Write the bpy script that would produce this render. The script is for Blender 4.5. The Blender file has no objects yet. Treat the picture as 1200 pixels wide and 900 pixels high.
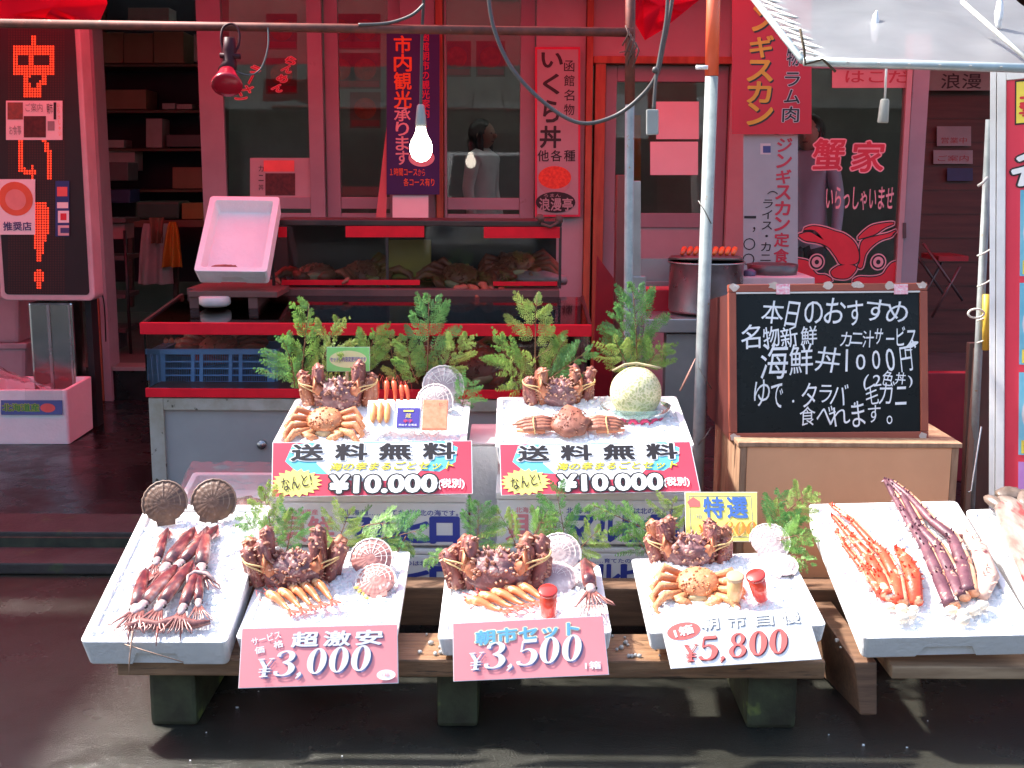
import bpy, bmesh, math, random
from mathutils import Vector, Matrix, noise
R = math.radians
V = Vector
sc = bpy.context.scene
col = sc.collection

# ------------------------------------------------------------------ camera, sky, sun, exposure
FPX, TILT, ROLL = 1400.0, 10.0, 0.3
CAM = V((0, 0, 1.5))
CM = Matrix.Rotation(R(90 - TILT), 3, 'X') @ Matrix.Rotation(R(ROLL), 3, 'Z')
cd = bpy.data.cameras.new('camera'); cam = bpy.data.objects.new('camera', cd); col.objects.link(cam)
cd.sensor_width = 36; cd.lens = FPX / 1200 * 36; cd.clip_start = .05; cd.clip_end = 500
cam.matrix_world = Matrix.Translation(CAM) @ CM.to_4x4()
sc.camera = cam
SUN = V((-.74, .25, 1.0)).normalized()          # towards the sun
w = bpy.data.worlds.new('World'); sc.world = w; w.use_nodes = True
bg = w.node_tree.nodes['Background']; sk = w.node_tree.nodes.new('ShaderNodeTexSky')
sk.sky_type = 'NISHITA'; sk.sun_disc = False
sk.sun_elevation = math.asin(SUN.z); sk.sun_rotation = math.atan2(SUN.x, SUN.y)
sk.dust_density = 2.5; sk.air_density = 1.0
w.node_tree.links.new(sk.outputs[0], bg.inputs[0]); bg.inputs[1].default_value = .15
sl = bpy.data.lights.new('sun', 'SUN'); sl.energy = 4.0; sl.angle = R(3); sl.color = (1, .95, .88)
so = bpy.data.objects.new('sun', sl); col.objects.link(so); so.rotation_euler = (-SUN).to_track_quat('-Z', 'Y').to_euler()
so.location = (-8, 3, 10)
sc.view_settings.view_transform = 'Standard'; sc.view_settings.look = 'None'; sc.view_settings.gamma = 1
sc.view_settings.exposure = 1.6
sc.cycles.use_denoising = True; sc.cycles.max_bounces = 10; sc.cycles.transparent_max_bounces = 24
sc.cycles.diffuse_bounces = 5; sc.cycles.sample_clamp_indirect = 6; sc.cycles.caustics_reflective = False; sc.cycles.caustics_refractive = False

# ------------------------------------------------------------------ helpers
def ray(px, py): return CM @ V(((px - 600) / FPX, (450 - py) / FPX, -1))
def at(px, py, Y):                                # the point at depth Y seen at a pixel of the photograph
    d = ray(px, py); return CAM + d * (Y / d.y)
def atz(px, py, z):
    d = ray(px, py); return CAM + d * ((z - CAM.z) / d.z)
def on(px, py, M):                                # the same on the plane of a frame, in the frame's coordinates
    d = ray(px, py); n = M.col[2].xyz
    return M.inverted() @ (CAM + d * ((M.translation - CAM).dot(n) / d.dot(n)))
def frame(o, x, y):
    x = x.normalized(); z = x.cross(y).normalized(); y = z.cross(x)
    M = Matrix.Identity(4)
    for i, a in enumerate((x, y, z)):
        for j in range(3): M[j][i] = a[j]
    for j in range(3): M[j][3] = o[j]
    return M
def T(x, y=0, z=0):
    return Matrix.Translation(x if isinstance(x, Vector) else V((x, y, z)))
def RX(a): return Matrix.Rotation(R(a), 4, 'X')
def RY(a): return Matrix.Rotation(R(a), 4, 'Y')
def RZ(a): return Matrix.Rotation(R(a), 4, 'Z')
def S(x, y=None, z=None):
    if y is None: y = z = x
    return Matrix.Diagonal((x, y, z, 1))
X, Yv, Z = V((1, 0, 0)), V((0, 1, 0)), V((0, 0, 1))
def face(px, py, Y): return frame(at(px, py, Y), X, Z)          # an upright plane facing the street

WM = {}
def props(o, label=None, cat=None, group=None, kind=None):
    if label: o['label'] = label
    if cat: o['category'] = cat
    if group: o['group'] = group
    if kind: o['kind'] = kind
    return o
def thing(name, label, cat, M=None, group=None):
    M = M or Matrix.Identity(4)
    o = bpy.data.objects.new(name, None); col.objects.link(o); o.empty_display_size = .05
    o.matrix_world = M; WM[o.name] = M.copy()
    return props(o, label, cat, group)

class MB:
    def __init__(s): s.v, s.f, s.s = [], [], []
    def add(s, vs, fs, smooth=False, M=None):
        b = len(s.v)
        s.v += [(M @ V(v)) if M is not None else V(v) for v in vs]
        s.f += [tuple(i + b for i in f) for f in fs]; s.s += [smooth] * len(fs)
        return s
    def box(s, x0, x1, y0, y1, z0, z1, M=None):
        if x0 > x1: x0, x1 = x1, x0
        if y0 > y1: y0, y1 = y1, y0
        if z0 > z1: z0, z1 = z1, z0
        vs = [(x, y, z) for z in (z0, z1) for y in (y0, y1) for x in (x0, x1)]
        return s.add(vs, [(0, 2, 3, 1), (4, 5, 7, 6), (0, 1, 5, 4), (2, 6, 7, 3), (0, 4, 6, 2), (1, 3, 7, 5)], False, M)
    def rect(s, r, M, z=0.0, t=0.0):               # pixel rectangle on a frame's plane; t > 0 makes a slab below z
        x0, y0, x1, y1 = r
        c = [on(px, py, M) for px, py in ((x0, y1), (x1, y1), (x1, y0), (x0, y0))]
        return s.poly([(p.x, p.y) for p in c], z - t, z, M)
    def poly(s, pts, z0, z1, M=None):
        n = len(pts)
        if z1 - z0 < 1e-6: return s.add([(x, y, z1) for x, y in pts], [tuple(range(n))], False, M)
        vs = [(x, y, z0) for x, y in pts] + [(x, y, z1) for x, y in pts]
        fs = [tuple(range(n - 1, -1, -1)), tuple(range(n, 2 * n))] + [(i, (i + 1) % n, n + (i + 1) % n, n + i) for i in range(n)]
        return s.add(vs, fs, False, M)
    def tube(s, pts, r, n=8, M=None, smooth=True, flat=1.0):
        pts = [V(p) for p in pts]; k = len(pts)
        rs = r if isinstance(r, (list, tuple)) else [r] * k
        vs, fs = [], []; up = None
        for i, p in enumerate(pts):
            t = (pts[min(i + 1, k - 1)] - pts[max(i - 1, 0)]).normalized()
            if up is None: up = Z if abs(t.z) < .9 else X
            a = t.cross(up)
            if a.length < 1e-4: a = t.cross(X + Yv * .3)
            a.normalize(); b = a.cross(t).normalized(); up = b
            for j in range(n):
                q = 2 * math.pi * j / n
                vs.append(p + a * (math.cos(q) * rs[i]) + b * (math.sin(q) * rs[i] * flat))
        for i in range(k - 1):
            for j in range(n):
                fs.append((i * n + j, i * n + (j + 1) % n, (i + 1) * n + (j + 1) % n, (i + 1) * n + j))
        fs += [tuple(range(n))[::-1], tuple(range((k - 1) * n, k * n))]
        return s.add(vs, fs, smooth, M)
    def lathe(s, prof, n=24, M=None, smooth=True):
        k = len(prof); vs = []; fs = []
        for r, z in prof:
            for j in range(n):
                q = 2 * math.pi * j / n; vs.append((r * math.cos(q), r * math.sin(q), z))
        for i in range(k - 1):
            for j in range(n): fs.append((i * n + j, i * n + (j + 1) % n, (i + 1) * n + (j + 1) % n, (i + 1) * n + j))
        fs += [tuple(range(n))[::-1], tuple(range((k - 1) * n, k * n))]
        return s.add(vs, fs, smooth, M)
    def blob(s, rx, ry, rz, M=None, u=20, v=12, amp=0.0, fr=3.0, seed=0, fn=None):
        vs, fs = [], []
        for i in range(v + 1):
            th = math.pi * i / v
            for j in range(u):
                ph = 2 * math.pi * j / u
                d = V((math.sin(th) * math.cos(ph), math.sin(th) * math.sin(ph), math.cos(th)))
                k = 1 + amp * noise.noise(d * fr + V((seed * 7.1, seed * 3.3, 0)))
                if fn: k *= fn(d)
                vs.append((d.x * rx * k, d.y * ry * k, d.z * rz * k))
        for i in range(v):
            for j in range(u): fs.append((i * u + j, (i + 1) * u + j, (i + 1) * u + (j + 1) % u, i * u + (j + 1) % u))
        return s.add(vs, fs, True, M)
    def mesh(s, name, mat, M=None, bev=0):
        me = bpy.data.meshes.new(name)
        vs = [M @ v for v in s.v] if M is not None else s.v
        me.from_pydata([tuple(v) for v in vs], [], s.f); me.update()
        me.polygons.foreach_set('use_smooth', s.s)
        if bev or any(len(f) > 4 for f in s.f) or True:
            bm = bmesh.new(); bm.from_mesh(me)
            if bev:
                bmesh.ops.recalc_face_normals(bm, faces=bm.faces)
                es = [e for e in bm.edges if len(e.link_faces) == 2 and e.calc_face_angle(0) > .5]
                bmesh.ops.bevel(bm, geom=es, offset=bev, segments=2, affect='EDGES', profile=.6, clamp_overlap=True)
            bm.to_mesh(me); bm.free()
        if mat: me.materials.append(mat)
        return me
    def build(s, name, mat, parent, W=False, bev=0, label=None):
        P = WM[parent.name]
        o = bpy.data.objects.new(name, s.mesh(name, mat, P.inverted() if W else None, bev)); col.objects.link(o)
        o.parent = parent; WM[o.name] = P
        if label: o['label'] = label
        return o
    def solo(s, name, mat, label, cat, group=None, kind=None, W=True, M=None, bev=0):
        if W:
            c = sum(s.v, V()) / len(s.v); c.z = min(v.z for v in s.v); M = T(c)
            me = s.mesh(name, mat, M.inverted(), bev)
        else: me = s.mesh(name, mat, None, bev)
        o = bpy.data.objects.new(name, me); col.objects.link(o); o.matrix_world = M; WM[o.name] = M.copy()
        return props(o, label, cat, group, kind)

def dup(root, M, label, group=None):
    r = root.copy(); col.objects.link(r); r.matrix_world = M; r['label'] = label; WM[r.name] = M.copy()
    if group: r['group'] = group
    for c in root.children:
        d = c.copy(); col.objects.link(d); d.parent = r
        for g in c.children:
            e = g.copy(); col.objects.link(e); e.parent = d
    return r
def place(root, M, label=None):
    root.matrix_world = M; WM[root.name] = M.copy()
    if label: root['label'] = label
    return root

# ------------------------------------------------------------------ materials
MAT = {}
def mat(name, c, rough=.5, metal=0, c2=None, sc_=6, bump=0, bsc=40, spots=None, ssc=30, spt=.62, coat=0, emit=None, es=1, trans=0, spec=.5, c3=None, stretch=None, detail=6, wear=0):
    if name in MAT: return MAT[name]
    m = bpy.data.materials.new(name); m.use_nodes = True; MAT[name] = m
    N, L = m.node_tree.nodes, m.node_tree.links
    b = N['Principled BSDF']; b.inputs['Roughness'].default_value = rough; b.inputs['Metallic'].default_value = metal
    b.inputs['Specular IOR Level'].default_value = spec; b.inputs['Coat Weight'].default_value = coat
    tc = N.new('ShaderNodeTexCoord'); mp = N.new('ShaderNodeMapping'); L.new(tc.outputs['Object'], mp.inputs[0])
    if stretch: mp.inputs['Scale'].default_value = stretch
    def nz(scale, det=detail):
        n = N.new('ShaderNodeTexNoise'); n.inputs['Scale'].default_value = scale; n.inputs['Detail'].default_value = det; n.inputs['Roughness'].default_value = .6
        L.new(mp.outputs[0], n.inputs['Vector']); return n
    rgba = (*c, 1)
    b.inputs['Base Color'].default_value = rgba
    out = None
    c2 = c2 or tuple(x * .82 for x in c)
    if c2:
        n = nz(sc_); r = N.new('ShaderNodeValToRGB'); r.color_ramp.elements[0].position = .35; r.color_ramp.elements[1].position = .65
        r.color_ramp.elements[0].color = (*c2, 1); r.color_ramp.elements[1].color = rgba
        if c3:
            e = r.color_ramp.elements.new(.8); e.color = (*c3, 1)
        L.new(n.outputs[0], r.inputs[0]); out = r.outputs[0]
    if spots:
        n = nz(ssc, 3); r = N.new('ShaderNodeValToRGB'); r.color_ramp.elements[0].position = spt; r.color_ramp.elements[1].position = spt + .06
        r.color_ramp.elements[0].color = (0, 0, 0, 1); r.color_ramp.elements[1].color = (1, 1, 1, 1); L.new(n.outputs[0], r.inputs[0])
        mx = N.new('ShaderNodeMix'); mx.data_type = 'RGBA'; L.new(r.outputs[0], mx.inputs[0]); L.new(out, mx.inputs[6]); mx.inputs[7].default_value = (*spots, 1); out = mx.outputs[2]
    L.new(out, b.inputs['Base Color'])
    if wear:
        n = nz(sc_ * 2.3); mr = N.new('ShaderNodeMapRange'); mr.inputs[3].default_value = max(0, rough - wear); mr.inputs[4].default_value = min(1, rough + wear)
        mr.inputs[1].default_value = .3; mr.inputs[2].default_value = .7
        L.new(n.outputs[0], mr.inputs[0]); L.new(mr.outputs[0], b.inputs['Roughness'])
    if bump:
        n = nz(bsc); bp = N.new('ShaderNodeBump'); bp.inputs['Strength'].default_value = bump; bp.inputs['Distance'].default_value = .01
        L.new(n.outputs[0], bp.inputs['Height']); L.new(bp.outputs[0], b.inputs['Normal'])
    if emit: b.inputs['Emission Color'].default_value = (*emit, 1); b.inputs['Emission Strength'].default_value = es
    if trans:
        t = N.new('ShaderNodeBsdfTranslucent'); L.new(out, t.inputs[0]); ms = N.new('ShaderNodeMixShader'); ms.inputs[0].default_value = trans
        L.new(b.outputs[0], ms.inputs[1]); L.new(t.outputs[0], ms.inputs[2]); L.new(ms.outputs[0], N['Material Output'].inputs[0])
    return m
def glassmat(name, tint=(.9, .93, .92), rough=.02, refl=1.0, ior=1.45, film=0.0, fc=(.8, .8, .8)):
    if name in MAT: return MAT[name]
    m = bpy.data.materials.new(name); m.use_nodes = True; MAT[name] = m
    N, L = m.node_tree.nodes, m.node_tree.links; N.remove(N['Principled BSDF'])
    t = N.new('ShaderNodeBsdfTransparent'); t.inputs[0].default_value = (*tint, 1)
    g = N.new('ShaderNodeBsdfGlossy'); g.inputs['Roughness'].default_value = rough; g.inputs[0].default_value = (refl, refl, refl, 1)
    f = N.new('ShaderNodeFresnel'); f.inputs[0].default_value = ior
    ms = N.new('ShaderNodeMixShader'); L.new(f.outputs[0], ms.inputs[0]); L.new(t.outputs[0], ms.inputs[1]); L.new(g.outputs[0], ms.inputs[2])
    out = ms
    if film:
        d = N.new('ShaderNodeBsdfDiffuse'); d.inputs[0].default_value = (*fc, 1)
        tl = N.new('ShaderNodeBsdfTranslucent'); tl.inputs[0].default_value = (*fc, 1); ad = N.new('ShaderNodeMixShader'); ad.inputs[0].default_value = .5
        L.new(d.outputs[0], ad.inputs[1]); L.new(tl.outputs[0], ad.inputs[2])
        n = N.new('ShaderNodeTexNoise'); n.inputs['Scale'].default_value = 9; n.inputs['Detail'].default_value = 8; tc = N.new('ShaderNodeTexCoord'); L.new(tc.outputs['Object'], n.inputs['Vector'])
        mr = N.new('ShaderNodeMapRange'); mr.inputs[1].default_value = .3; mr.inputs[2].default_value = .7; mr.inputs[3].default_value = film * .7; mr.inputs[4].default_value = min(1, film * 1.3); L.new(n.outputs[0], mr.inputs[0])
        m2 = N.new('ShaderNodeMixShader'); L.new(mr.outputs[0], m2.inputs[0]); L.new(ms.outputs[0], m2.inputs[1]); L.new(ad.outputs[0], m2.inputs[2]); out = m2
    L.new(out.outputs[0], N['Material Output'].inputs[0]); return m

foam = mat('styrofoam', (.86, .86, .85), .6, c2=(.8, .8, .8), bump=.35, bsc=55, spots=(.5, .42, .34), ssc=9, spt=.735)
icem = mat('ice', (.94, .95, .96), .3, c2=(.9, .92, .94), bump=.15, bsc=120, sc_=60, trans=.3)
red_tape = mat('red_tape', (.78, .008, .025), .45, sc_=12, bump=.05, spec=.25)
steel = mat('stainless', (.5, .5, .5), .3, .9, c2=(.38, .38, .39), sc_=5, wear=.12)
galv = mat('galvanised_pipe', (.33, .37, .365), .62, .12, c2=(.23, .265, .26), sc_=18, spots=(.28, .16, .08), ssc=26, spt=.68)
rusty = mat('rusty_pipe', (.2, .045, .03), .6, .2, c2=(.1, .03, .02), sc_=25, spots=(.3, .2, .16), ssc=40, spt=.68)
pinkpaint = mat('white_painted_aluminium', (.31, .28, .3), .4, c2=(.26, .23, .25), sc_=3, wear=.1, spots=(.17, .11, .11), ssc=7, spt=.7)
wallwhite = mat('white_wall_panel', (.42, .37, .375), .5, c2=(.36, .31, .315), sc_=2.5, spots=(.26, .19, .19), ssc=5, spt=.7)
woodpost = mat('stained_post', (.42, .14, .06), .55, c2=(.27, .075, .035), sc_=7, stretch=(4, 4, .5), bump=.1)
darkwood = mat('dark_wood', (.07, .03, .02), .5, c2=(.035, .018, .012), sc_=6, stretch=(1, 1, 5))
plankwood = mat('wet_plank', (.3, .17, .09), .5, c2=(.16, .085, .045), sc_=7, stretch=(.8, 7, 7), bump=.2, bsc=30, wear=.25, spots=(.07, .045, .03), ssc=9, spt=.64)
beamwood = mat('weathered_beam', (.22, .12, .07), .6, c2=(.12, .065, .04), sc_=8, stretch=(.7, 6, 9), bump=.2, bsc=30)
mosswood = mat('mossy_block', (.075, .085, .04), .6, c2=(.035, .03, .016), sc_=9, bump=.35, bsc=25, spots=(.17, .2, .05), ssc=9, spt=.6)
plyfront = mat('painted_plywood', (.8, .4, .21), .6, c2=(.72, .35, .18), sc_=3, spots=(.4, .17, .08), ssc=50, spt=.78, bump=.05)
plyside = mat('raw_plywood', (.42, .25, .15), .7, c2=(.26, .14, .08), sc_=8, stretch=(5, 5, .8), bump=.1)
black = mat('black_plastic', (.015, .015, .016), .45)
greycab = mat('grey_cabinet_paint', (.36, .36, .35), .5, c2=(.3, .3, .29), sc_=2.5, spots=(.2, .17, .13), ssc=14, spt=.72)
worn = mat('chipped_frame_paint', (.42, .4, .35), .6, c2=(.3, .27, .2), sc_=10, spots=(.06, .05, .03), ssc=24, spt=.63)
darkmetal = mat('dark_case_trim', (.06, .035, .03), .4, .3, c2=(.03, .02, .02), sc_=8)
pane = glassmat('pane', (.86, .88, .87), ior=1.38); casepane = glassmat('case_pane', (.86, .87, .86), .03, ior=1.3)
filmclear = glassmat('clear_film', (.93, .95, .95), .12, film=.09)
paper = mat('printed_paper', (.86, .84, .82), .55, c2=(.82, .8, .78))
pinkpaper = mat('pink_card', (.86, .3, .32), .55, c2=(.84, .27, .29), sc_=3)
redcard = mat('red_card', (.78, .06, .1), .45, c2=(.72, .05, .085), sc_=3)
yellowcard = mat('yellow_card', (.9, .82, .18), .5, c2=(.88, .78, .16))
cyanink = mat('cyan_ink', (.15, .62, .7), .5); yellowink = mat('yellow_ink', (.9, .75, .06), .5)
blackink = mat('black_ink', (.018, .012, .014), .5); whiteink = mat('white_ink', (.88, .88, .87), .5)
blueink = mat('blue_ink', (.045, .07, .42), .5); redink = mat('red_ink', (.72, .03, .05), .5); orangeink = mat('orange_ink', (.86, .25, .03), .5)
pinkink = mat('pink_ink', (.82, .3, .36), .5); shadowink = mat('slate_ink', (.2, .2, .38), .5); skyink = mat('sky_blue_ink', (.16, .48, .82), .5)
coralink = mat('coral_ink', (.86, .16, .14), .5); chalk = mat('chalk_marker', (.85, .87, .88), .7); creamink = mat('cream_ink', (.92, .9, .6), .5); greyink = mat('grey_ink', (.3, .3, .3), .5)

# ------------------------------------------------------------------ lettering
GC = {}
def glyph(body, off):
    k = (body, off)
    if k in GC: return GC[k]
    c = bpy.data.curves.new('lettering', 'FONT'); c.body = body; c.size = 1; c.resolution_u = 3
    o = bpy.data.objects.new('lettering', c); col.objects.link(o)
    m = bpy.data.meshes.new_from_object(o.evaluated_get(bpy.context.evaluated_depsgraph_get()))
    bpy.data.objects.remove(o); bpy.data.curves.remove(c)
    vs = [v.co.to_2d() for v in m.vertices]; fs = [tuple(p.vertices) for p in m.polygons]
    bpy.data.meshes.remove(m)
    vs = [V((v.x, v.y, 0)) for v in vs]
    if off > .001:                                  # heavier strokes: copies of the character set round a small ring
        n, nv = (12 if off > .03 else 8), len(vs); base, bf = vs, fs; vs, fs = [], []
        for i in range(n + 1):
            a = 2 * math.pi * i / n; d = V((math.cos(a), math.sin(a), 0)) * (off if i < n else 0)
            vs += [v + d + V((0, 0, i)) for v in base]; fs += [tuple(q + i * nv for q in f) for f in bf]
    GC[k] = (vs, fs); return GC[k]
def fit(vs, off=0):
    x0 = min(v.x for v in vs) + off; x1 = max(v.x for v in vs) - off; y0 = min(v.y for v in vs) + off; y1 = max(v.y for v in vs) - off
    return x0, x1, y0, y1
def text(body, M, cx, cy, w, h, m, parent, off=0.0, z=.0015, shear=0.0, rot=0.0, vertical=False, jit=0.0, seed=1, halo=None, hoff=.05, dx=0, dy=0, name='lettering', space=.86):
    rnd = random.Random(seed); b = MB()
    if halo: text(body, M, cx, cy, w, h, halo, parent, hoff, z - .0009, shear, rot, vertical, jit, seed, dx=dx, dy=dy, name='lettering_outline', space=space)
    RR = Matrix.Rotation(R(rot), 2)
    def put(vs, fs, bx, ox, oy, W, H, r2=None):
        x0, x1, y0, y1 = bx; sx, sy = W / max(x1 - x0, 1e-4), H / max(y1 - y0, 1e-4)
        out = []
        for v in vs:
            p = V(((v.x - (x0 + x1) / 2) * sx, (v.y - (y0 + y1) / 2) * sy))
            if r2: p = r2 @ p
            p += V((ox, oy)); p.x += shear * p.y
            p = RR @ p
            out.append((p.x + cx + dx, p.y + cy + dy, z + v.z * 2.5e-5))
        b.add(out, fs, False, M)
    if vertical or jit:
        n = len(body); full = glyph('国', 0)[0]; fx0, fx1, fy0, fy1 = fit(full); em = (fx1 - fx0) * 1.04
        for i, ch in enumerate(body):
            if ch in ' 　': continue
            vs, fs = glyph(ch, off); base = glyph(ch, 0)[0]; bx = fit(base)
            if vertical: cw, chh = w, h / n * space
            else: cw, chh = w / n * 1.0, h
            # keep the character's own size inside its em square
            ew, eh = (bx[1] - bx[0]) / em, (bx[3] - bx[2]) / em
            ox = ((bx[0] + bx[1]) / 2 - (fx0 + fx1) / 2) / em * cw if ch not in '0123456789(),.!。、' else 0
            oy = ((bx[2] + bx[3]) / 2 - (fy0 + fy1) / 2) / em * chh
            W_, H_ = ew * cw, eh * chh
            if ch in '0123456789(' or ch == ')': W_ = ew * cw * 1.25
            r2 = None
            if ch == 'ー' and vertical: r2 = Matrix.Rotation(R(90), 2); W_, H_ = W_ * .9, H_
            if ch in '(（' and vertical: r2 = Matrix.Rotation(R(-90), 2)
            if jit: r2 = Matrix.Rotation(R(rnd.uniform(-7, 7) * jit + 2), 2); W_ *= rnd.uniform(1 - .16 * jit, 1 + .1 * jit); H_ *= rnd.uniform(1 - .14 * jit, 1 + .16 * jit)
            if vertical: put(vs, fs, bx, ox, h / 2 - (i + .5) * h / n + oy, W_, H_, r2)
            else: put(vs, fs, bx, -w / 2 + (i + .5) * w / n + ox + rnd.uniform(-.05, .05) * cw * jit, oy + rnd.uniform(-.05, .08) * h * jit, W_, H_, r2)
    else:
        vs, fs = glyph(body, off); put(vs, fs, fit(glyph(body, 0)[0]), 0, 0, w, h)
    return b.build(name, m, parent, True)
def textp(body, M, r, m, parent, **k):             # lettering that fills a pixel rectangle of a frame's plane
    x0, y0, x1, y1 = r; ym = (y0 + y1) / 2; xm = (x0 + x1) / 2
    a, b_, c, d = on(x0, ym, M), on(x1, ym, M), on(xm, y0, M), on(xm, y1, M); ce = on(xm, ym, M)
    return text(body, M, ce.x, ce.y, abs(b_.x - a.x), abs(c.y - d.y), m, parent, **k)

def smooth2(p, k=6):
    out = []
    for i in range(len(p) - 1):
        p0, p1, p2, p3 = p[max(i - 1, 0)], p[i], p[i + 1], p[min(i + 2, len(p) - 1)]
        for j in range(k):
            t = j / k
            out.append(tuple(.5 * (2 * b + (c - a) * t + (2 * a - 5 * b + 4 * c - d) * t * t + (3 * b - a - 3 * c + d) * t ** 3) for a, b, c, d in zip(p0, p1, p2, p3)))
    return out + [p[-1]]
SER = {'3': [[(.1, .77, .13), (.13, .89, .1), (.29, .97, .05), (.46, .88, .15), (.5, .74, .18), (.43, .6, .12), (.24, .53, .04)], [(.24, .53, .04), (.45, .46, .13), (.54, .28, .2), (.47, .1, .14), (.28, .02, .05), (.1, .08, .1), (.08, .2, .13)]],
       '5': [[(.15, .92, .13), (.56, .92, .13)], [(.15, .93, .05), (.125, .52, .05)], [(.13, .53, .04), (.3, .61, .06), (.47, .52, .14), (.53, .32, .2), (.46, .1, .14), (.28, .02, .05), (.1, .08, .1), (.07, .18, .12)]],
       ',': [[(.1, .07, .15), (.15, 0, .1), (.05, -.14, .03)]],
       '¥': [[(.08, .94, .15), (.31, .5, .15)], [(.55, .94, .05), (.33, .5, .06)], [(.31, .53, .16), (.31, .04, .16)], [(.08, .42, .055), (.55, .42, .055)], [(.08, .27, .055), (.55, .27, .055)], [(-.02, .95, .05), (.25, .95, .05)], [(.42, .95, .05), (.64, .95, .05)], [(.14, .03, .06), (.48, .03, .06)]]}
def ell(cx, cy, rx, ry, n=28): return [(cx + rx * math.cos(2 * math.pi * i / n), cy + ry * math.sin(2 * math.pi * i / n)) for i in range(n)]
def serif(body, M, x, y, h, m, parent, sh=.2, z=.0015, adv=.66, wide=1.0, z0=0, sizes=None):
    """heavy italic figures with thick and thin strokes; x, y is the lower left corner"""
    b = MB(); cx = 0
    def P(px, py, s_): return (x + (cx + px * s_) * h * wide + sh * py * s_ * h, y + py * h * s_)
    for q, ch in enumerate(body):
        s_ = (sizes or {}).get(ch, 1.0); k = 0
        if ch in '08':
            rings = [((.31, .5, .29, .51), (.31, .5, .1, .45))] if ch == '0' else [((.31, .745, .23, .26), (.31, .755, .1, .2)), ((.31, .26, .28, .27), (.31, .26, .13, .215))]
            for o_, i_ in rings:
                A, B = ell(*o_), ell(*i_); n = len(A); zz = z + k * .0002; k += 1
                b.add([(*P(*p, s_), zz) for p in A + B], [(i, (i + 1) % n, n + (i + 1) % n, n + i) for i in range(n)], False, M)
        else:
            for st in SER[ch]:
                pts = smooth2(st) if len(st) > 2 else st
                vs = []; zz = z + k * .0002; k += 1
                for i, p in enumerate(pts):
                    a, c = pts[max(i - 1, 0)], pts[min(i + 1, len(pts) - 1)]
                    t = V((c[0] - a[0], c[1] - a[1])); t.normalize(); nn = V((-t.y, t.x)) * p[2] / 2
                    vs += [(*P(p[0] + nn.x, p[1] + nn.y, s_), zz), (*P(p[0] - nn.x, p[1] - nn.y, s_), zz)]
                b.add(vs, [(2 * i, 2 * i + 1, 2 * i + 3, 2 * i + 2) for i in range(len(pts) - 1)], False, M)
                if ch in '3,' or st[0][2] > .11 and ch == '5' and len(st) > 3:
                    pass
        cx += (.3 if ch == ',' else adv) * s_
    return b.build('price_figures', m, parent, True)
def board_from(px4, Yt, Yb, th=.006):
    """frame, width, height and local corners of a flat board seen with these four corners (TL TR BR BL)"""
    TL, TR = at(*px4[0], Yt), at(*px4[1], Yt); BR, BL = at(*px4[2], Yb), at(*px4[3], Yb)
    M = frame((TL + TR + BR + BL) / 4, (TR - TL) + (BR - BL), (TL - BL) + (TR - BR))
    c = [M.inverted() @ p for p in (BL, BR, TR, TL)]
    return M, ((TR - TL).length + (BR - BL).length) / 2, ((TL - BL).length + (TR - BR).length) / 2, [(p.x, p.y) for p in c]

# ================================================================== SETTING
FY = 7.3                                            # depth of the shop front
asphalt = mat('wet_asphalt', (.042, .042, .034), .2, c2=(.021, .021, .017), sc_=1.4, bump=.5, bsc=190, wear=.2, c3=(.062, .061, .05), detail=10, spots=(.075, .072, .066), ssc=150, spt=.63)
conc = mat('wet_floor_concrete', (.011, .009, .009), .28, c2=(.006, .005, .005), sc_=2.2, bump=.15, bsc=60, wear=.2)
kerbm = mat('kerb_concrete', (.05, .042, .038), .6, c2=(.028, .023, .021), sc_=7, bump=.3, bsc=50, spots=(.05, .06, .03), ssc=12, spt=.62)
moss = mat('mossy_riser', (.045, .05, .03), .7, c2=(.02, .024, .015), sc_=14, bump=.3)
MB().add([(-60, -60, 0), (60, -60, 0), (60, 60, 0), (-60, 60, 0)], [(0, 1, 2, 3)]).solo('street', asphalt, 'wet dark asphalt street in front of the stall', 'street', kind='structure')
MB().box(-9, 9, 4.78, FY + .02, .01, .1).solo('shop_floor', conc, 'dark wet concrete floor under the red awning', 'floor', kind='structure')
k = MB(); k.box(-9, 9, 4.52, 4.778, .008, .105); k.solo('kerb', kerbm, 'raised concrete edge between the street and the shop floor', 'kerb', kind='structure', bev=.008)
MB().box(-9, 9, 4.50, 4.519, .006, .085).solo('kerb_riser', moss, 'dark mossy riser of the raised concrete edge', 'kerb', kind='structure')
MB().box(-9, 9, 4.30, 4.499, .004, .05).solo('kerb_step', kerbm, 'low worn concrete step along the street', 'kerb', kind='structure', bev=.008)

# ---- the shop: front wall, interior shell, sliding doors
bld = thing('shop_building', 'shop front with pale sliding glass doors and a dark open doorway behind the display case', 'building', T(0, FY, .1))
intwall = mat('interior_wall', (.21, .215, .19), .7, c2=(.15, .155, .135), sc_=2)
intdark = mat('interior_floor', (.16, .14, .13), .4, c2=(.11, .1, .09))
def fx(px, py=200): return at(px, py, FY).x
def fz(py, px=600): return at(px, py, FY).z
TOPZ = 3.45
xL = fx(120)
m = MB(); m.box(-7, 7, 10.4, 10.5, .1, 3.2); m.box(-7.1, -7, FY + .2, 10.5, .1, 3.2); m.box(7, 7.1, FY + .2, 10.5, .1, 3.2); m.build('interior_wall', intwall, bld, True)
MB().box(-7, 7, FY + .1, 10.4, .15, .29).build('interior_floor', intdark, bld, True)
m = MB(); m.box(-7.1, 7.1, FY + .16, 9.2, 3.2, 3.3); m.box(-7.1, 7.1, 10.2, 10.5, 3.2, 3.3); m.build('ceiling', intwall, bld, True)
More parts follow.
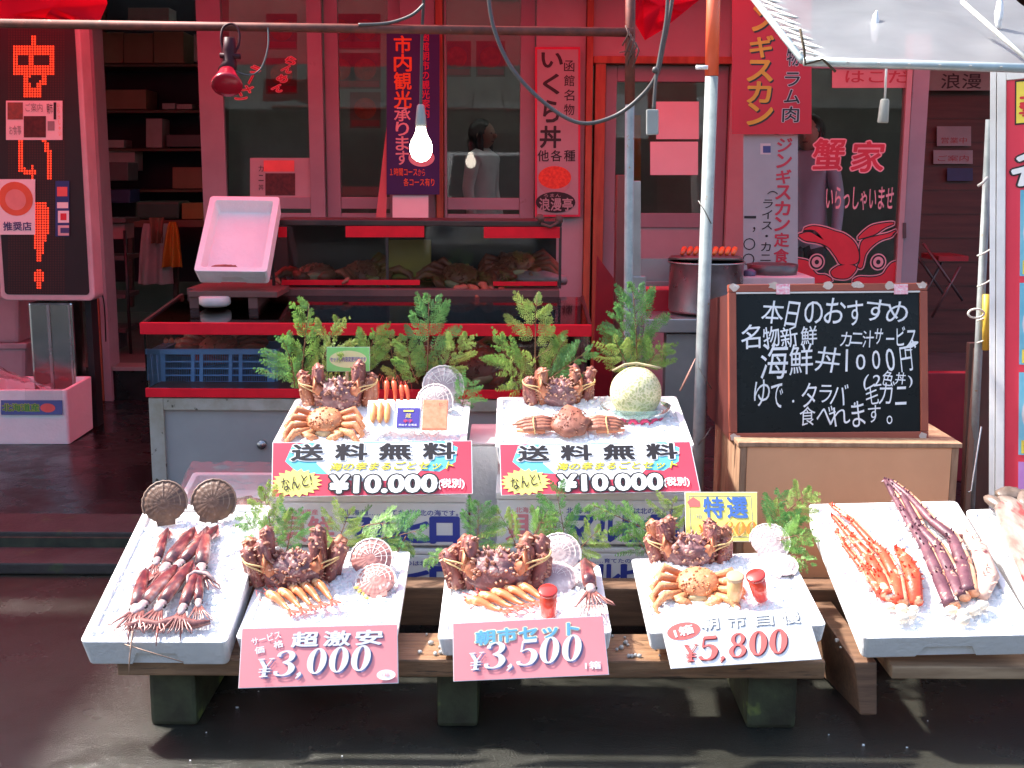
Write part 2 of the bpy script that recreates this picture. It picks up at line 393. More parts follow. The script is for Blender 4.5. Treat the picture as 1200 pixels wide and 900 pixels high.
MB().box(-7.1, 7.1, 9.201, 10.199, 3.24, 3.25).build('fill_light_panel', mat('fill_panel_frosted', (.5, .53, .52), .6, trans=.8), bld, True)  # invented roof panel, added to let daylight brighten the interior
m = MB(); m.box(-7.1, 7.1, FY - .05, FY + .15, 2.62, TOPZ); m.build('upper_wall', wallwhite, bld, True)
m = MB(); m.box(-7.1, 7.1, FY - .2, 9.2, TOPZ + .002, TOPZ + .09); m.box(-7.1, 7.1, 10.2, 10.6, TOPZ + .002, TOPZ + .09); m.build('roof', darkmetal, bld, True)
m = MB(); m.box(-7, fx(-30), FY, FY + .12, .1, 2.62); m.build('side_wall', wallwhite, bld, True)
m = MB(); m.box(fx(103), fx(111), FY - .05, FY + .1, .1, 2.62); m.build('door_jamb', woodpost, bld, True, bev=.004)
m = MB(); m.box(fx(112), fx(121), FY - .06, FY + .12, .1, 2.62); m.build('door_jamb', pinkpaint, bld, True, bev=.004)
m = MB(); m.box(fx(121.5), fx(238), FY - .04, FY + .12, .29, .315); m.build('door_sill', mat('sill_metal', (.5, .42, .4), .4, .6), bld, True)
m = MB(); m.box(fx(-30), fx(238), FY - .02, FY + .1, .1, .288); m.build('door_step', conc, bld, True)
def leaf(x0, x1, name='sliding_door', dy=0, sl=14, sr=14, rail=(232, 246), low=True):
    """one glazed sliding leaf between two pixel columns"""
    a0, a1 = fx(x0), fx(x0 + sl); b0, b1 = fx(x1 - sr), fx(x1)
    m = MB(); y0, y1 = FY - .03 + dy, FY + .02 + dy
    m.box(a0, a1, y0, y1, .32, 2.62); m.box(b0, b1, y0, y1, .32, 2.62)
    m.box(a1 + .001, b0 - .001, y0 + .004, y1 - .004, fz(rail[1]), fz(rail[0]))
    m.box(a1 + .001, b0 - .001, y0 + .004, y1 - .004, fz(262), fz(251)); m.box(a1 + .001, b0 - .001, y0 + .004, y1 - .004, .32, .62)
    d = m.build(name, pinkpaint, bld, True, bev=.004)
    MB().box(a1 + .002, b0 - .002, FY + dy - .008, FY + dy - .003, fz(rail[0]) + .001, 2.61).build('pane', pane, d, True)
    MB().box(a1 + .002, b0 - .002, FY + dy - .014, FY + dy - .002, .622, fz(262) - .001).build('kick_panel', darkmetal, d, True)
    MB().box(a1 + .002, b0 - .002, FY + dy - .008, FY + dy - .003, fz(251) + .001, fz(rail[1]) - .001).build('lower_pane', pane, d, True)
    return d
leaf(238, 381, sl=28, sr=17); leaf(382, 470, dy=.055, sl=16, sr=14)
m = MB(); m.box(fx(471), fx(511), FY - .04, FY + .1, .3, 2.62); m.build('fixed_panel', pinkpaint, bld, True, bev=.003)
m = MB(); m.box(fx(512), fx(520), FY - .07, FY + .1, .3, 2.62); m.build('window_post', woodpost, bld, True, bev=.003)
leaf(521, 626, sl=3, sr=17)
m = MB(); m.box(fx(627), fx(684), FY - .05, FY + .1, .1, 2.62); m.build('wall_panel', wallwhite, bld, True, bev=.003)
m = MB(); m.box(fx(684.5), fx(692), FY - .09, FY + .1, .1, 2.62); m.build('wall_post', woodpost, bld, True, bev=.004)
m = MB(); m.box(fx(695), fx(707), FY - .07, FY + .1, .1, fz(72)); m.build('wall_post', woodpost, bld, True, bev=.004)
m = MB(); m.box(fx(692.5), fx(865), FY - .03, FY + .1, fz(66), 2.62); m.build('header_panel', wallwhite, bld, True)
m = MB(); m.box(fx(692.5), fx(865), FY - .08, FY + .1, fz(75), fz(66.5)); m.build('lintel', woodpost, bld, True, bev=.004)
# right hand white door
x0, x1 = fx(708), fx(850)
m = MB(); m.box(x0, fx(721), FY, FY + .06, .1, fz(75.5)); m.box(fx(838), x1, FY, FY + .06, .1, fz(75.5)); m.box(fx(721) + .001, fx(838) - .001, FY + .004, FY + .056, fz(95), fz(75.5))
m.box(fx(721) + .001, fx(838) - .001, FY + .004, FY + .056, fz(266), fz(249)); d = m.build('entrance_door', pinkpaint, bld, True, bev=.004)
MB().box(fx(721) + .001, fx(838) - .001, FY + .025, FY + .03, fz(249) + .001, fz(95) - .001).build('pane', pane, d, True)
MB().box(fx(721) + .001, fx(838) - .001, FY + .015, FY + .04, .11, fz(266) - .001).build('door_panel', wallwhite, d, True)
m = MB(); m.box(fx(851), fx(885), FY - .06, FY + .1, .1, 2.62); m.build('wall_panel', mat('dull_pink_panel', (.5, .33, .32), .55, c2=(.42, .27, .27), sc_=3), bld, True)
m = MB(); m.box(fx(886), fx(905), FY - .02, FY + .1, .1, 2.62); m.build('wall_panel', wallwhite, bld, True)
# notices inside the panes are flat cards on the glass
def card(name, px4, Y, m, label, cat, group=None, th=.004, Yb=None):
    M, w_, h_, c = board_from(px4, Y, Yb if Yb else Y)
    o = thing(name, label, cat, M, group); b = MB(); b.poly(c, -th, 0); b.build('sheet', m, o)
    return o, M, w_, h_, c
def R4(x0, y0, x1, y1): return ((x0, y0), (x1, y0), (x1, y1), (x0, y1))
for r, lb in (((769, 119, 819, 163), 'upper sheet of white paper behind the entrance door glass'), ((762, 166, 818, 205), 'lower sheet of white paper behind the entrance door glass')):
    card('paper_notice', R4(*r), FY + .022, paper, lb, 'notice', 'papers on the entrance door')
m = MB(); m.rect((741, 135, 751, 215), face(746, 175, FY + .3), 0, .05); m.solo('yellow_board', mat('ochre_board', (.35, .25, .04), .6), 'narrow ochre board standing behind the entrance door glass', 'board')
# the pink notice on the first pane
o, M, w_, h_, c = card('menu_notice', R4(293, 185, 372, 231), FY - .012, wallwhite, 'pale notice with a dark photo block on the left sliding door', 'notice')
MB().rect((311, 203, 346, 229), M, .002).build('photo_block', mat('dark_photo', (.1, .02, .02), .5, c2=(.04, .01, .01), sc_=40), o, True)
MB().rect((309, 188, 345, 201), M, .002).build('heading_band', coralink, o, True)
for i in range(3): textp('カニ丼'[i], M, (303, 194 + i * 11, 309, 201 + i * 11), blackink, o, z=.003)
# window decals
dec = thing('window_lettering', 'red outlined slanted lettering stuck on the left sliding door', 'lettering', face(315, 90, FY - .012))
Md = WM[dec.name]
for i, (ch, x, y) in enumerate((('ラ', 299, 82), ('ー', 294, 93), ('メ', 290, 104), ('ン', 283, 114), ('ら', 341, 71), ('ん', 337, 81), ('め', 331, 92), ('ん', 326, 103))):
    rx_, ry_ = (5.5, 4.6) if ch != 'ー' else (5.5, .8)
    textp(ch, Md, (x - rx_, y - ry_, x + rx_, y + ry_), mat('decal_red', (.6, .03, .06), .5), dec, off=.02, halo=mat('decal_pink', (.85, .4, .42), .5), hoff=.075 if ch != 'ー' else .05, shear=.3, rot=-22 if ch != 'ー' else 60)

# ---- the row of buildings across the street, seen only as a dark reflection in the panes
ob = thing('street_building', 'plain two storey building across the street, reflected in the shop panes', 'building', T(0, -10, 0))
MB().box(-22, 22, -16, -10, .002, 4.4).build('wall', mat('far_wall', (.3, .28, .25), .8, c2=(.22, .2, .18)), ob, True)
b = MB()
for i in range(-6, 7): b.box(i * 3.2 - .9, i * 3.2 + .9, -9.99, -9.97, .3, 2.3)
b.build('shop_window', mat('far_window', (.03, .035, .04), .15), ob, True)
b = MB(); b.box(-22, 22, -9.998, -9.1, 2.7, 2.85); b.build('canopy', mat('far_canopy', (.4, .4, .38), .7), ob, True)

# ---- a small white van parked across the street, mirrored in the shop panes
vn = thing('parked_van', 'small white van parked across the street, mirrored in the window', 'van', T(-.45, -6.2, 0))
vw = mat('van_white', (.75, .76, .76), .3, coat=.5); b = MB(); pr_ = [(-3.2, .35), (0, .35), (.02, .85), (-.18, 1.02), (-.62, 1.86), (-3.15, 1.9)]
b.add([(x, y, z) for x in (-.78, .78) for y, z in pr_], [tuple(range(6))[::-1], tuple(range(6, 12))] + [(i, (i + 1) % 6, 6 + (i + 1) % 6, 6 + i) for i in range(6)]); b.build('body', vw, vn, bev=.06)
def vp(x, t): return (x, -.205 - .38 * t + .03, 1.09 + .7 * t + .02)
b = MB(); b.add([vp(-.68, 0), vp(.68, 0), vp(.6, 1), vp(-.6, 1)], [(0, 1, 2, 3)]); b.build('windscreen', mat('van_glass', (.02, .025, .03), .08), vn)
for s_ in (-1, 1):
    b = MB(); b.blob(.13, .03, .09, T(s_ * .58, .02, .78), 14, 10); b.build('headlight', mat('lamp_glass', (.7, .72, .74), .1), vn)
    b = MB(); b.blob(.05, .05, .09, T(s_ * .9, -.28, 1.2), 10, 8); b.build('mirror', black, vn)
    for y in (-.55, -2.6): b = MB(); b.lathe([(.12, -.08), (.27, -.09), (.28, -.05), (.28, .05), (.27, .09), (.12, .08)], 24, T(s_ * .68, y, .28) @ RY(90)); b.build('wheel', black, vn)
b = MB(); b.box(-.16, .16, .03, .05, .5, .66); b.build('number_plate', mat('plate_white', (.7, .7, .6), .4), vn)
b = MB(); b.box(-.74, .74, .0, .07, .36, .52); b.build('bumper', mat('bumper_grey', (.2, .2, .2), .5), vn, bev=.02)

# ---- inside: menu posters, shelves, clutter
bowlred = mat('menu_food', (.4, .07, .03), .5, c2=(.25, .05, .02), sc_=25)
n = 0
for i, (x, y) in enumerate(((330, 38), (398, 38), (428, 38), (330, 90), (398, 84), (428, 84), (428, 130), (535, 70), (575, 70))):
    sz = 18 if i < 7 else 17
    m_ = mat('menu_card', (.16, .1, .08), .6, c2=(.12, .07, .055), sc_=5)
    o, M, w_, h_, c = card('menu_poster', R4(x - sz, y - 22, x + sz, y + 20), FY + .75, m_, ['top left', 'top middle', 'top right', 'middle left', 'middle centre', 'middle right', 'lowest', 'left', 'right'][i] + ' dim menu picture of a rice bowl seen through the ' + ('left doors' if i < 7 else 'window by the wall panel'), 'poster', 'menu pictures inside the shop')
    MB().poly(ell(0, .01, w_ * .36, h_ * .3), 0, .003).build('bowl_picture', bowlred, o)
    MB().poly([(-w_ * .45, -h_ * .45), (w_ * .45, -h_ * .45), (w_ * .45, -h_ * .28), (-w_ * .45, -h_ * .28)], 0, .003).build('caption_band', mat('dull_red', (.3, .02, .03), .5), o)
SY = 9.2
def sbox(r, Y, dep, m, M=None): f = face((r[0] + r[2]) / 2, (r[1] + r[3]) / 2, Y); return MB().rect(r, f, 0, dep)
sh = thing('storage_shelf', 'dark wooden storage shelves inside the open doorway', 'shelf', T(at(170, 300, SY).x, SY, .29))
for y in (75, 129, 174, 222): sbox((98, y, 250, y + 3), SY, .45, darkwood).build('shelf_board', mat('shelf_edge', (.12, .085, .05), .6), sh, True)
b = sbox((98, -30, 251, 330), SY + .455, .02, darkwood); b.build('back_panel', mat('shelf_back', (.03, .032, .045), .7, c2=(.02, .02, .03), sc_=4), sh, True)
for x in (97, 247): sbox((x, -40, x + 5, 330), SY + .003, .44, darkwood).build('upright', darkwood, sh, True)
cardb = mat('cardboard', (.36, .23, .14), .7, c2=(.28, .18, .11), sc_=4)
for i, (x0, y0, x1, y1, nm) in enumerate(((109, 38, 144, 74, 'leftmost of three brown cartons on the top shelf'), (145, 39, 179, 74, 'middle one of three brown cartons on the top shelf'), (180, 37, 215, 74, 'right carton of the three on the top shelf'), (117, 105, 171, 128, 'low brown carton on the second shelf'), (202, 196, 243, 221, 'brown carton on the bottom shelf'))):
    sbox((x0, y0, x1, y1), SY + .05, .3, cardb).solo('carton', cardb, nm, 'carton', 'cartons on the storage shelves', bev=.004)
pw = mat('dim_white', (.5, .48, .46), .6)
for i, (x0, y0, x1, y1, nm) in enumerate(((150, 9, 198, 26, 'flat white panel above the cartons'), (227, 40, 242, 72, 'pale tall packet at the end of the top shelf'), (190, 121, 205, 128, 'small white pack on the second shelf'), (207, 122, 225, 128, 'flat white pack beside the small one'), (171, 139, 190, 173, 'tall pale box on the third shelf'), (125, 164, 145, 173, 'low tan packet on the third shelf'), (195, 158, 245, 172, 'stack of grey trays on the third shelf'), (118, 176, 158, 200, 'white paper pinned under the third shelf'))):
    sbox((x0, y0, x1, y1), SY + .04, .2, pw).solo('packet', [pw, mat('grey_tray', (.13, .12, .12), .5)][i in (6,)], nm, 'packet', 'packets on the storage shelves', bev=.003)
wt = thing('work_table', 'wooden work table inside the doorway with cloths hanging from it', 'table', T(at(200, 330, 8.6).x, 8.6, .29))
sbox((150, 258, 245, 266), 8.6, .6, woodpost).build('table_top', mat('table_wood', (.16, .06, .035), .5), wt, True)
for x in (150, 203, 240): sbox((x, 266.5, x + 5, 360), 8.6, .05, darkwood).build('leg', darkwood, wt, True)
sbox((158, 236, 210, 257), 8.65, .3, mat('green_tub', (.03, .09, .06), .5)).solo('plastic_tub', mat('green_tub', (.03, .09, .06)), 'dark green plastic tub on the work table', 'tub', bev=.02)
sbox((213, 238, 238, 257), 8.65, .2, cardb).solo('carton', mat('yellow_carton', (.3, .2, .05), .6), 'yellowish carton on the work table beside the green tub', 'carton', bev=.004)
def cloth(name, px, Y, m, label, cat, seed):
    """a hanging cloth with folds: pixel outline x0,x1 at the top and bottom"""
    (tx0, tx1, ty), (bx0, bx1, by) = px; b = MB(); nu, nv = 18, 10; vs = []
    for j in range(nv + 1):
        t = j / nv
        for i in range(nu + 1):
            s_ = i / nu; p = at(tx0 + (tx1 - tx0) * s_ + ((bx0 + (bx1 - bx0) * s_) - (tx0 + (tx1 - tx0) * s_)) * t ** .6, ty + (by - ty) * t, Y)
            p.y += .03 * math.sin(s_ * 14 + seed) * (.3 + t) + .02 * noise.noise(V((s_ * 4, t * 3, seed))); vs.append(p)
    fs = [(j * (nu + 1) + i, j * (nu + 1) + i + 1, (j + 1) * (nu + 1) + i + 1, (j + 1) * (nu + 1) + i) for j in range(nv) for i in range(nu)]
    b.add(vs, fs, True); b2 = [v + V((0, .012, 0)) for v in vs]; b.add(b2, [f[::-1] for f in fs], True)
    return b.solo(name, m, label, cat)
cloth('hanging_cloth', ((168, 198, 262), (160, 202, 333)), 8.5, mat('dim_cloth', (.5, .45, .44), .8), 'whitish cloth hanging from the work table', 'cloth', 1)
cloth('hanging_apron', ((174, 192, 255), (176, 190, 285)), 8.45, mat('tan_cloth', (.3, .18, .11), .8), 'tan cloth bag hanging on the work table edge', 'cloth', 2)
cloth('yellow_bag', ((198, 206, 260), (189, 215, 313)), 8.45, mat('yellow_bag', (.62, .3, .03), .6), 'orange yellow bag hanging from the work table', 'bag', 3)
tr = thing('trolley', 'dark wire trolley standing in the doorway', 'trolley', T(at(130, 420, 8.0).x, 8.0, .29))
m = MB()
for x in (119, 146):
    for y_ in (7.9, 8.2): a = at(x, 270, y_); m.tube([(a.x, y_, .3), (a.x, y_, a.z)], .011)
m.build('frame', black, tr, True)
for y in (256, 300, 345, 385): sbox((118, y, 147, y + 5), 7.9, .3, black).build('shelf', mat('wire_shelf', (.06, .04, .04), .5), tr, True)
sbox((120, 262, 146, 280), 7.95, .2, pw).build('box_load', mat('pinkish_load', (.3, .16, .16), .6), tr, True)
sbox((124, 386, 138, 410), 7.92, .2, black).build('bucket', mat('dark_bucket', (.05, .05, .06), .4), tr, True)
for i, (x0, y0, x1, y1) in enumerate(((118, 190, 150, 212), (123, 222, 152, 238))):
    sbox((x0, y0, x1, y1), 8.9, .25, pw).solo('bottle_crate', mat('dim_blue', (.03, .04, .12), .5) if i else mat('grey_tray', (.13, .12, .12)), ['grey crate under the shelves at the doorway', 'small blue crate below the grey crate in the doorway'][i], 'crate', bev=.01)
# counter seen through the panes
ct = MB(); a = at(300, 230, 9.0); ct.box(fx(300), 1.2, 8.9, 9.3, .29, 1.15); ct.solo('inside_counter', mat('inside_counter', (.1, .085, .07), .5), 'dark serving counter inside the shop behind the glass', 'counter', bev=.01)
# ---- a woman mirrored in the window, her reflection built as a figure inside
def person(name, label, base, h, joints, edges, radii, cloth_m, skin_m, hair_m, facing=0):
    P = T(base) @ RZ(facing) @ S(h)
    o = thing(name, label, 'person', P)
    me = bpy.data.meshes.new('body'); me.from_pydata(joints, edges, []); me.update()
    b = bpy.data.objects.new('body', me); col.objects.link(b); b.parent = o
    md = b.modifiers.new('skin', 'SKIN'); sv = me.skin_vertices[0].data
    for i, r in enumerate(radii): sv[i].radius = (r, r * .8); sv[i].use_root = (i == 0)
    b.modifiers.new('sub', 'SUBSURF').levels = 2
    me2 = bpy.data.meshes.new_from_object(b.evaluated_get(bpy.context.evaluated_depsgraph_get())); b.modifiers.clear(); b.data = me2
    me2.materials.clear(); me2.materials.append(cloth_m); me2.materials.append(skin_m)
    me2.materials.append(mat('dark_trousers', (.05, .05, .07), .8))
    for p in me2.polygons:
        c = p.center; p.use_smooth = True
        p.material_index = 1 if c.z > .865 or (abs(c.x) > .10 and c.z < .46 and c.z > .36) else (2 if c.z < .45 else 0)
    WM[b.name] = P
    hd = MB(); hd.blob(.052, .062, .072, T(0, -.005, .915), 16, 12); hd.blob(.011, .016, .014, T(0, -.068, .91), 8, 6)
    for s in (-1, 1): hd.blob(.008, .012, .018, T(s * .053, 0, .912), 8, 6)
    hd.build('head', skin_m, o)
    ft = MB()
    for s in (-1, 1): ft.blob(.007, .004, .004, T(s * .02, -.061, .925), 8, 6)
    ft.blob(.014, .004, .003, T(0, -.058, .882), 8, 6); ft.build('facial_features', mat('face_dark', (.12, .04, .04), .5), o)
    hr = MB(); hr.blob(.061, .07, .074, T(0, .014, .926), 18, 12, .08, 4)
    hr.blob(.05, .03, .1, T(0, .05, .85), 14, 10, .12, 5)
    for s in (-1, 1): hr.blob(.016, .022, .085, T(s * .05, -.01, .86), 10, 8, .1, 5, s)
    hr.build('hair', hair_m, o)
    return o
J = [(0, 0, .52), (0, .005, .62), (0, .01, .72), (0, .005, .815), (0, 0, .86), (-.1, .0, .8), (-.135, .015, .64), (-.14, -.02, .5), (-.142, -.04, .435), (.1, 0, .8), (.135, .015, .64), (.14, -.02, .5), (.142, -.04, .435),
     (-.05, 0, .48), (-.055, -.01, .27), (-.055, .01, .05), (-.058, -.07, .015), (.05, 0, .48), (.055, -.01, .27), (.055, .01, .05), (.058, -.07, .015)]
E_ = [(0, 1), (1, 2), (2, 3), (3, 4), (3, 5), (5, 6), (6, 7), (7, 8), (3, 9), (9, 10), (10, 11), (11, 12), (0, 13), (13, 14), (14, 15), (15, 16), (0, 17), (17, 18), (18, 19), (19, 20)]
Rd = [.1, .085, .095, .08, .03, .045, .034, .027, .018, .045, .034, .027, .018, .07, .045, .03, .022, .07, .045, .03, .022]
wp = at(566, 200, 9.55)
MB().box(wp.x - .4, wp.x + .4, 9.2, 9.9, .292, .42).solo('inside_platform', intdark, 'low dark platform on the shop floor under the woman', 'platform')
person('person', 'woman with long dark hair and a pale jacket, standing in for a window reflection', V((wp.x, 9.55, .42)), 1.5, J, E_, Rd, mat('pale_jacket', (.85, .88, .88), .8, c2=(.62, .66, .66), sc_=5), mat('skin', (.45, .27, .2), .5), mat('dark_hair', (.02, .013, .01), .4), 62)
w2 = at(945, 225, 8.3)  # reflection in the door glass, built as a figure behind it
person('person', 'person in a blue grey shirt standing in for a reflection in the glass door', V((w2.x, 8.3, .29)), 1.62, J, E_, Rd, mat('blue_shirt', (.42, .5, .62), .8), mat('skin', (.45, .27, .2)), mat('dark_hair', (.02, .013, .01)), -30)

# ---- the crab restaurant's glass door and passage on the right
DY = 6.5
rd = thing('restaurant_door', 'glass door with red characters and a red crab emblem in a pale frame', 'door', T(at(1005, 330, DY).x, DY, .1))
def bx(r, Y, dep): return sbox(r, Y, dep, None)
fr = MB(); F = face(1000, 200, DY)
def pbar(b, p0, p1, wpx, Y, dep):
    """a straight frame bar between two pixels"""
    a, c = at(*p0, Y), at(*p1, Y); d = c - a; Mx = frame(a, V((0, 0, 1)).cross(V((0, 1, 0))), Z); ww = wpx / FPX * (Y * 1.0)
    L_ = d.length; t = d.normalized(); s = V((0, -1, 0)).cross(t)
    vs = [a - s * ww / 2, a + s * ww / 2, c + s * ww / 2, c - s * ww / 2]
    b.add([*vs, *[v + V((0, dep, 0)) for v in vs]], [(0, 1, 2, 3), (7, 6, 5, 4), (0, 4, 5, 1), (1, 5, 6, 2), (2, 6, 7, 3), (3, 7, 4, 0)])
pbar(fr, (1083, 40), (1056, 470), 19, DY, .06); pbar(fr, (924, 40), (918, 470), 14, DY, .06)
pbar(fr, (934, 74), (1070, 74), 12, DY + .004, .05)
fr.build('frame', pinkpaint, rd, True, bev=.003)
b = MB(); pbar(b, (1069, 40), (1045, 470), 6, DY - .008, .06); b.build('inner_stile', mat('dull_pink_panel', (.5, .33, .32)), rd, True)
MB().rect((928, 78, 1064, 470), face(1000, 200, DY + .02), 0, .006).build('pane', pane, rd, True)
b = MB(); b.rect((1058, 261, 1062, 279), face(1060, 270, DY - .012), 0, .01); b.build('handle', mat('dark_handle', (.1, .06, .06), .4), rd, True)
FG = face(1000, 240, DY + .012)
dred = mat('decal_red', (.6, .03, .06)); dpink = mat('decal_pink', (.85, .4, .42))
textp('蟹', FG, (953, 163, 989, 199), dred, rd, off=.02, halo=dpink, hoff=.06, shear=.08)
textp('家', FG, (999, 166, 1036, 201), dred, rd, off=.02, halo=dpink, hoff=.06, shear=.08)
textp('いらっしゃいませ', FG, (968, 219, 1047, 246), dpink, rd, off=.012)
bs = MB(); bs.rect((975, 78, 1068, 103), FG, .001); bs.build('name_band', mat('pale_band', (.6, .28, .28), .5), rd, True)
textp('はこだ', FG, (991, 83, 1064, 97), mat('decal_red2', (.45, .04, .06), .5), rd, off=.01, z=.0025)
# crab emblem: bold red claws and faces with dark and pale outlines
def emblem(pts, m, z, nm, grow=0.0):
    c = [on(px, py, FG) for px, py in smooth2([tuple(map(float, p)) for p in pts], 4)]
    cx = sum(p.x for p in c) / len(c); cy = sum(p.y for p in c) / len(c)
    out = []
    for i, p in enumerate(c):
        if grow:
            q, r_ = c[i - 1], c[(i + 1) % len(c)]; t = V((r_.x - q.x, r_.y - q.y)); t.normalize(); out.append((p.x + t.y * grow * emblem.s, p.y - t.x * grow * emblem.s))
        else: out.append((p.x, p.y))
    b = MB(); b.poly(out, z, z); b.v = [FG @ v for v in b.v]; return b.build(nm, m, rd, True)
def area(pts): return sum(p[0] * q[1] - q[0] * p[1] for p, q in zip(pts, pts[1:] + pts[:1]))
SH = {'claw': [(936, 275), (948, 272), (958, 277), (965, 281), (955, 270), (942, 269), (952, 265), (966, 267), (978, 271), (990, 275), (1001, 284), (1006, 296), (1005, 307), (996, 310), (985, 309), (979, 300), (970, 289), (957, 284), (944, 282), (936, 277)],
      'claw2': [(1046, 274), (1050, 270), (1040, 274), (1026, 277), (1012, 281), (1008, 290), (1008, 305), (1005, 312), (1010, 313), (1014, 298), (1022, 288), (1032, 281), (1044, 277), (1046, 274)],
      'claw3': [(1006, 278), (1014, 270), (1024, 264), (1042, 261), (1047, 262), (1036, 267), (1026, 274), (1014, 278), (1006, 280)],
      'arm': [(982, 312), (994, 310), (1003, 313), (1000, 320), (992, 326), (978, 325), (974, 318), (982, 312)],
      'face1': [(926, 303), (938, 304), (948, 307), (952, 316), (958, 322), (968, 323), (972, 330), (926, 332), (924, 318), (926, 303)],
      'face2': [(1056, 306), (1046, 308), (1040, 314), (1034, 322), (1022, 325), (1006, 325), (1003, 331), (1056, 331), (1057, 318), (1056, 306)]}
for q_, (nm, pts) in enumerate(SH.items()):
    emblem.s = 1 if area([(p[0], -p[1]) for p in pts]) > 0 else -1
    dz_ = q_ * .00008; emblem(pts, dpink, .0006 + dz_, 'emblem_outline', .012); emblem(pts, blackink, .0012 + dz_, 'emblem_edge', .006); emblem(pts, redink, .0018 + dz_, 'emblem', 0)
for x in (957, 1029):
    for r_, m_, z_ in ((9.5, dpink, .0024), (8, blackink, .003), (6, dpink, .0036), (2.6, blackink, .0042)):
        c = on(x, 307, FG); b = MB(); b.poly(ell(c.x, c.y, r_ / FPX * DY, r_ * 1.05 / FPX * DY), z_, z_); b.v = [FG @ v for v in b.v]; b.build('emblem_eye', m_, rd, True)
# passage beyond
pa = thing('passage_wall', 'dark timber wall of the passage beside the crab restaurant door', 'wall', T(at(1120, 300, 8.2).x, 8.2, .1))
sbox((1060, -60, 1330, 445), 8.2, .06, None).build('panel', mat('passage_wood', (.1, .035, .025), .55, c2=(.06, .022, .016), sc_=4, stretch=(.5, 1, 6)), pa, True)
b = MB()
for y in range(110, 440, 28): b.rect((1060, y, 1330, y + 1.5), face(1120, y, 8.2), .006, .012)
b.build('batten', darkwood, pa, True)
o, M, w_, h_, c = card('shop_name_board', R4(1088, 80, 1175, 106), 8.1, mat('grey_board', (.34, .36, .33), .6), 'grey name board with dark characters at the top of the dark passage', 'sign')
textp('浪漫', M, (1103, 86, 1150, 104), blackink, o, off=.008)
for i, (r, nm, m_, tx) in enumerate((((1098, 148, 1138, 171), 'grey sticker with red writing, topmost of three in the dark passage', greyink, '営業中'), ((1094, 176, 1140, 192), 'long grey sticker, middle one of three in the dark passage', greyink, 'ご案内'), ((1110, 197, 1140, 212), 'small dark blue sticker, lowest of three in the dark passage', mat('dim_blue', (.03, .04, .12)), ''))):
    o, M, w_, h_, c = card('wall_sticker', R4(*r), 8.17, m_, nm, 'sticker', 'stickers in the passage')
    if tx: textp(tx, M, (r[0] + 5, r[3] - 10, r[2] - 5, r[3] - 3), mat('dull_red', (.3, .02, .03)), o)
fc = thing('folding_chair', 'folding chair with crossed thin legs in the dark passage', 'chair', T(at(1115, 400, 7.4).x, 7.4, .1))
m = MB()
for dy in (0, .32):
    a, b_, c, d = at(1082, 285, 7.4), at(1128, 352, 7.4), at(1125, 312, 7.4), at(1092, 372, 7.4)
    for p, q in ((a, b_), (c, d)): m = MB(); m.tube([p + V((0, dy, 0)), q + V((0, dy, 0))], .009); m.build('leg', mat('chair_metal', (.14, .1, .1), .4, .5), fc, True)
sbox((1100, 300, 1135, 306), 7.4, .32, None).build('seat', mat('dull_red', (.3, .02, .03)), fc, True)
rb = MB(); rb.box(at(1085, 440, 5.4).x, at(1210, 440, 5.4).x, 5.4, 5.46, .1, at(1100, 437, 5.4).z); rb.solo('low_red_panel', mat('dark_red_board', (.3, .015, .025), .5, c2=(.22, .01, .02)), 'low dark red board behind the plywood stand', 'board', bev=.004)

# ================================================================== AWNINGS AND POLES
tarpm = bpy.data.materials.new('red_tarpaulin'); tarpm.use_nodes = True
N_, L_ = tarpm.node_tree.nodes, tarpm.node_tree.links; N_.remove(N_['Principled BSDF'])
d_ = N_.new('ShaderNodeBsdfDiffuse'); d_.inputs[0].default_value = (.55, .012, .03, 1)
t_ = N_.new('ShaderNodeBsdfTranslucent'); t_.inputs[0].default_value = (.9, .036, .08, 1)
x_ = N_.new('ShaderNodeMixShader'); x_.inputs[0].default_value = .6
L_.new(d_.outputs[0], x_.inputs[1]); L_.new(t_.outputs[0], x_.inputs[2]); L_.new(x_.outputs[0], N_['Material Output'].inputs[0])
tb = MB()
def sheet(b, fn, nu, nv, th=.0):
    vs = [V(fn(i / nu, j / nv)) for j in range(nv + 1) for i in range(nu + 1)]
    b.add(vs, [(j * (nu + 1) + i, j * (nu + 1) + i + 1, (j + 1) * (nu + 1) + i + 1, (j + 1) * (nu + 1) + i) for j in range(nv) for i in range(nu)], True)
def sag(x, y): return .05 * math.sin(x * 2.1 + 1) * math.sin(y * 1.7) + .02 * noise.noise(V((x * 2, y * 2, 0)))
aw = thing('red_awning', 'red tarpaulin awning stretched over the display case and shop front', 'awning', T(0, 4.5, 2.3))
sheet(tb, lambda u, v: (-6.5 + 7.15 * u, 4.6 + 2.65 * v, 2.36 + .26 * v + sag(-6.5 + 7.15 * u, v * 3)), 44, 14)
sheet(tb, lambda u, v: (.65 + 3.6 * u, 5.3 + 1.95 * v, 2.50 + .12 * v + sag(u * 3, v * 3) * .5), 16, 8)
tb.build('tarpaulin', tarpm, aw, True)
nb = thing('shade_sheet', 'grey canvas sheet added out of sight at the left to shade the ground', 'awning', T(-4.5, 3.5, 2.4))  # unseen sheet, added only to keep sun off the left ground
b = MB(); sheet(b, lambda u, v: (-6.5 + 3.5 * u, 2.2 + 2.35 * v, 2.46 - .04 * v + sag(u * 3, v * 2) * .5), 16, 8); b.build('canvas', mat('grey_canvas', (.3, .3, .29), .8), nb, True)
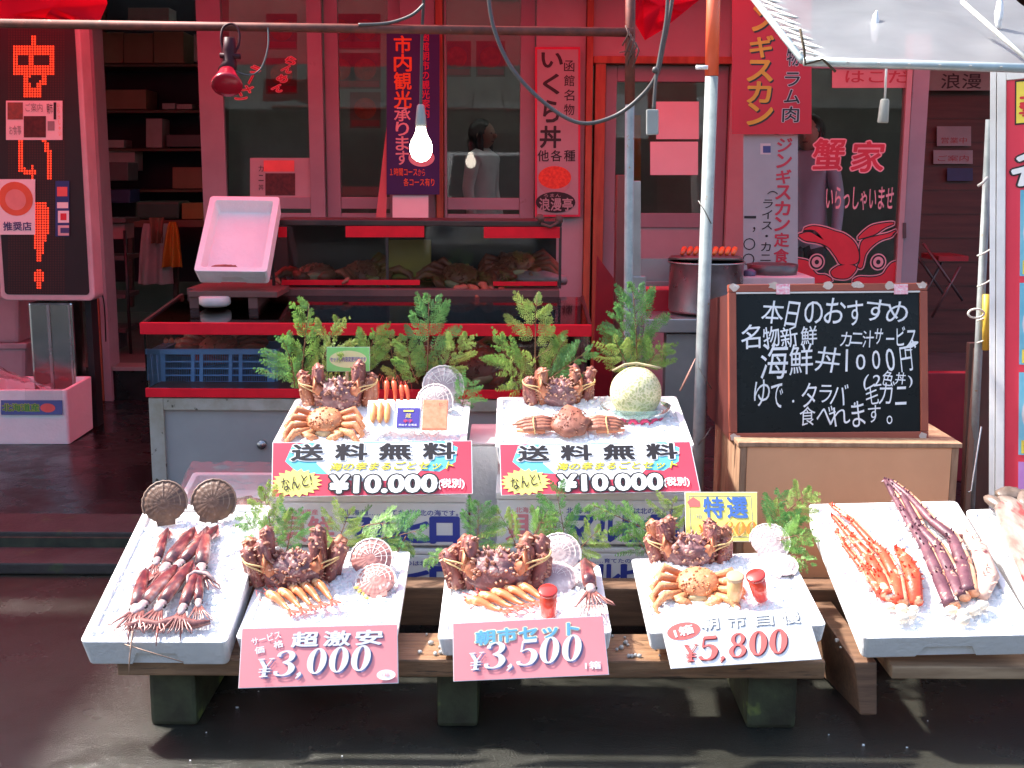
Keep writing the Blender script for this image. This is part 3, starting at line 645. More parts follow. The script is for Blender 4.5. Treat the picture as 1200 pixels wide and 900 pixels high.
# the gathered corners that hang down to the bar
cb = MB()
for pts in ([(722, -22), (735, -8), (742, 28), (757, 46), (775, 36), (800, 16), (824, -4), (828, -22)], [(-14, -30), (-14, 27), (30, 26), (62, 22), (92, 32), (118, 30), (121, 2), (123, -30)]):
    c = [at(px, py, 4.74) for px, py in pts]; ce = sum(c, V()) / len(c)
    ring = [p + V((0, .05 * math.sin(i * 2.4), 0)) for i, p in enumerate(c)]
    mid = [ce.lerp(p, .55) + V((0, .07 * math.sin(i * 3.1 + 1), 0)) for i, p in enumerate(c)]
    n = len(ring); vs = ring + mid + [ce + V((0, -.03, 0))]
    fs = [(i, (i + 1) % n, n + (i + 1) % n, n + i) for i in range(n)] + [(n + i, n + (i + 1) % n, 2 * n) for i in range(n)]
    cb = MB(); cb.add(vs, fs, True); cb.build('hanging_corner', tarpm, aw, True)
af = thing('pole_and_crossbar', 'rusty crossbar and thin grey post carrying the red awning', 'pole', T(at(738, 400, 4.5).x, 4.5, 0))
a, b_ = at(-40, 27, 4.5), at(742, 38, 4.5)
MB().tube([a, b_], .0165, 10).build('crossbar', rusty, af, True)
p0, p1, p2 = at(739, -40, 4.52), at(738, 122, 4.52), at(736, 400, 4.52)
MB().tube([p0, p1], .019, 10).build('rusted_sleeve', rusty, af, True)
MB().tube([p1 - V((0, 0, .002)), p2, V((p2.x, 4.55, .1))], .0175, 10).build('post', galv, af, True)
m = MB()
for i in range(5): q = at(733 + i * 3, 30 + i * 5, 4.47); m.tube([q, q + V((.01, -.02, -.03)), q + V((-.01, 0, -.07 - .02 * (i % 3)))], .003, 5)
q = at(735, 62, 4.5); m.tube([q + V((-.03, -.02, 0)), q + V((0, -.025, .004)), q + V((.03, -.02, -.002))], .002, 5)
m.build('rope_ties', mat('dark_rope', (.12, .06, .05), .8), af, True)
ap = thing('awning_pole', 'tall pole, orange at the top and mottled grey below, in front of the pots', 'pole', T(at(818, 600, 4.25).x, 4.25, 0))
p0, p1, p2 = at(837, -40, 4.2), at(834, 89, 4.2), at(818, 545, 4.22)
MB().tube([p0, p1], .0235, 12).build('upper_sleeve', mat('orange_sleeve', (.85, .13, .045), .45, c2=(.75, .1, .035)), ap, True)
d_ = (p2 - p1); k_ = (p2.z - .0) / -d_.z
MB().tube([p1 - V((0, 0, .001)), p2, p2 + d_ * k_], .0225, 12).build('lower_tube', galv, ap, True)
m = MB(); q = at(826, 79, 4.17); m.tube([q + V((-.03, 0, 0)), q + V((.01, 0, 0))], .008, 6); m.build('pin', whiteink, ap, True)
m = MB()
for y, y2 in ((235, 262), (430, 455), (520, 500)):
    a, b_ = at(818, y, 4.2), at(833, y2, 4.2); m.tube([a + V((0, -.01, 0)), (a + b_) / 2 + V((0, -.025, 0)), b_ + V((0, -.01, 0))], .0022, 5)
m.build('wire_wrap', mat('wire_grey', (.2, .2, .19), .5, .5), ap, True)
# clear vinyl awning at the upper right
vin = bpy.data.materials.new('clear_vinyl'); vin.use_nodes = True
N_, L_ = vin.node_tree.nodes, vin.node_tree.links; N_.remove(N_['Principled BSDF'])
tr_ = N_.new('ShaderNodeBsdfTransparent'); tr_.inputs[0].default_value = (.85, .87, .88, 1)
tl_ = N_.new('ShaderNodeBsdfTranslucent'); tl_.inputs[0].default_value = (.72, .75, .77, 1); df_ = N_.new('ShaderNodeBsdfDiffuse'); df_.inputs[0].default_value = (.55, .57, .58, 1)
gl_ = N_.new('ShaderNodeBsdfGlossy'); gl_.inputs[1].default_value = .25
m1, m2, m3 = (N_.new('ShaderNodeMixShader') for _ in range(3)); m1.inputs[0].default_value = .35; m3.inputs[0].default_value = .07
tc_ = N_.new('ShaderNodeTexCoord'); nn_ = N_.new('ShaderNodeTexNoise'); nn_.inputs['Scale'].default_value = 5; nn_.inputs['Detail'].default_value = 10
mp_ = N_.new('ShaderNodeMapping'); mp_.inputs['Scale'].default_value = (.6, .8, .6); L_.new(tc_.outputs['Object'], mp_.inputs[0])
mr_ = N_.new('ShaderNodeMapRange'); mr_.inputs[1].default_value = .3; mr_.inputs[2].default_value = .72; mr_.inputs[3].default_value = .62; mr_.inputs[4].default_value = .8
L_.new(mp_.outputs[0], nn_.inputs[0]); L_.new(nn_.outputs[0], mr_.inputs[0]); L_.new(mr_.outputs[0], m2.inputs[0])
L_.new(tl_.outputs[0], m1.inputs[1]); L_.new(df_.outputs[0], m1.inputs[2]); L_.new(tr_.outputs[0], m2.inputs[1]); L_.new(m1.outputs[0], m2.inputs[2]); L_.new(m2.outputs[0], m3.inputs[1]); L_.new(gl_.outputs[0], m3.inputs[2]); L_.new(m3.outputs[0], N_['Material Output'].inputs[0])
va = thing('vinyl_awning', 'greyish clear vinyl sheet laced to a pale pipe at the upper right', 'awning', T(at(1050, 77, 3.6).x, 3.6, 1.9))
c0, c1, d0 = at(942, 72, 3.6), at(1300, 83, 3.6), at(872, -16, 4.4)
d1 = d0 + (c1 - c0) * 1.05
b = MB(); sheet(b, lambda u, v: (c0.lerp(c1, u)).lerp(d0.lerp(d1, u), v) + V((0, 0, -.012 * math.sin(u * 9) * math.sin(v * 3.1) + .012 * noise.noise(V((u * 9, v * 6, 2))))), 30, 16); b.build('vinyl_sheet', vin, va, True)
pp = mat('pale_pipe', (.5, .56, .54), .4, .3, c2=(.4, .46, .44), sc_=15)
MB().tube([c0, c1], .0135, 12).build('front_pipe', pp, va, True)
MB().tube([c0 + V((0, .016, .004)), d0], .011, 10).build('side_pipe', pp, va, True)
ropem = mat('white_rope', (.7, .68, .6), .8); m = MB(); ln = d0 - c0
for i in range(9):
    t = .05 + i * .1; a = c0 + ln * t + V((.0, 0, .015)); b_ = c0 + ln * (t + .06) + (c1 - c0).normalized() * (.1 + .01 * (i % 2)) - V((0, .0, .015)); e_ = c0 + ln * (t + .1) + V((0, 0, .015))
    m.tube([a, b_, e_], .0035, 5)
for i in range(10):
    t = .04 + i * .1; a = c0.lerp(c1, t); b_ = c0.lerp(c1, t + .05) + ln * .05; e_ = c0.lerp(c1, t + .1); m.tube([a - V((0, .015, 0)), b_ - V((0, 0, .012)), e_ - V((0, .015, 0))], .003, 5)
m.build('lacing', ropem, va, True)
m = MB(); m.tube([c0 + V((-.02, -.02, .09)), c0 + V((-.005, -.02, .03)), c0 + V((.0, -.02, -.01)), c0 + V((.05, -.018, .005)), c0 + V((.09, -.016, -.03))], .004, 6); m.build('corner_tie', mat('brown_cord', (.09, .06, .03), .8), va, True)
m = MB(); a, b_ = at(1128, -10, 3.9), at(1215, 66, 3.6); m.tube([a - V((0, 0, .03)), b_ - V((0, 0, .03))], .007, 6); m.build('brace_cord', ropem, va, True)
b = MB()
for r in ((1020, 14, 1031, 48), (1160, 10, 1182, 20)):
    q0, q1 = at(r[0], r[1], 4.0), at(r[2], r[3], 4.0)
    b = MB(); b.blob(.012, .02, .05, T((q0 + q1) / 2), 10, 8, .3, 4); b.build('patch', whiteink, va, True)

# cables and the pull cord
cabm = mat('grey_cable', (.075, .075, .075), .5)
def curve_px(pts, k=8): return [at(px, py, Y) for px, py, Y in smooth2([tuple(map(float, p)) for p in pts], k)]
m = MB(); m.tube(curve_px([(571, -20, 4.45), (578, 30, 4.45), (600, 80, 4.44), (640, 122, 4.42), (680, 144, 4.4), (720, 136, 4.4), (752, 112, 4.38), (770, 86, 4.36), (778, 50, 4.36), (786, 10, 4.36), (790, -20, 4.36)]), .0075, 7)
m.solo('power_cable', cabm, 'long grey cable sagging in a loop from the awning past the white banner', 'cable')
pc = thing('extension_socket', 'hanging grey plug socket on a short cable beside the thin post', 'socket', T(at(766, 145, 4.33)))
MB().tube(curve_px([(783, -20, 4.34), (781, 20, 4.34), (774, 60, 4.34), (769, 90, 4.33), (766, 128, 4.33)]), .0065, 7).build('cable', cabm, pc, True)
m = MB(); m.rect((758, 128, 772, 158), face(765, 143, 4.315), 0, .03); m.build('socket_body', mat('socket_grey', (.3, .33, .32), .4), pc, True, bev=.005)
m = MB(); m.blob(.012, .012, .012, T(at(768, 82, 4.32))); m.build('knot', cabm, pc, True)
pl_ = thing('pull_switch', 'grey switch hanging on a white cord under the vinyl awning', 'switch', T(at(1036, 130, 3.75)))
MB().tube([at(1039, 70, 3.7), at(1037, 117, 3.75)], .0035, 6).build('cord', whiteink, pl_, True)
a, b_ = at(1037, 116, 3.75), at(1034.5, 144, 3.75); MB().tube([a, a.lerp(b_, .06), b_.lerp(a, .05), b_], [.01, .0135, .0165, .014], 14).build('switch_body', mat('switch_grey', (.36, .35, .31), .5), pl_, True)

# red clip lamp on the crossbar
lamp = thing('clip_lamp', 'dark red reflector lamp clipped to the crossbar', 'lamp', T(at(267, 40, 4.47)))
hous = mat('lamp_maroon', (.05, .006, .012), .5, spec=.2, c2=(.035, .005, .008))
a, b_, c = at(269, 44, 4.44), at(269, 74, 4.44), at(266, 84, 4.42)
MB().tube([a, a.lerp(b_, .5), b_, c], [.02, .024, .026, .033], 14).build('socket', hous, lamp, True)
m = MB(); m.tube(curve_px([(262, 62, 4.44), (259, 45, 4.45), (262, 32, 4.47), (272, 28, 4.47), (280, 36, 4.46), (280, 52, 4.45), (275, 62, 4.44)]), .0045, 7); m.tube([at(258, 65, 4.43), at(282, 66, 4.43)], .01, 8); m.build('clamp', hous, lamp, True)
a, b_ = at(266.5, 83, 4.42), at(265.5, 106, 4.36); ax = (b_ - a).normalized()
m = MB(); m.tube([a, a + ax * .02, a + ax * .045, a + ax * .066, a + ax * .074, a + ax * .08], [.028, .034, .045, .056, .054, .03], 20); m.build('reflector_bulb', mat('red_bulb', (.42, .01, .03), .25, c2=(.36, .008, .025), trans=.2), lamp, True)
m = MB(); m.tube(curve_px([(277, 84, 4.42), (292, 88, 4.43), (306, 80, 4.44), (314, 55, 4.46), (314, 30, 4.49)]), .0035, 6); m.build('lead', cabm, lamp, True)
# lit bulb
lb = thing('hanging_bulb', 'lit white bulb hanging on a cable before the blue banner', 'bulb', T(at(493, 160, 4.6)))
m = MB(); m.tube(curve_px([(497, -10, 4.5), (495, 30, 4.55), (494, 70, 4.58), (493, 126, 4.6)]), .006, 7); m.tube(curve_px([(497, 5, 4.5), (482, 18, 4.49), (455, 27, 4.49), (420, 29, 4.48)]), .006, 7); m.build('cable', cabm, lb, True)
a = at(493, 122, 4.6); MB().lathe([(.008, 0), (.014, -.006), (.017, -.03), (.021, -.07), (.02, -.083)], 16, T(a)).build('socket', mat('socket_grey', (.3, .33, .32)), lb, True)
bm_ = mat('lit_bulb', (1, .95, .9), .3, emit=(1, .9, .75), es=6)
MB().lathe([(.017, -.083), (.02, -.1), (.026, -.115), (.037, -.135), (.043, -.155), (.042, -.175), (.034, -.196), (.018, -.21), (.002, -.214)], 24, T(a)).build('glass_bulb', bm_, lb, True)

# ================================================================== BANNERS AND SIGNS ON THE SHOP FRONT
navy = mat('navy_cloth', (.035, .03, .15), .75, c2=(.03, .025, .12), sc_=3); brick_o = mat('orange_lettering', (.8, .18, .04), .6); pinkl = mat('pale_lettering', (.75, .5, .5), .6); redl = mat('crimson_lettering', (.6, .03, .09), .6)
def banner(name, r, Y, m, label, cat, wav=.006, th=.003):
    F = face((r[0] + r[2]) / 2, (r[1] + r[3]) / 2, Y); o = thing(name, label, cat, F)
    b = MB(); b.rect(r, F, 0, th); b.build('cloth', m, o, True); return o, F
o, F = banner('tour_banner', (453, 36, 515, 228), 7.1, navy, 'dark blue hanging banner with orange characters behind the lit bulb', 'banner')
for i, ch in enumerate('市内観光'): textp(ch, F, (462, 42 + i * 21.5, 482, 62 + i * 21.5), brick_o, o, off=.022)
for i, ch in enumerate('承ります'): textp(ch, F, (462 + (i > 0) * 2, 126 + i * 17, 481 - (i > 0) * 2, 142 + i * 17), pinkl, o, off=.015)
textp('函館朝市の観光案内、', F, (494, 38, 503, 150), redl, o, vertical=True, off=.015)
textp('１時間コース', F, (457, 197, 489, 206), brick_o, o, off=.012); textp('から', F, (490, 198, 498, 206), brick_o, o); textp('各コース有り', F, (473, 209, 509, 218), brick_o, o, off=.012)
b = MB(); c = on(494, 185, F); b.poly(ell(c.x, c.y, 15 / FPX * 7.1, 10 / FPX * 7.1), .001, .001, F); b.build('speech_bubble', pinkl, o, True)
b = MB(); b.rect((460, 229, 502, 257), face(480, 240, 7.12), 0, .003); b.solo('white_notice', paper, 'blank white sheet hanging under the dark blue banner', 'notice')
b = MB(); b.poly([(p.x, p.y) for p in (on(440, 255, F), on(452, 255, F), on(456, 145, F), on(453, 145, F))], -.02, -.017, F); b.solo('folded_banner', mat('faded_pink_cloth', (.6, .2, .2), .8), 'narrow faded pink cloth hanging left of the dark blue banner', 'banner')
# ikura bowl sign
o, F = banner('rice_bowl_sign', (627, 55, 680, 254), 7.2, mat('crimson_border', (.62, .03, .09), .5), 'tall white sign with a red border and a picture of an orange rice bowl', 'sign', th=.012)
b = MB(); b.rect((629.5, 58, 677.5, 251.5), F, .002); b.build('face', wallwhite, o, True)
for ch, r in zip('いくら丼', ((635, 62, 659, 79), (637, 87, 655, 110), (637, 118, 655, 143), (633, 148, 657, 173))): textp(ch, F, r, blackink, o, off=.024, z=.004)
for i, ch in enumerate('函館名物'): textp(ch, F, (661, 71 + i * 17, 673, 84 + i * 17), blackink, o, off=.006, z=.004)
for i, ch in enumerate('他各種'): textp(ch, F, (630 + i * 15.5, 176, 643 + i * 15.5, 189), blackink, o, off=.012, z=.004)
def disc(F, px, py, rx, ry, z, m, nm, o, Y): 
    c = on(px, py, F); b = MB(); b.poly(ell(c.x, c.y, rx / FPX * Y, ry / FPX * Y), z, z, F); return b.build(nm, m, o, True)
c = on(650, 212, F); k = 7.2 / FPX
b = MB(); b.poly([(c.x - 20 * k, c.y), (c.x + 19 * k, c.y)] + [(c.x + x * k, c.y + y * k) for x, y in ((17, -8), (10, -14), (5, -17), (-5, -17), (-11, -14), (-17, -8))], .004, .004, F); b.build('bowl_picture', mat('bowl_grey', (.45, .3, .32), .5), o, True)
disc(F, 650, 208, 19, 13, .005, mat('roe_orange', (.8, .09, .03), .5, c2=(.55, .04, .02), sc_=60), 'roe_picture', o, 7.2)
disc(F, 651, 237, 23, 12, .006, blackink, 'name_oval', o, 7.2); textp('浪漫亭', F, (632, 232, 671, 247), wallwhite, o, off=.02, z=.008); textp('ろまん', F, (637, 227, 657, 231), wallwhite, o, z=.008)
# red lamb barbecue banner and the menu strip below
YB = 5.6
o, F = banner('lamb_banner', (858, -60, 951, 157), YB, mat('banner_red', (.62, .012, .03), .5, c2=(.56, .01, .025), sc_=3), 'bright red vinyl banner with orange and black characters by the vinyl awning', 'banner')
ol = mat('amber_lettering', (.85, .35, .02), .5)
for ch, r in zip('ジンギスカン', ((881, -28, 910, 0), (882, 8, 906, 36), (879, 42, 906, 67), (876, 71, 905, 95), (876, 96, 903, 120), (876, 121, 905, 146))):
    textp(ch, F, r, blackink, o, off=.03, z=.001, dx=.006, dy=-.006, name='lettering_shadow'); textp(ch, F, r, ol, o, off=.026, z=.002)
for ch, r in zip('名物ラム肉', ((922, 30, 937, 52), (922, 56, 937, 77), (920, 85, 937, 101), (919, 105, 937, 121), (917, 125, 936, 143))): textp(ch, F, r, blackink, o, off=.012, z=.002, halo=pinkl, hoff=.045)
o, F = banner('lamb_menu_strip', (871, 157.5, 935, 318), YB + .03, wallwhite, 'long pinkish white menu strip with red characters hanging under the red banner', 'banner')
for i, ch in enumerate('ジンギスカン定食'):
    textp(ch, F, (911 - i * .6, 162 + i * 18.5, 928 - i * .6, 178 + i * 18.5), dred, o, off=.026, z=.002)
textp('（ライス・カニ汁', F, (892, 220, 905, 321), blackink, o, vertical=True, off=.004, z=.002)
for ch, r in zip('一，〇〇', ((872, 253, 886, 256), (882, 266, 885, 272), (871, 279, 885, 293), (870, 297, 884, 311))): textp(ch, F, r, blackink, o, z=.002)
b = MB(); b.rect((891, 168, 903, 181), F, .001); b.build('seal', pinkl, o, True); b = MB(); b.rect((894, 171, 903, 179), F, .002); b.build('seal_centre', mat('navy_print', (.06, .06, .2)), o, True)

# ---- LED sign at the left
YS = 6.4
led = thing('led_sign', 'tall black scrolling LED sign with glowing red dots in a pale rounded frame', 'sign', T(at(48, 350, YS)))
F = face(48, 190, YS)
def rrect(x0, y0, x1, y1, r, n=5):
    out = []
    for cx, cy, a0 in ((x1 - r, y1 - r, 0), (x0 + r, y1 - r, 90), (x0 + r, y0 + r, 180), (x1 - r, y0 + r, 270)):
        for i in range(n + 1): q = R(a0 + 90 * i / n); out.append((cx + r * math.cos(q), cy + r * math.sin(q)))
    return out
a, c = on(1, 352, F), on(93, 18, F)
b = MB(); b.poly(rrect(a.x, a.y, c.x, c.y, .035), -.14, 0, F); b.build('frame', mat('sign_frame', (.62, .5, .5), .4), led, True, bev=.008)
a, c = on(6, 345, F), on(87, 24, F)
b = MB(); b.poly(rrect(a.x, a.y, c.x, c.y, .02), .001, .003, F); b.build('face', mat('led_face', (.02, .008, .012), .35), led, True)
a, c = on(80, 340, F), on(86, 30, F)
off_m = mat('led_off', (.06, .015, .015), .4); on_m = mat('led_lit', (.8, .05, .02), .4, emit=(1, .045, .012), es=.6)
dots = set()
def blk(c0, c1, r0, r1): 
    for r in range(r0, r1 + 1):
        for c in range(c0, c1 + 1): dots.add((c, r))
blk(7, 8, 0, 3); blk(0, 15, 4, 7); blk(0, 1, 8, 11); blk(6, 7, 8, 11); blk(14, 15, 8, 11); blk(0, 15, 12, 15); blk(4, 6, 16, 16); blk(4, 5, 17, 18); blk(11, 12, 16, 19); blk(10, 10, 18, 20); blk(4, 6, 19, 20); blk(4, 10, 21, 24); dots.discard((7, 20)); blk(9, 9, 19, 20)
blk(2, 3, 41, 54); blk(4, 4, 53, 55); blk(5, 8, 54, 55); blk(7, 7, 52, 57); blk(8, 8, 54, 55); blk(11, 12, 41, 42); blk(12, 13, 43, 46); blk(13, 14, 46, 57)
blk(8, 12, 67, 69); blk(8, 13, 69, 79); blk(8, 12, 80, 82); blk(8, 11, 83, 85); blk(9, 11, 86, 87); blk(9, 10, 88, 90); blk(9, 10, 94, 94); blk(8, 11, 95, 97); blk(8, 11, 98, 98); blk(9, 10, 99, 101)
b, b2 = MB(), MB(); pit = 3.05; k = YS / FPX
for r in range(-4, 104):
    for c in range(-2, 20):
        p = on(17 + c * pit, 43 + r * pit * .955, F); h_ = .98 * k
        (b if (c, r) in dots else b2).add([(p.x - h_, p.y - h_, .0045), (p.x + h_, p.y - h_, .0045), (p.x + h_, p.y + h_, .0045), (p.x - h_, p.y + h_, .0045)], [(0, 1, 2, 3)], False, F)
b.build('lit_dots', on_m, led, True); b2.build('unlit_dots', off_m, led, True)
o, M, w_, h_, c = card('shop_leaflet', R4(7, 118, 73, 164), YS - .01, paper, 'landscape leaflet with photo blocks taped across the LED sign', 'leaflet')
for r, m_ in (((9, 120, 27, 140), mat('leaflet_photo', (.3, .1, .07), .5, c2=(.15, .08, .06), sc_=40)), ((28, 136, 54, 161), mat('dark_photo', (.1, .02, .02))), ((63, 120, 66, 140), blackink), ((56, 142, 64, 153), greyink)):
    b = MB(); b.rect(r, M, .002); b.build('picture', m_, o, True)
textp('朝市', M, (55, 121, 62, 133), blackink, o, z=.003); textp('ご案内', M, (30, 121, 50, 131), greyink, o, z=.003); textp('いらっしゃい', M, (68, 120, 71, 160), orangeink, o, z=.003, vertical=True); textp('お食事', M, (11, 147, 25, 158), greyink, o, z=.003)
o, M, w_, h_, c = card('recommended_shop_sticker', R4(-2, 210, 41, 275), YS - .012, paper, 'pale square sticker with an orange disc and dark blue characters on the LED sign', 'sticker')
disc(M, 18.5, 233, 20, 19.5, .0015, mat('disc_orange', (.75, .16, .07), .5), 'disc', o, YS); disc(M, 18.5, 234, 12, 12, .0025, mat('disc_pink', (.8, .35, .3), .5), 'inner_disc', o, YS)
textp('推奨店', M, (4, 260, 37, 270), mat('navy_print', (.06, .06, .2)), o, off=.018, z=.003)
o, M, w_, h_, c = card('card_sticker', R4(65, 212, 81, 277), YS - .01, mat('sticker_blue', (.03, .05, .22), .4), 'narrow blue sticker strip with small emblems on the LED sign', 'sticker')
for r, m_ in (((67, 219, 79, 230), coralink), ((67, 237, 80, 244), paper), ((68, 247, 81, 261), paper), ((71, 250, 78, 258), redink), ((68, 264, 81, 276), pinkl), ((71, 267, 81, 273), mat('navy_print', (.06, .06, .2)))):
    b = MB(); b.rect(r, M, .0015 + .001 * (r[0] == 71)); b.build('emblem', m_, o, True)
st = thing('sign_stand', 'shiny stainless steel box standing under the LED sign', 'stand', T(at(58, 440, YS)))
a, c = at(31, 355, YS - .02), at(88, 445, YS - .02)
b = MB(); b.box(a.x, c.x, YS - .0, YS + .16, .1, a.z); b.build('box', mat('shiny_steel', (.45, .43, .42), .16, 1, c2=(.36, .34, .33), wear=.06), st, True, bev=.012)
b = MB(); b.box(a.x + .1, a.x + .115, YS - .008, YS - .001, .12, a.z - .01); b.box(c.x - .02, c.x - .012, YS - .008, YS - .001, .12, a.z - .01); b.build('seam', steel, st, True)
b = MB(); a = at(88.5, 30, YS + .2); c = at(96, 30, YS + .2); b.box(a.x, c.x, YS + .1, YS + .2, .1, 2.6); b.solo('dark_post', black, 'black post standing behind the LED sign', 'post')
m = MB(); m.tube(curve_px([(95, 240, 6.6), (99, 280, 6.6), (108, 310, 6.6), (115, 330, 6.62), (121, 350, 6.65), (123, 372, 6.7), (124, 400, 6.8)]), .004, 6); m.solo('thin_cable', black, 'thin black cable hanging along the door jamb', 'cable')
# translucent crates at far left
cr = mat('frosted_crate', (.55, .42, .45), .35, trans=.35, c2=(.48, .35, .38))
for i, (r, nm) in enumerate((((-60, 345, 22, 402), 'upper frosted plastic crate at the far left edge'), ((-66, 404, 30, 446), 'lower frosted plastic crate under the other at the far left edge'))):
    F = face(0, 400, 6.75); b = MB(); b.rect(r, F, 0, .3); o = b.solo('frosted_crate', cr, nm, 'crate', 'frosted crates', bev=.02)
    b = MB(); b.rect((r[0], r[1] - 2, r[2] + 2, r[1] + 5), F, .008, .316); b.build('rim', cr, o, True, bev=.006)
a = at(0, 446, 6.75); b = MB(); b.box(at(-70, 400, 6.75).x, at(26, 400, 6.75).x, 6.76, 7.04, .1, a.z - .002); b.solo('crate_base', darkwood, 'dark wooden block carrying the frosted crates', 'block')

# ================================================================== DISPLAY CASE
CY = 4.75
dc = thing('display_case', 'refrigerated seafood display case edged with bright red tape', 'display case', T(at(430, 600, CY).x, CY, .1))
xa, xb = at(168, 400, CY).x, at(692, 400, CY).x
def cz(y, Y=CY): return at(430, y, Y).z
z1, z2, z3, z4 = cz(466.5), cz(456), cz(393), cz(379)
ba, bb = xa + .012, xb - .012
b = MB(); b.box(ba, bb, CY + .02, CY + .95, .1, z1 - .002); b.build('base_cabinet', greycab, dc, True, bev=.004)
b = MB()
for x0, x1, y0, y1 in ((ba - .004, ba + .055, .1, z1 - .005), (bb - .055, bb + .004, .1, z1 - .005)): b.box(x0, x1, CY + .002, CY + .019, y0, y1)
b.box(ba + .0555, bb - .0555, CY + .002, CY + .019, z1 - .055, z1 - .005); b.box(ba + .0555, bb - .0555, CY + .004, CY + .019, .1, .17); b.build('base_frame', worn, dc, True, bev=.003)
b = MB(); a = at(306, 522, CY); b.tube([V((a.x, CY + .021, a.z)), V((a.x, CY + .006, a.z))], [.02, .018], 18); b.build('vent_knob', steel, dc, True)
b = MB(); b.box(ba + .06, bb - .06, CY + .019, CY + .0205, .175, .19); b.build('panel_seam', darkmetal, dc, True)
b = MB(); b.box(xa, xb, CY - .006, CY + .012, z1, z2); b.build('lower_tape', red_tape, dc, True, bev=.002)
b = MB(); b.box(xa - .01, xb + .004, CY - .008, CY + .01, z3, z4); b.build('upper_tape', red_tape, dc, True, bev=.003)
b = MB(); b.box(xa + .01, xb - .01, CY + .013, CY + .92, z2 - .03, z2 - .004); b.build('deck', mat('case_deck', (.06, .05, .05), .4, c2=(.04, .035, .035)), dc, True)
b = MB(); b.box(xa + .012, xb - .012, CY + .002, CY + .008, z2 + .001, z3 - .001); b.build('front_pane', casepane, dc, True)
b = MB()
for x in (xa, xb - .012): b.box(x, x + .012, CY + .011, CY + .9, z2, z3 - .001)
b.build('side_pane', casepane, dc, True)
b = MB(); b.box(xa + .01, xb - .01, CY + .9, CY + .93, z2, z3); b.build('inner_back', mat('case_inner', (.075, .045, .045), .5, c2=(.05, .03, .03)), dc, True)
zb = cz(346, 5.34)
def slab(b, x0, x1, ya, yb, za, zb_, t=.008): b.add([(x0, ya, za), (x1, ya, za), (x1, yb, zb_), (x0, yb, zb_), (x0, ya, za - t), (x1, ya, za - t), (x1, yb, zb_ - t), (x0, yb, zb_ - t)], [(0, 1, 2, 3), (7, 6, 5, 4), (0, 4, 5, 1), (1, 5, 6, 2), (2, 6, 7, 3), (3, 7, 4, 0)])
b = MB(); slab(b, xa + .01, xb - .01, CY + .0105, 5.33, z4 - .004, zb - .002); b.build('sloping_top_pane', glassmat('dark_pane', (.62, .56, .54), .05), dc, True)
b = MB(); slab(b, xa - .004, xa + .009, CY + .0105, 5.33, z4 + .004, zb + .004, .02); slab(b, xb - .009, xb + .004, CY + .0105, 5.33, z4 + .004, zb + .004, .02); b.build('side_trim', darkmetal, dc, True)
b = MB(); b.box(at(217, 345, 5.3).x, at(656, 345, 5.3).x, 5.331, 5.8, zb - .02, cz(339, 5.33)); b.build('ledge', mat('ledge_wood', (.16, .06, .05), .5, c2=(.1, .04, .035), sc_=5), dc, True, bev=.003)
UY = 5.4
ua, ub = at(318, 300, UY).x, at(658, 300, UY).x
uz0, uz1 = cz(338, UY) + .004, cz(265, UY)
b = MB(); b.box(ua, ub, UY, UY + .34, uz1 + .001, cz(258, UY)); b.build('upper_lid', darkmetal, dc, True, bev=.004)
b = MB()
for x in (ua, at(452, 300, UY).x, ub - .012): b.box(x, x + .012, UY + .001, UY + .012, uz0, uz1)
b.box(ua + .0125, ub - .0125, UY + .325, UY + .335, uz0, uz1); b.build('upper_frame', mat('case_frame_dark', (.03, .02, .02), .4), dc, True)
b = MB(); b.box(ua + .0125, ub - .0125, UY + .003, UY + .008, uz0, uz1); b.build('upper_pane', casepane, dc, True)
b = MB()
for x0, x1, y0, y1 in ((326, 336, 266, 278), (405, 497, 265, 278), (567, 656, 266, 279), (330, 492, 328, 334), (578, 653, 330, 335)): b = MB(); b.rect((x0, y0, x1, y1), face(430, 300, UY - .002), 0, .004); b.build('tape_strip', red_tape, dc, True)
b = MB(); b.rect((453, 281, 505, 326), face(480, 300, UY + .2), 0, .02); b.build('inner_divider', mat('ochre_board', (.35, .25, .04)), dc, True)
b = MB(); b.blob(.02, .02, .02, T(at(634, 256, UY)), 8, 6, .5, 5); b.blob(.018, .018, .02, T(at(655, 257, UY)), 8, 6, .5, 5, 2); b.tube([at(634, 262, UY - .01), at(645, 266, UY - .01), at(655, 260, UY - .01)], .008, 6); b.build('tied_cord', mat('dark_rope', (.12, .06, .05), .8), dc, True)
# blue basket
bk = thing('basket', 'blue plastic mesh basket of crab inside the display case', 'basket', T(at(254, 455, 5.0).x, 5.0, z2 - .003))
blue = mat('blue_plastic', (.2, .42, .85), .45, c2=(.17, .37, .76))
F = face(254, 433, 4.93)
b = MB(); b.rect((183, 409, 325, 415), F, .008, .016); b.rect((187, 452, 321, 456), F, 0, .01)
for x0, x1 in ((186, 194), (224, 228), (234, 238), (268, 272), (280, 284), (313, 322)): b.rect((x0, 415, x1, 452), F, .002, .01)
for y in (423, 431, 439, 447): b.rect((190, y, 318, y + 1.7), F, .0, .007)
b.build('front_wall', blue, bk, True)
b = MB()
for i in range(60): x = 193 + i * 2.1; b.rect((x, 415, x + .6, 452), F, -.004, .002)
b.build('mesh_ribs', mat('blue_mesh', (.12, .26, .55), .5), bk, True)
p0, p1, p2 = at(184, 412, 4.93), at(324, 412, 4.93), at(320, 455, 4.93)
b = MB(); b.box(p0.x, p0.x + .01, 4.942, 5.25, p2.z, p0.z); b.box(p1.x - .01, p1.x, 4.942, 5.25, p2.z, p0.z); b.box(p0.x, p1.x, 5.251, 5.26, p2.z, p0.z); b.box(p0.x + .01, p1.x - .01, 4.942, 5.25, p2.z, p2.z + .006); b.build('basket_walls', blue, bk, True)

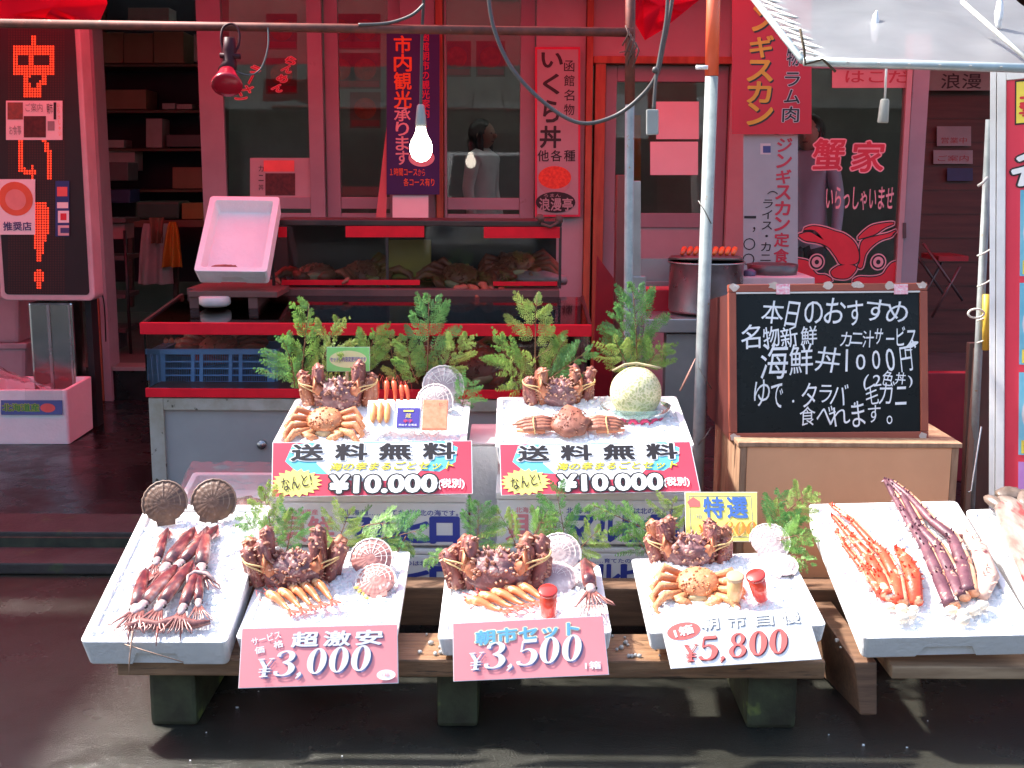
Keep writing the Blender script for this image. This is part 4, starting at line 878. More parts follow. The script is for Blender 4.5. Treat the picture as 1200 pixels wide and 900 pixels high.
# ---- seafood kits -------------------------------------------------
kc = mat('king_crab_shell', (.33, .105, .08), .45, coat=.25, c2=(.17, .05, .05), sc_=30, spots=(.42, .2, .13), ssc=40, spt=.6, bump=.5, bsc=70); spn = mat('king_crab_spines', (.56, .32, .22), .45, c2=(.4, .16, .1), sc_=60)
kcb = mat('king_crab_back', (.28, .125, .12), .45, coat=.25, c2=(.16, .07, .075), sc_=22, spots=(.52, .36, .3), ssc=45, spt=.6, bump=.4, bsc=80)
kcu = mat('king_crab_underside', (.62, .25, .12), .45, c2=(.5, .14, .07), sc_=25)
kcu2 = mat('king_crab_rust', (.46, .17, .08), .45, coat=.25, c2=(.28, .085, .05), sc_=26, spots=(.62, .32, .18), ssc=40, spt=.6, bump=.5, bsc=70)
band = mat('rubber_band', (.72, .5, .22), .5)
orangecrab = mat('hairy_crab_shell', (.66, .29, .13), .5, c2=(.5, .18, .08), sc_=16, spots=(.75, .5, .3), ssc=50, spt=.62, bump=.4, bsc=110)
boiled = mat('boiled_crab_shell', (.3, .09, .045), .5, c2=(.2, .045, .025), sc_=14, bump=.3, bsc=60)
snow = mat('snow_crab_shell', (.36, .14, .085), .5, c2=(.24, .08, .055), sc_=20, spots=(.2, .12, .08), ssc=45, spt=.66, bump=.3, bsc=80)
prawnm = mat('prawn_shell', (.72, .25, .09), .3, c2=(.58, .12, .05), sc_=34, spots=(.8, .48, .24), ssc=30, spt=.6); prawnr = mat('prawn_tail', (.8, .1, .07), .35)
prawnd = mat('red_prawn', (.78, .15, .06), .35, c2=(.68, .09, .04), sc_=25)
flesh = mat('crab_flesh', (.85, .75, .62), .5, c2=(.75, .55, .4), sc_=20, bump=.3)
rnd = random.Random(4)
def spiky(b, pts, rad, n, seed, r=.006, L=.009):
    """short spines scattered over a limb"""
    rr = random.Random(seed); k = len(pts) - 1
    for _ in range(n):
        t = rr.random() * k; i = min(int(t), k - 1); p = V(pts[i]).lerp(V(pts[i + 1]), t - i); q = rad[i] + (rad[i + 1] - rad[i]) * (t - i)
        d = V((rr.gauss(0, 1), rr.gauss(0, 1), rr.gauss(0, 1))).normalized(); ax = (V(pts[i + 1]) - V(pts[i])).normalized(); d = (d - ax * d.dot(ax)).normalized()
        b.tube([p + d * q * .8, p + d * (q + L)], [r, .0012], 5, smooth=False)
def king_crab(seed, label, M):
    """a folded king crab: knobbly carapace between two tied bundles of upright legs (about 25 cm across)"""
    o = thing('king_crab', label, 'crab', M, 'king crabs on the ice'); rr = random.Random(seed); sp = MB()
    def dome(d): return 1 + .16 * math.cos(2 * math.atan2(d.y, d.x) + .3) * (1 - abs(d.z)) + .1 * max(0, d.z) * math.cos(5 * math.atan2(d.y, d.x))
    b = MB(); b.blob(.068, .06, .055, T(0, -.016, .046), 30, 20, .22, 5, seed, fn=dome)
    for s, y, r in ((-.024, -.04, .02), (.024, -.04, .02), (0, -.005, .03), (0, -.055, .018), (-.045, -.02, .018), (.045, -.02, .018)): b.blob(r, r, r * .8, T(s, y, .075 - abs(s) * .35 - max(0, -y - .03) * .5), 12, 8, .2, 5, seed)
    b.build('carapace', kcb, o)
    for i in range(170):
        d = V((rr.gauss(0, 1), rr.gauss(0, 1), rr.gauss(0, 1))).normalized()
        if d.z < -.25: continue
        k = dome(d) * 1.04; p = V((d.x * .068 * k, d.y * .06 * k - .016, d.z * .057 * k + .046)); L = rr.uniform(.005, .012); sp.tube([p - d * .003, p + d * L * .5, p + d * L], [.0052, .0036, .0008], 6, smooth=True)
    for s in (-1, 1):
        for j in range(4):
            a, c = j % 2, j // 2
            x = s * (.07 + .036 * a + .006 * c); y = .02 - .034 * c + .006 * a; hgt = .168 - .03 * a - .018 * c - rr.uniform(0, .04); lean = s * (-.006 + .02 * a) + rr.uniform(-.014, .014)
            pts = [(x - s * .014, y, .008), (x - s * .004, y - .002, hgt * .45), (x + lean, y, hgt * .93), (x + lean + s * .004, y + .004, hgt), (x + lean + s * .012, y + .012, hgt * .92), (x + s * .014, y + .016, hgt * .4), (x + s * .012, y + .014, .0)]
            ra = [.0165, .0195, .018, .011, .014, .0135, .006]
            b = MB(); b.tube(pts, ra, 10)
            b.build('leg', kc if (j + seed) % 4 else kcu2, o); spiky(sp, pts[:4], [r * .98 for r in ra[:4]], 34, seed * 9 + j + s, .0048, .0085)
        b = MB(); b.tube([(s * .052, -.02, .02), (s * .062, -.04, .07), (s * .074, -.03, .105), (s * .082, -.04, .06)], [.014, .018, .014, .006], 9); b.build('claw', kcu, o)
        ring = [(s * .09 + .05 * math.cos(q), .004 + .048 * math.sin(q), .078 + s * .016 * math.cos(q) + .004 * math.sin(3 * q)) for q in [2 * math.pi * i / 18 for i in range(19)]]
        b = MB(); b.tube(ring, .0026, 5); b.tube([(x, y, z - .014 + .012 * s * (x - s * .09) / .05) for x, y, z in ring], .0024, 5); b.build('rubber_band', band, o)
    sp.build('spines', spn, o)
    return o
def hairy_crab(label, M, spread=True, m=orangecrab):
    o = thing('hairy_crab', label, 'crab', M, 'whole orange crabs')
    b = MB(); b.blob(.056, .05, .026, T(0, 0, .03), 26, 16, .08, 5, fn=lambda d: 1 + .05 * math.cos(math.atan2(d.y, d.x) * 14) * (1 - abs(d.z)))
    rr = random.Random(3)
    for _ in range(60):
        d = V((rr.gauss(0, 1), rr.gauss(0, 1), abs(rr.gauss(0, 1)))).normalized(); p = V((d.x * .055, d.y * .049, d.z * .026 + .03)); b.tube([p, p + d * .004], [.0035, .001], 5)
    b.build('carapace', m, o)
    b = MB(); b.blob(.03, .012, .014, T(0, -.048, .018), 12, 8); b.build('mouth_plate', mat('crab_mouth', (.45, .33, .18), .5), o)
    for s in (-1, 1):
        for j in range(4):
            y = .03 - j * .022; out = (.075 + .01 * (3 - abs(j - 1.5))) if spread else .06
            dn = -.012 - .012 * j if spread else -.03
            pts = [(s * .045, y, .022), (s * (out), y + .012 - .012 * j, .034), (s * (out + (.022 if spread else .006)), y + dn, .018), (s * (out - (-.004 if spread else .02)), y + dn - .036, .006)]
            b = MB(); b.tube(pts, [.01, .0125, .0105, .0035], 9, flat=1.0); b.build('leg', m, o)
        pts = [(s * .03, -.04, .02), (s * .055, -.06, .026), (s * .03, -.072, .022), (s * .012, -.068, .016)]
        b = MB(); b.tube(pts, [.011, .014, .014, .004], 9); b.build('claw', m, o)
    return o
def snow_crab(label, M):
    o = thing('snow_crab', label, 'crab', M)
    b = MB(); b.blob(.07, .07, .028, T(0, 0, .03), 30, 18, .14, 6, 5, fn=lambda d: 1 - .22 * max(0, d.y) * abs(d.x) * 2 + .16 * max(0, d.y) ** 3 + .05 * math.cos(7 * math.atan2(d.y, d.x)) * (1 - abs(d.z)))
    rr = random.Random(9)
    for _ in range(120):
        d = V((rr.gauss(0, 1), rr.gauss(0, 1), abs(rr.gauss(0, 1)))).normalized(); p = V((d.x * .066, d.y * .066, d.z * .027 + .03)); b.tube([p, p + d * .0035], [.0035, .001], 5)
    b.build('carapace', snow, o)
    for s in (-1, 1):
        for j in range(4):
            y = .02 - j * .016; L = .2 - .014 * abs(j - 1)
            b = MB(); b.tube([(s * .05, y * .8, .02), (s * .1, y + .004, .026), (s * .16, y, .022), (s * (L + .005), y * .7, .012)], [.011, .0115, .01, .004], 8, flat=.8); b.build('leg', snow, o)
            if j < 2: b = MB(); b.tube([(s * (L - .01), y * .6 - .03, .014), (s * .14, y * .6 - .034, .016), (s * .09, y * .5 - .034, .014)], [.005, .009, .008], 8); b.build('leg_end', kcu, o)
        ring = [(s * .128 + .003 * math.cos(q * 2), -.008 + .036 * math.cos(q), .02 + .022 * math.sin(q)) for q in [2 * math.pi * i / 16 for i in range(17)]]
        b = MB(); b.tube(ring, .0025, 5); b.build('rubber_band', band, o)
    return o
def prawn_kit(label, M, m=prawnm, group='prawns on the ice'):
    """one prawn about 13 cm long lying along +y, tail towards -y"""
    o = thing('prawn', label, 'prawn', M, group)
    n = 13; pts, ra = [], []
    for i in range(n + 1):
        t = i / n; pts.append((.006 * math.sin(t * 3), .06 - .115 * t, .011 + .004 * math.sin(t * 6))); ra.append((.012 if t < .35 else .0115 * (1 - (t - .35) * 1.05)) * (1 + .09 * (i % 2)) * (1 if i else .55))
    b = MB(); b.tube(pts, ra, 10); b.build('body', m, o)
    b = MB()
    for a in (-28, 0, 28): b.blob(.006, .018, .002, T(0, -.055, .01) @ RZ(a) @ T(0, -.016, 0), 8, 6)
    b.build('tail_fan', prawnr, o)
    b = MB()
    for s in (-1, 1): b.tube([(s * .004, .06, .012), (s * .02, .085, .02), (s * .03, .06, .012), (s * .03, .02, .006)], .0008, 4); b.blob(.003, .003, .003, T(s * .007, .057, .016), 6, 5)
    b.tube([(0, .055, .018), (0, .078, .021)], [.003, .0005], 5)
    for j in range(5): b.tube([(0, .03 - j * .012, .004), (.014, .025 - j * .012, .002)], .001, 4)
    b.build('feelers', prawnr, o); return o
def scallop_kit(name, label, M, m, mr, group):
    """a ribbed fan shell, hinge towards -y, about 11 cm wide"""
    o = thing(name, label, 'scallop', M, group); b = MB(); rb = MB()
    nu, nv = 72, 12; vs = []
    def pt(a, t, off=0):
        fan = max(0, math.cos(a * .5)) ; r = .055 * t * (1 + .012 * math.cos(a * 20)); z = .0125 * (1 - t ** 2.2) + .0007 * math.cos(a * 20) * t + .0007 * math.sin(t * 26) + off
        y = r * math.cos(a)
        return (r * math.sin(a), y, z + .003)
    for j in range(nv + 1):
        t = max(j / nv, .02)
        for i in range(nu): a = 2 * math.pi * i / nu; k = 1 - .12 * max(0, -math.cos(a)); vs.append(pt(a, t * k))
    fs = [(j * nu + i, (j + 1) * nu + i, (j + 1) * nu + (i + 1) % nu, j * nu + (i + 1) % nu) for j in range(nv) for i in range(nu)]
    fs = [f[::-1] for f in fs]
    b.add(vs, fs, True); b.add([(x, y, .001 - z * .1) for x, y, z in vs], [f[::-1] for f in fs], True)
    b.add([(-.024, -.04, .008), (.024, -.04, .008), (.022, -.055, .006), (-.022, -.055, .006), (-.024, -.04, .002), (.024, -.04, .002), (.022, -.055, .002), (-.022, -.055, .002)], [(0, 3, 2, 1), (4, 5, 6, 7), (3, 7, 6, 2), (0, 4, 7, 3), (1, 2, 6, 5)])
    b.build('shell', m, o)
    def ribbon(pp, w):                             # a flat painted growth line or rib lying on the shell
        k = len(pp); v_ = []
        for i, p in enumerate(pp):
            t = (V(pp[min(i + 1, k - 1)]) - V(pp[max(i - 1, 0)])).normalized(); n_ = V((-t.y, t.x, 0)); v_ += [V(p) + n_ * w, V(p) - n_ * w]
        rb.add(v_, [(2 * i, 2 * i + 1, 2 * i + 3, 2 * i + 2) for i in range(k - 1)], True)
    for i in range(7):
        a = R(-66 + i * 22); ribbon([pt(a, .2 + .08 * q, .0012) for q in range(11)], .0007 + .0004 * (i % 2))
    rb.tube([pt(R(-112 + i * 8), 1.0, .0) for i in range(29)], .0026, 5)
    ribbon([pt(R(-104 + i * 8), .74, .0012) for i in range(27)], .0011); ribbon([pt(R(-96 + i * 8), .5, .0013) for i in range(25)], .0007)
    rb.build('ribs', mr, o); return o
squidm = bpy.data.materials.new('squid_skin'); squidm.use_nodes = True; N_, L_ = squidm.node_tree.nodes, squidm.node_tree.links
tc_ = N_.new('ShaderNodeTexCoord'); oi_ = N_.new('ShaderNodeObjectInfo'); ad_ = N_.new('ShaderNodeVectorMath'); ad_.operation = 'ADD'; sx_ = N_.new('ShaderNodeSeparateXYZ')
L_.new(tc_.outputs['Object'], ad_.inputs[0]); L_.new(oi_.outputs['Random'], ad_.inputs[1]); L_.new(tc_.outputs['Object'], sx_.inputs[0])
n1 = N_.new('ShaderNodeTexNoise'); n1.inputs['Scale'].default_value = 34; n1.inputs['Detail'].default_value = 6; L_.new(ad_.outputs[0], n1.inputs[0])
sh_ = N_.new('ShaderNodeMath'); sh_.operation = 'MULTIPLY_ADD'; sh_.inputs[1].default_value = .016; sh_.inputs[2].default_value = -.008; L_.new(oi_.outputs['Random'], sh_.inputs[0])
dx_ = N_.new('ShaderNodeMath'); dx_.operation = 'ADD'; L_.new(sx_.outputs[0], dx_.inputs[0]); L_.new(sh_.outputs[0], dx_.inputs[1])
ab_ = N_.new('ShaderNodeMath'); ab_.operation = 'ABSOLUTE'; L_.new(dx_.outputs[0], ab_.inputs[0])
mu_ = N_.new('ShaderNodeMath'); mu_.operation = 'MULTIPLY_ADD'; mu_.inputs[1].default_value = 15; L_.new(ab_.outputs[0], mu_.inputs[0]); L_.new(n1.outputs[0], mu_.inputs[2])
cr_ = N_.new('ShaderNodeValToRGB'); L_.new(mu_.outputs[0], cr_.inputs[0]); e_ = cr_.color_ramp.elements
e_[0].position = .5; e_[0].color = (.05, .016, .022, 1); e_[1].position = .97; e_[1].color = (.5, .38, .35, 1)
q_ = e_.new(.68); q_.color = (.17, .04, .04, 1); q_ = e_.new(.8); q_.color = (.36, .13, .1, 1)
L_.new(cr_.outputs[0], N_['Principled BSDF'].inputs[0]); N_['Principled BSDF'].inputs['Roughness'].default_value = .28; N_['Principled BSDF'].inputs['Coat Weight'].default_value = .3
bp_ = N_.new('ShaderNodeBump'); bp_.inputs[0].default_value = .3; bp_.inputs[1].default_value = .004; L_.new(n1.outputs[0], bp_.inputs['Height']); L_.new(bp_.outputs[0], N_['Principled BSDF'].inputs['Normal'])
squidw = mat('squid_flesh', (.6, .48, .46), .35, c2=(.36, .2, .19), sc_=40)
def squid_kit(label, M):
    """a small squid lying along +y: mantle with end fins, head and arms towards -y"""
    o = thing('squid', label, 'squid', M, 'squid laid on ice')
    b = MB(); b.tube([(0, .1, .012), (0, .085, .012), (0, .05, .014), (0, .0, .016), (0, -.035, .014)], [.001, .009, .0165, .0195, .017], 14, flat=.75); b.build('mantle', squidm, o)
    b = MB(); b.add([(0, .102, .013), (-.03, .07, .006), (-.014, .045, .011), (0, .05, .022), (.014, .045, .011), (.03, .07, .006)], [(0, 1, 2, 3), (0, 3, 4, 5)], True); b.build('fin', squidm, o)
    b = MB(); b.blob(.0145, .02, .012, T(0, -.048, .012), 12, 8); b.build('head', squidw, o)
    b = MB()
    for s in (-1, 1): b.blob(.005, .006, .005, T(s * .013, -.05, .014), 8, 6)
    b.build('eye', blackink, o)
    b = MB(); rr = random.Random(2)
    for j in range(9): x = (j - 4) * .0045; b.tube([(x * .6, -.06, .009), (x * 1.4, -.082, .007 + .004 * (j % 2)), (x * 2.4 + rr.uniform(-.006, .006), -.104, .005), (x * 3 + rr.uniform(-.012, .012), -.118, .004)], [.004, .0034, .0024, .001], 6)
    b.build('arms', mat('squid_arm_skin', (.3, .12, .1), .3, c2=(.14, .05, .05), sc_=60), o); return o

# ================================================================== FOAM BOXES
def rr2(w, l, r, n=4): return rrect(-w / 2, -l / 2, w / 2, l / 2, r, n)
def foam_box(label, M, w_, l_, d_, group=None, wall=.022, depth=None, notch=True, m=None, name='foam_box', bev=.004, taper=.965):
    depth = depth or d_ * .8; b = MB()
    L = [(rr2(w_ * taper, l_ * taper, .016), -d_), (rr2(w_, l_, .016), 0), (rr2(w_ - 2 * wall, l_ - 2 * wall, .012), 0), (rr2(w_ * taper - 2 * wall, l_ * taper - 2 * wall, .01), -depth)]
    n = len(L[0][0]); vs = [(x, y, z) for pts, z in L for x, y in pts]; fs = []
    for k in range(3): fs += [(k * n + i, k * n + (i + 1) % n, (k + 1) * n + (i + 1) % n, (k + 1) * n + i) for i in range(n)]
    fs += [tuple(range(n))[::-1], tuple(range(3 * n, 4 * n))]
    b.add(vs, fs)
    me = b.mesh(name, m or foam, None, bev)
    o = bpy.data.objects.new(name, me); col.objects.link(o); o.matrix_world = M; WM[o.name] = M.copy()
    props(o, label, 'box', group)
    if notch:                                      # hand recess moulded into the front face
        c = MB(); k = w_ * .16; c.add([(x * k, y, z) for y in (-l_ * .5 - .05, -l_ * taper / 2 + .007) for x, z in ((-1.25, -d_ - .02), (1.25, -d_ - .02), (.85, -d_ * .5), (-.85, -d_ * .5))], [(0, 1, 2, 3), (7, 6, 5, 4), (0, 4, 5, 1), (1, 5, 6, 2), (2, 6, 7, 3), (3, 7, 4, 0)])
        cm = c.mesh('cutter', None); bmn = bmesh.new(); bmn.from_mesh(cm); bmesh.ops.recalc_face_normals(bmn, faces=bmn.faces); bmn.to_mesh(cm); bmn.free()
        co = bpy.data.objects.new('cutter', cm); col.objects.link(co); co.matrix_world = M
        md = o.modifiers.new('cut', 'BOOLEAN'); md.object = co; md.operation = 'DIFFERENCE'; md.solver = 'EXACT'
        bpy.context.view_layer.update()
        me2 = bpy.data.meshes.new_from_object(o.evaluated_get(bpy.context.evaluated_depsgraph_get())); o.modifiers.clear()
        if len(me2.polygons) > 20: o.data = me2
        bpy.data.objects.remove(co)
    return o
def goods(px4, Yf, Yb):
    """frame (centre of the top face), width and length of a tilted box seen with front left/right and back right/left corners"""
    a, b_, c, d = at(*px4[0], Yf), at(*px4[1], Yf), at(*px4[2], Yb), at(*px4[3], Yb)
    M = frame((a + b_ + c + d) / 4, (b_ - a) + (c - d), (d - a) + (c - b_))
    return M, ((b_ - a).length + (c - d).length) / 2, ((d - a).length + (c - b_).length) / 2
def ice(M, w_, l_, label, seed, lift=.0, mound=.02, top=1.0, chips=420):
    rr = random.Random(seed); b = MB(); nu, nv = 70, 80; vs = []
    for j in range(nv + 1):
        for i in range(nu + 1):
            u, v = i / nu * 2 - 1, j / nv * 2 - 1
            x, y = u * (w_ / 2 - .024), v * (l_ / 2 - .024)
            e = (1 - abs(u) ** 6) * (1 - abs(v) ** 6)
            q = noise.noise(V((x * 22, y * 22, seed))) * .007 + noise.noise(V((x * 75, y * 75, seed + 5))) * .0045 + rr.uniform(-.0016, .0016)
            vs.append((x, y, lift - .012 + e * (mound * (1 + .5 * noise.noise(V((x * 7, y * 7, seed)))) + q * 1.0) + mound * top * max(0, v) * e))
    b.add(vs, [(j * (nu + 1) + i, j * (nu + 1) + i + 1, (j + 1) * (nu + 1) + i + 1, (j + 1) * (nu + 1) + i) for j in range(nv) for i in range(nu)])
    for _ in range(chips):
        i = rr.randrange(len(vs)); p = V(vs[i]); r_ = rr.uniform(.005, .015)
        b.blob(r_, r_ * rr.uniform(.6, 1), r_ * rr.uniform(.5, .9), T(p) @ RZ(rr.uniform(0, 360)) @ RX(rr.uniform(0, 90)), 5, 3)
        b.s[-15:] = [False] * 15
    o = b.solo('crushed_ice', icem, label, 'ice', None, 'stuff', W=False, M=M); return o
def spot(M, px, py, dz=0.0, rz=0.0, s=1.0, rx=0.0, up=0.0):
    """a place on a box top under a pixel; up = 1 turns the thing upright to the world instead of square to the slope"""
    p = on(px, py, M); Q = M @ T(p.x, p.y, dz)
    return Q @ RX(rx) @ RZ(rz) @ S(s)
boxes = {}
def make(key, px4, Yf, Yb, d_, label, icelabel, seed, **k):
    M, w_, l_ = goods(px4, Yf, Yb); boxes[key] = (M, w_, l_)
    ik = {q: k.pop(q) for q in ('mound', 'top', 'lift', 'chips') if q in k}
    foam_box(label, M, w_, l_, d_, 'open foam boxes of seafood', **k)
    ice(M, w_, l_, icelabel, seed, **ik)
    return M

# ================================================================== BENCHES
bn = thing('display_bench', 'low wet plank bench on mossy wooden blocks carrying the priced boxes', 'bench', T(-.1, 3.2, 0))
pA, pB = at(137, 785, 3.0), at(968, 772, 3.0)
b = MB(); slab(b, pA.x, pB.x, 3.0, 3.19, .226, .226, .05); b.build('front_plank', plankwood, bn, True, bev=.006)
b = MB(); b.box(pA.x + .08, at(985, 720, 3.47).x, 3.46, 3.56, .14, .262); b.build('rear_beam', beamwood, bn, True, bev=.006)
b = MB(); b.box(pA.x + .1, at(985, 720, 3.6).x, 3.565, 4.2, .135, .16); b.build('rear_shelf', beamwood, bn, True, bev=.004)
for x0, x1 in ((175, 230), (512, 560), (876, 934)):
    a, c = at(x0, 820, 3.07), at(x1, 820, 3.07); b = MB(); b.box(a.x, c.x, 3.07, 3.5, 0, .1745); b.build('leg', mosswood, bn, True, bev=.012)
for x in (-.75, .05, .7): b = MB(); b.box(x, x + .1, 3.7, 4.1, 0, .134); b.build('leg', mosswood, bn, True, bev=.01)
b2 = thing('side_bench', 'second plank bench on slanted board trestles at the right edge', 'bench', T(1.3, 3.2, 0))
b = MB(); a = at(1046, 775, 2.98); slab(b, a.x, 2.2, 2.98, 3.2, .222, .222, .035); b.build('front_plank', mat('pale_plank', (.4, .27, .16), .6, c2=(.24, .15, .085), sc_=7, stretch=(.8, 6, 6)), b2, True, bev=.004)  # paler wood than the plank of the other bench
b = MB(); a = at(920, 700, 3.5); b.box(a.x, 2.3, 3.5, 3.58, .13, .2); b.box(a.x, 2.3, 3.585, 4.0, .14, .165); b.build('rear_board', plankwood, b2, True, bev=.004)
a, c, d = at(1008, 838, 3.0), at(1028, 838, 3.0), at(986, 745, 3.5)
b = MB(); tl, trr = at(1001, 776, 3.0), at(1028, 776, 3.0)
b.add([a, c, trr, tl, V((a.x, 3.5, 0)), V((c.x, 3.5, 0)), V((trr.x, 3.5, trr.z)), V((tl.x, 3.5, tl.z))], [(0, 1, 2, 3), (7, 6, 5, 4), (0, 4, 5, 1), (1, 5, 6, 2), (2, 6, 7, 3), (3, 7, 4, 0)]); b.build('leg', beamwood, b2, True, bev=.006)
b = MB(); b.box(1.9, 1.96, 3.0, 3.5, 0, .184); b.build('leg', beamwood, b2, True, bev=.006)

# ================================================================== STACKED LID BOXES UNDER THE UPPER DISPLAYS
boxprint = mat('printed_foam', (.86, .87, .89), .55, c2=(.8, .81, .83), spots=(.5, .42, .34), ssc=10, spt=.76)
def stack_box(r, Y, dep, label, full=True):
    F = face((r[0] + r[2]) / 2, (r[1] + r[3]) / 2, Y); a, c = on(r[0], r[3], F), on(r[2], r[1], F)
    o = thing('printed_box', label, 'box', F @ T(0, a.y, 0), 'printed white fish boxes under the upper displays'); 
    b = MB(); h = c.y - a.y; b.poly([(a.x, a.y), (c.x, a.y), (c.x, a.y + h * .86), (a.x, a.y + h * .86)], -dep, 0, F); b.build('box_body', boxprint, o, True, bev=.008)
    b = MB(); b.poly([(a.x - .004, a.y + h * .865), (c.x + .004, a.y + h * .865), (c.x + .004, c.y), (a.x - .004, c.y)], -dep - .004, .004, F); b.build('lid', boxprint, o, True, bev=.006)
    def q(x0, y0, x1, y1): return (r[0] + (r[2] - r[0]) * x0, r[1] + (r[3] - r[1]) * y0, r[0] + (r[2] - r[0]) * x1, r[1] + (r[3] - r[1]) * y1)
    textp('北海道産', F, q(.10, .27, .24, .38), pinkink, o, off=.012)
    textp('貝', F, q(.05, .42, .18, .92), pinkink, o, off=.025); textp('鮮', F, q(.19, .42, .32, .92), pinkink, o, off=.022)
    textp('北 海 道……育てたのは北の海です。', F, q(.37, .28, .96, .40), blueink, o, off=.01)
    for i, ch in enumerate('マルヒロ'): textp(ch, F, q(.375 + i * .149, .45, .375 + i * .149 + .137, .93), blueink, o, off=.04 if ch != 'ロ' else .055)
    return o
LB = at(430, 690, 3.72)
stack_box((318, 581, 546, 639), 3.72, .42, 'printed white box directly under the box with the whole crab')
stack_box((318, 643, 546, 692), 3.73, .42, 'lower printed box of the left stack, mostly hidden behind the scallops')
stack_box((582, 578, 803, 638), 3.72, .42, 'printed white box directly under the box with the melon')
stack_box((582, 642, 800, 686), 3.73, .42, 'lower printed box of the right stack, mostly hidden behind the middle box')
b = MB(); F = face(568, 560, 3.95); b.rect((551, 522, 584, 690), F, 0, .3); b.solo('white_box', foam, 'plain white foam box standing between the two stacks of printed boxes', 'box', bev=.008)
wbx = [x for x in col.objects if x.name == 'white_box'][0]; b = MB(); b.rect((549, 519, 586, 521.7), face(568, 560, 3.945), 0, .31); b.build('lid', mat('pinkish_foam', (.75, .6, .62), .6), wbx, True, bev=.003)

# ================================================================== GOODS BOXES
MA = make('A', ((324, 522), (553, 521), (546, 469), (341, 466)), 3.70, 4.14, .07, 'white foam box of assorted crab and scallops above the left printed boxes', 'crushed ice in the box with the whole crab', 1, notch=False, mound=.012, top=1.6)
MBx = make('B', ((582, 526), (817, 520), (790, 466), (581, 463)), 3.70, 4.14, .07, 'white foam box of crab and a melon above the right printed boxes', 'crushed ice in the box with the melon', 2, notch=False, mound=.016, top=1.8)
M1 = make('1', ((108, 752), (283, 752), (303, 592), (159, 591)), 2.95, 3.56, .085, 'long white foam box of squid and two brown scallops, leftmost on the bench', 'crushed ice in the leftmost box under the squid', 3, mound=.006, top=.6)
M2 = make('2', ((289, 750), (478, 744), (470, 648), (303, 645)), 2.985, 3.44, .055, 'white foam box of king crab and prawns, second from the left on the bench', 'crushed ice in the second box from the left', 4, mound=.014, top=1.6)
M3 = make('3', ((515, 749), (714, 741), (706, 662), (520, 668)), 2.985, 3.42, .055, 'middle foam box on the bench, with king crab, prawns and a red jar', 'crushed ice in the middle box', 5, mound=.014, top=1.7)
M4 = make('4', ((754, 745), (956, 730), (936, 648), (744, 652)), 2.985, 3.42, .055, 'white foam box of crab and two roe jars at the right end of the bench', 'crushed ice in the box at the right end of the bench', 6, mound=.016, top=1.7)
M5 = make('5', ((1005, 750), (1214, 742), (1124, 588), (952, 589)), 2.95, 3.56, .075, 'large white foam box of loose king crab legs on the second bench', 'crushed ice under the king crab legs', 7, mound=.006, top=.5)
M6 = make('6', ((1222, 742), (1420, 734), (1305, 590), (1137, 597)), 2.96, 3.56, .075, 'white foam box with one large squid, cut by the right edge', 'crushed ice under the large squid', 8, mound=.006, top=.5)
# squid box
scd = mat('brown_scallop_shell', (.2, .1, .06), .45, c2=(.09, .045, .03), sc_=18, spots=(.36, .26, .2), ssc=16, spt=.66, bump=.3); scdr = mat('scallop_dark_rib', (.3, .19, .14), .5, c2=(.14, .08, .05), sc_=20)
scp = mat('pale_scallop_shell', (.5, .24, .2), .4, c2=(.34, .13, .12), sc_=16, spots=(.8, .7, .66), ssc=22, spt=.62); scpr = mat('scallop_white_rib', (.85, .78, .72), .45)
scg = mat('grey_scallop_shell', (.56, .45, .44), .35, c2=(.36, .27, .27), sc_=18, spots=(.66, .56, .54), ssc=24, spt=.58)
s1 = scallop_kit('scallop', 'dark brown scallop shell at the top left of the squid box', spot(M1, 196, 606, .05, 8, 1.22, 52), scd, scdr, 'brown scallops at the top of the squid box')
dup(s1, spot(M1, 253, 604, .05, -12, 1.22, 50), 'dark brown scallop shell beside a fern sprig at the top of the squid box')
sq = squid_kit('squid with its tip at the far left of the upper row in the leftmost box', spot(M1, 189, 650, .008, 4, .92) @ S(.85, 1.2, .8))
for px, py, rz, s_, lb in ((206, 655, -4, 1.12, 'reddest squid, second from the left in the upper row of the leftmost box'), (226, 652, -9, 1.15, 'dark squid, third from the left in the upper row of the leftmost box'), (239, 656, 2, 1.1, 'dark squid at the right end of the upper row in the leftmost box'),
                           (164, 705, 1, 1.0, 'squid at the left end of the lower row in the leftmost box'), (182, 701, -8, 1.1, 'squid second from the left in the lower row of the leftmost box'), (202, 700, -6, 1.15, 'squid in the middle of the lower row of the leftmost box'), (222, 704, 0, 1.1, 'squid beside the curled white arm in the lower row of the leftmost box'), (234, 700, 4, .9, 'squid at the right end of the lower row in the leftmost box')):
    dup(sq, spot(M1, px, py, .008 + .006 * (py > 690) + .003 * (px % 2), rz * 1.8 + (px % 5 - 2) * 2.5, s_) @ S(.78 + .1 * (px % 3), 1.22 + .05 * (px % 2), .75), lb)
b = MB(); q = [on(px, py, M1) for px, py in ((150, 740), (165, 733), (185, 737), (207, 731), (230, 736), (247, 733))]; b.tube([V((p.x, p.y, .012)) for p in q], [.012, .014, .013, .015, .012, .006], 8)
for px, py in ((153, 750), (186, 752), (214, 747)): p, e = on(px, py - 12, M1), on(px - 3, py + 6, M1); b.tube([(p.x, p.y, .014), ((p.x + e.x) / 2, (p.y + e.y) / 2, .012), (e.x, e.y, .002)], [.005, .003, .001], 6)
o = b.solo('squid_tangle', mat('squid_arm_skin', (.3, .12, .1)), 'tangle of dark squid arms along the front edge of the leftmost box', 'squid', W=False, M=M1)
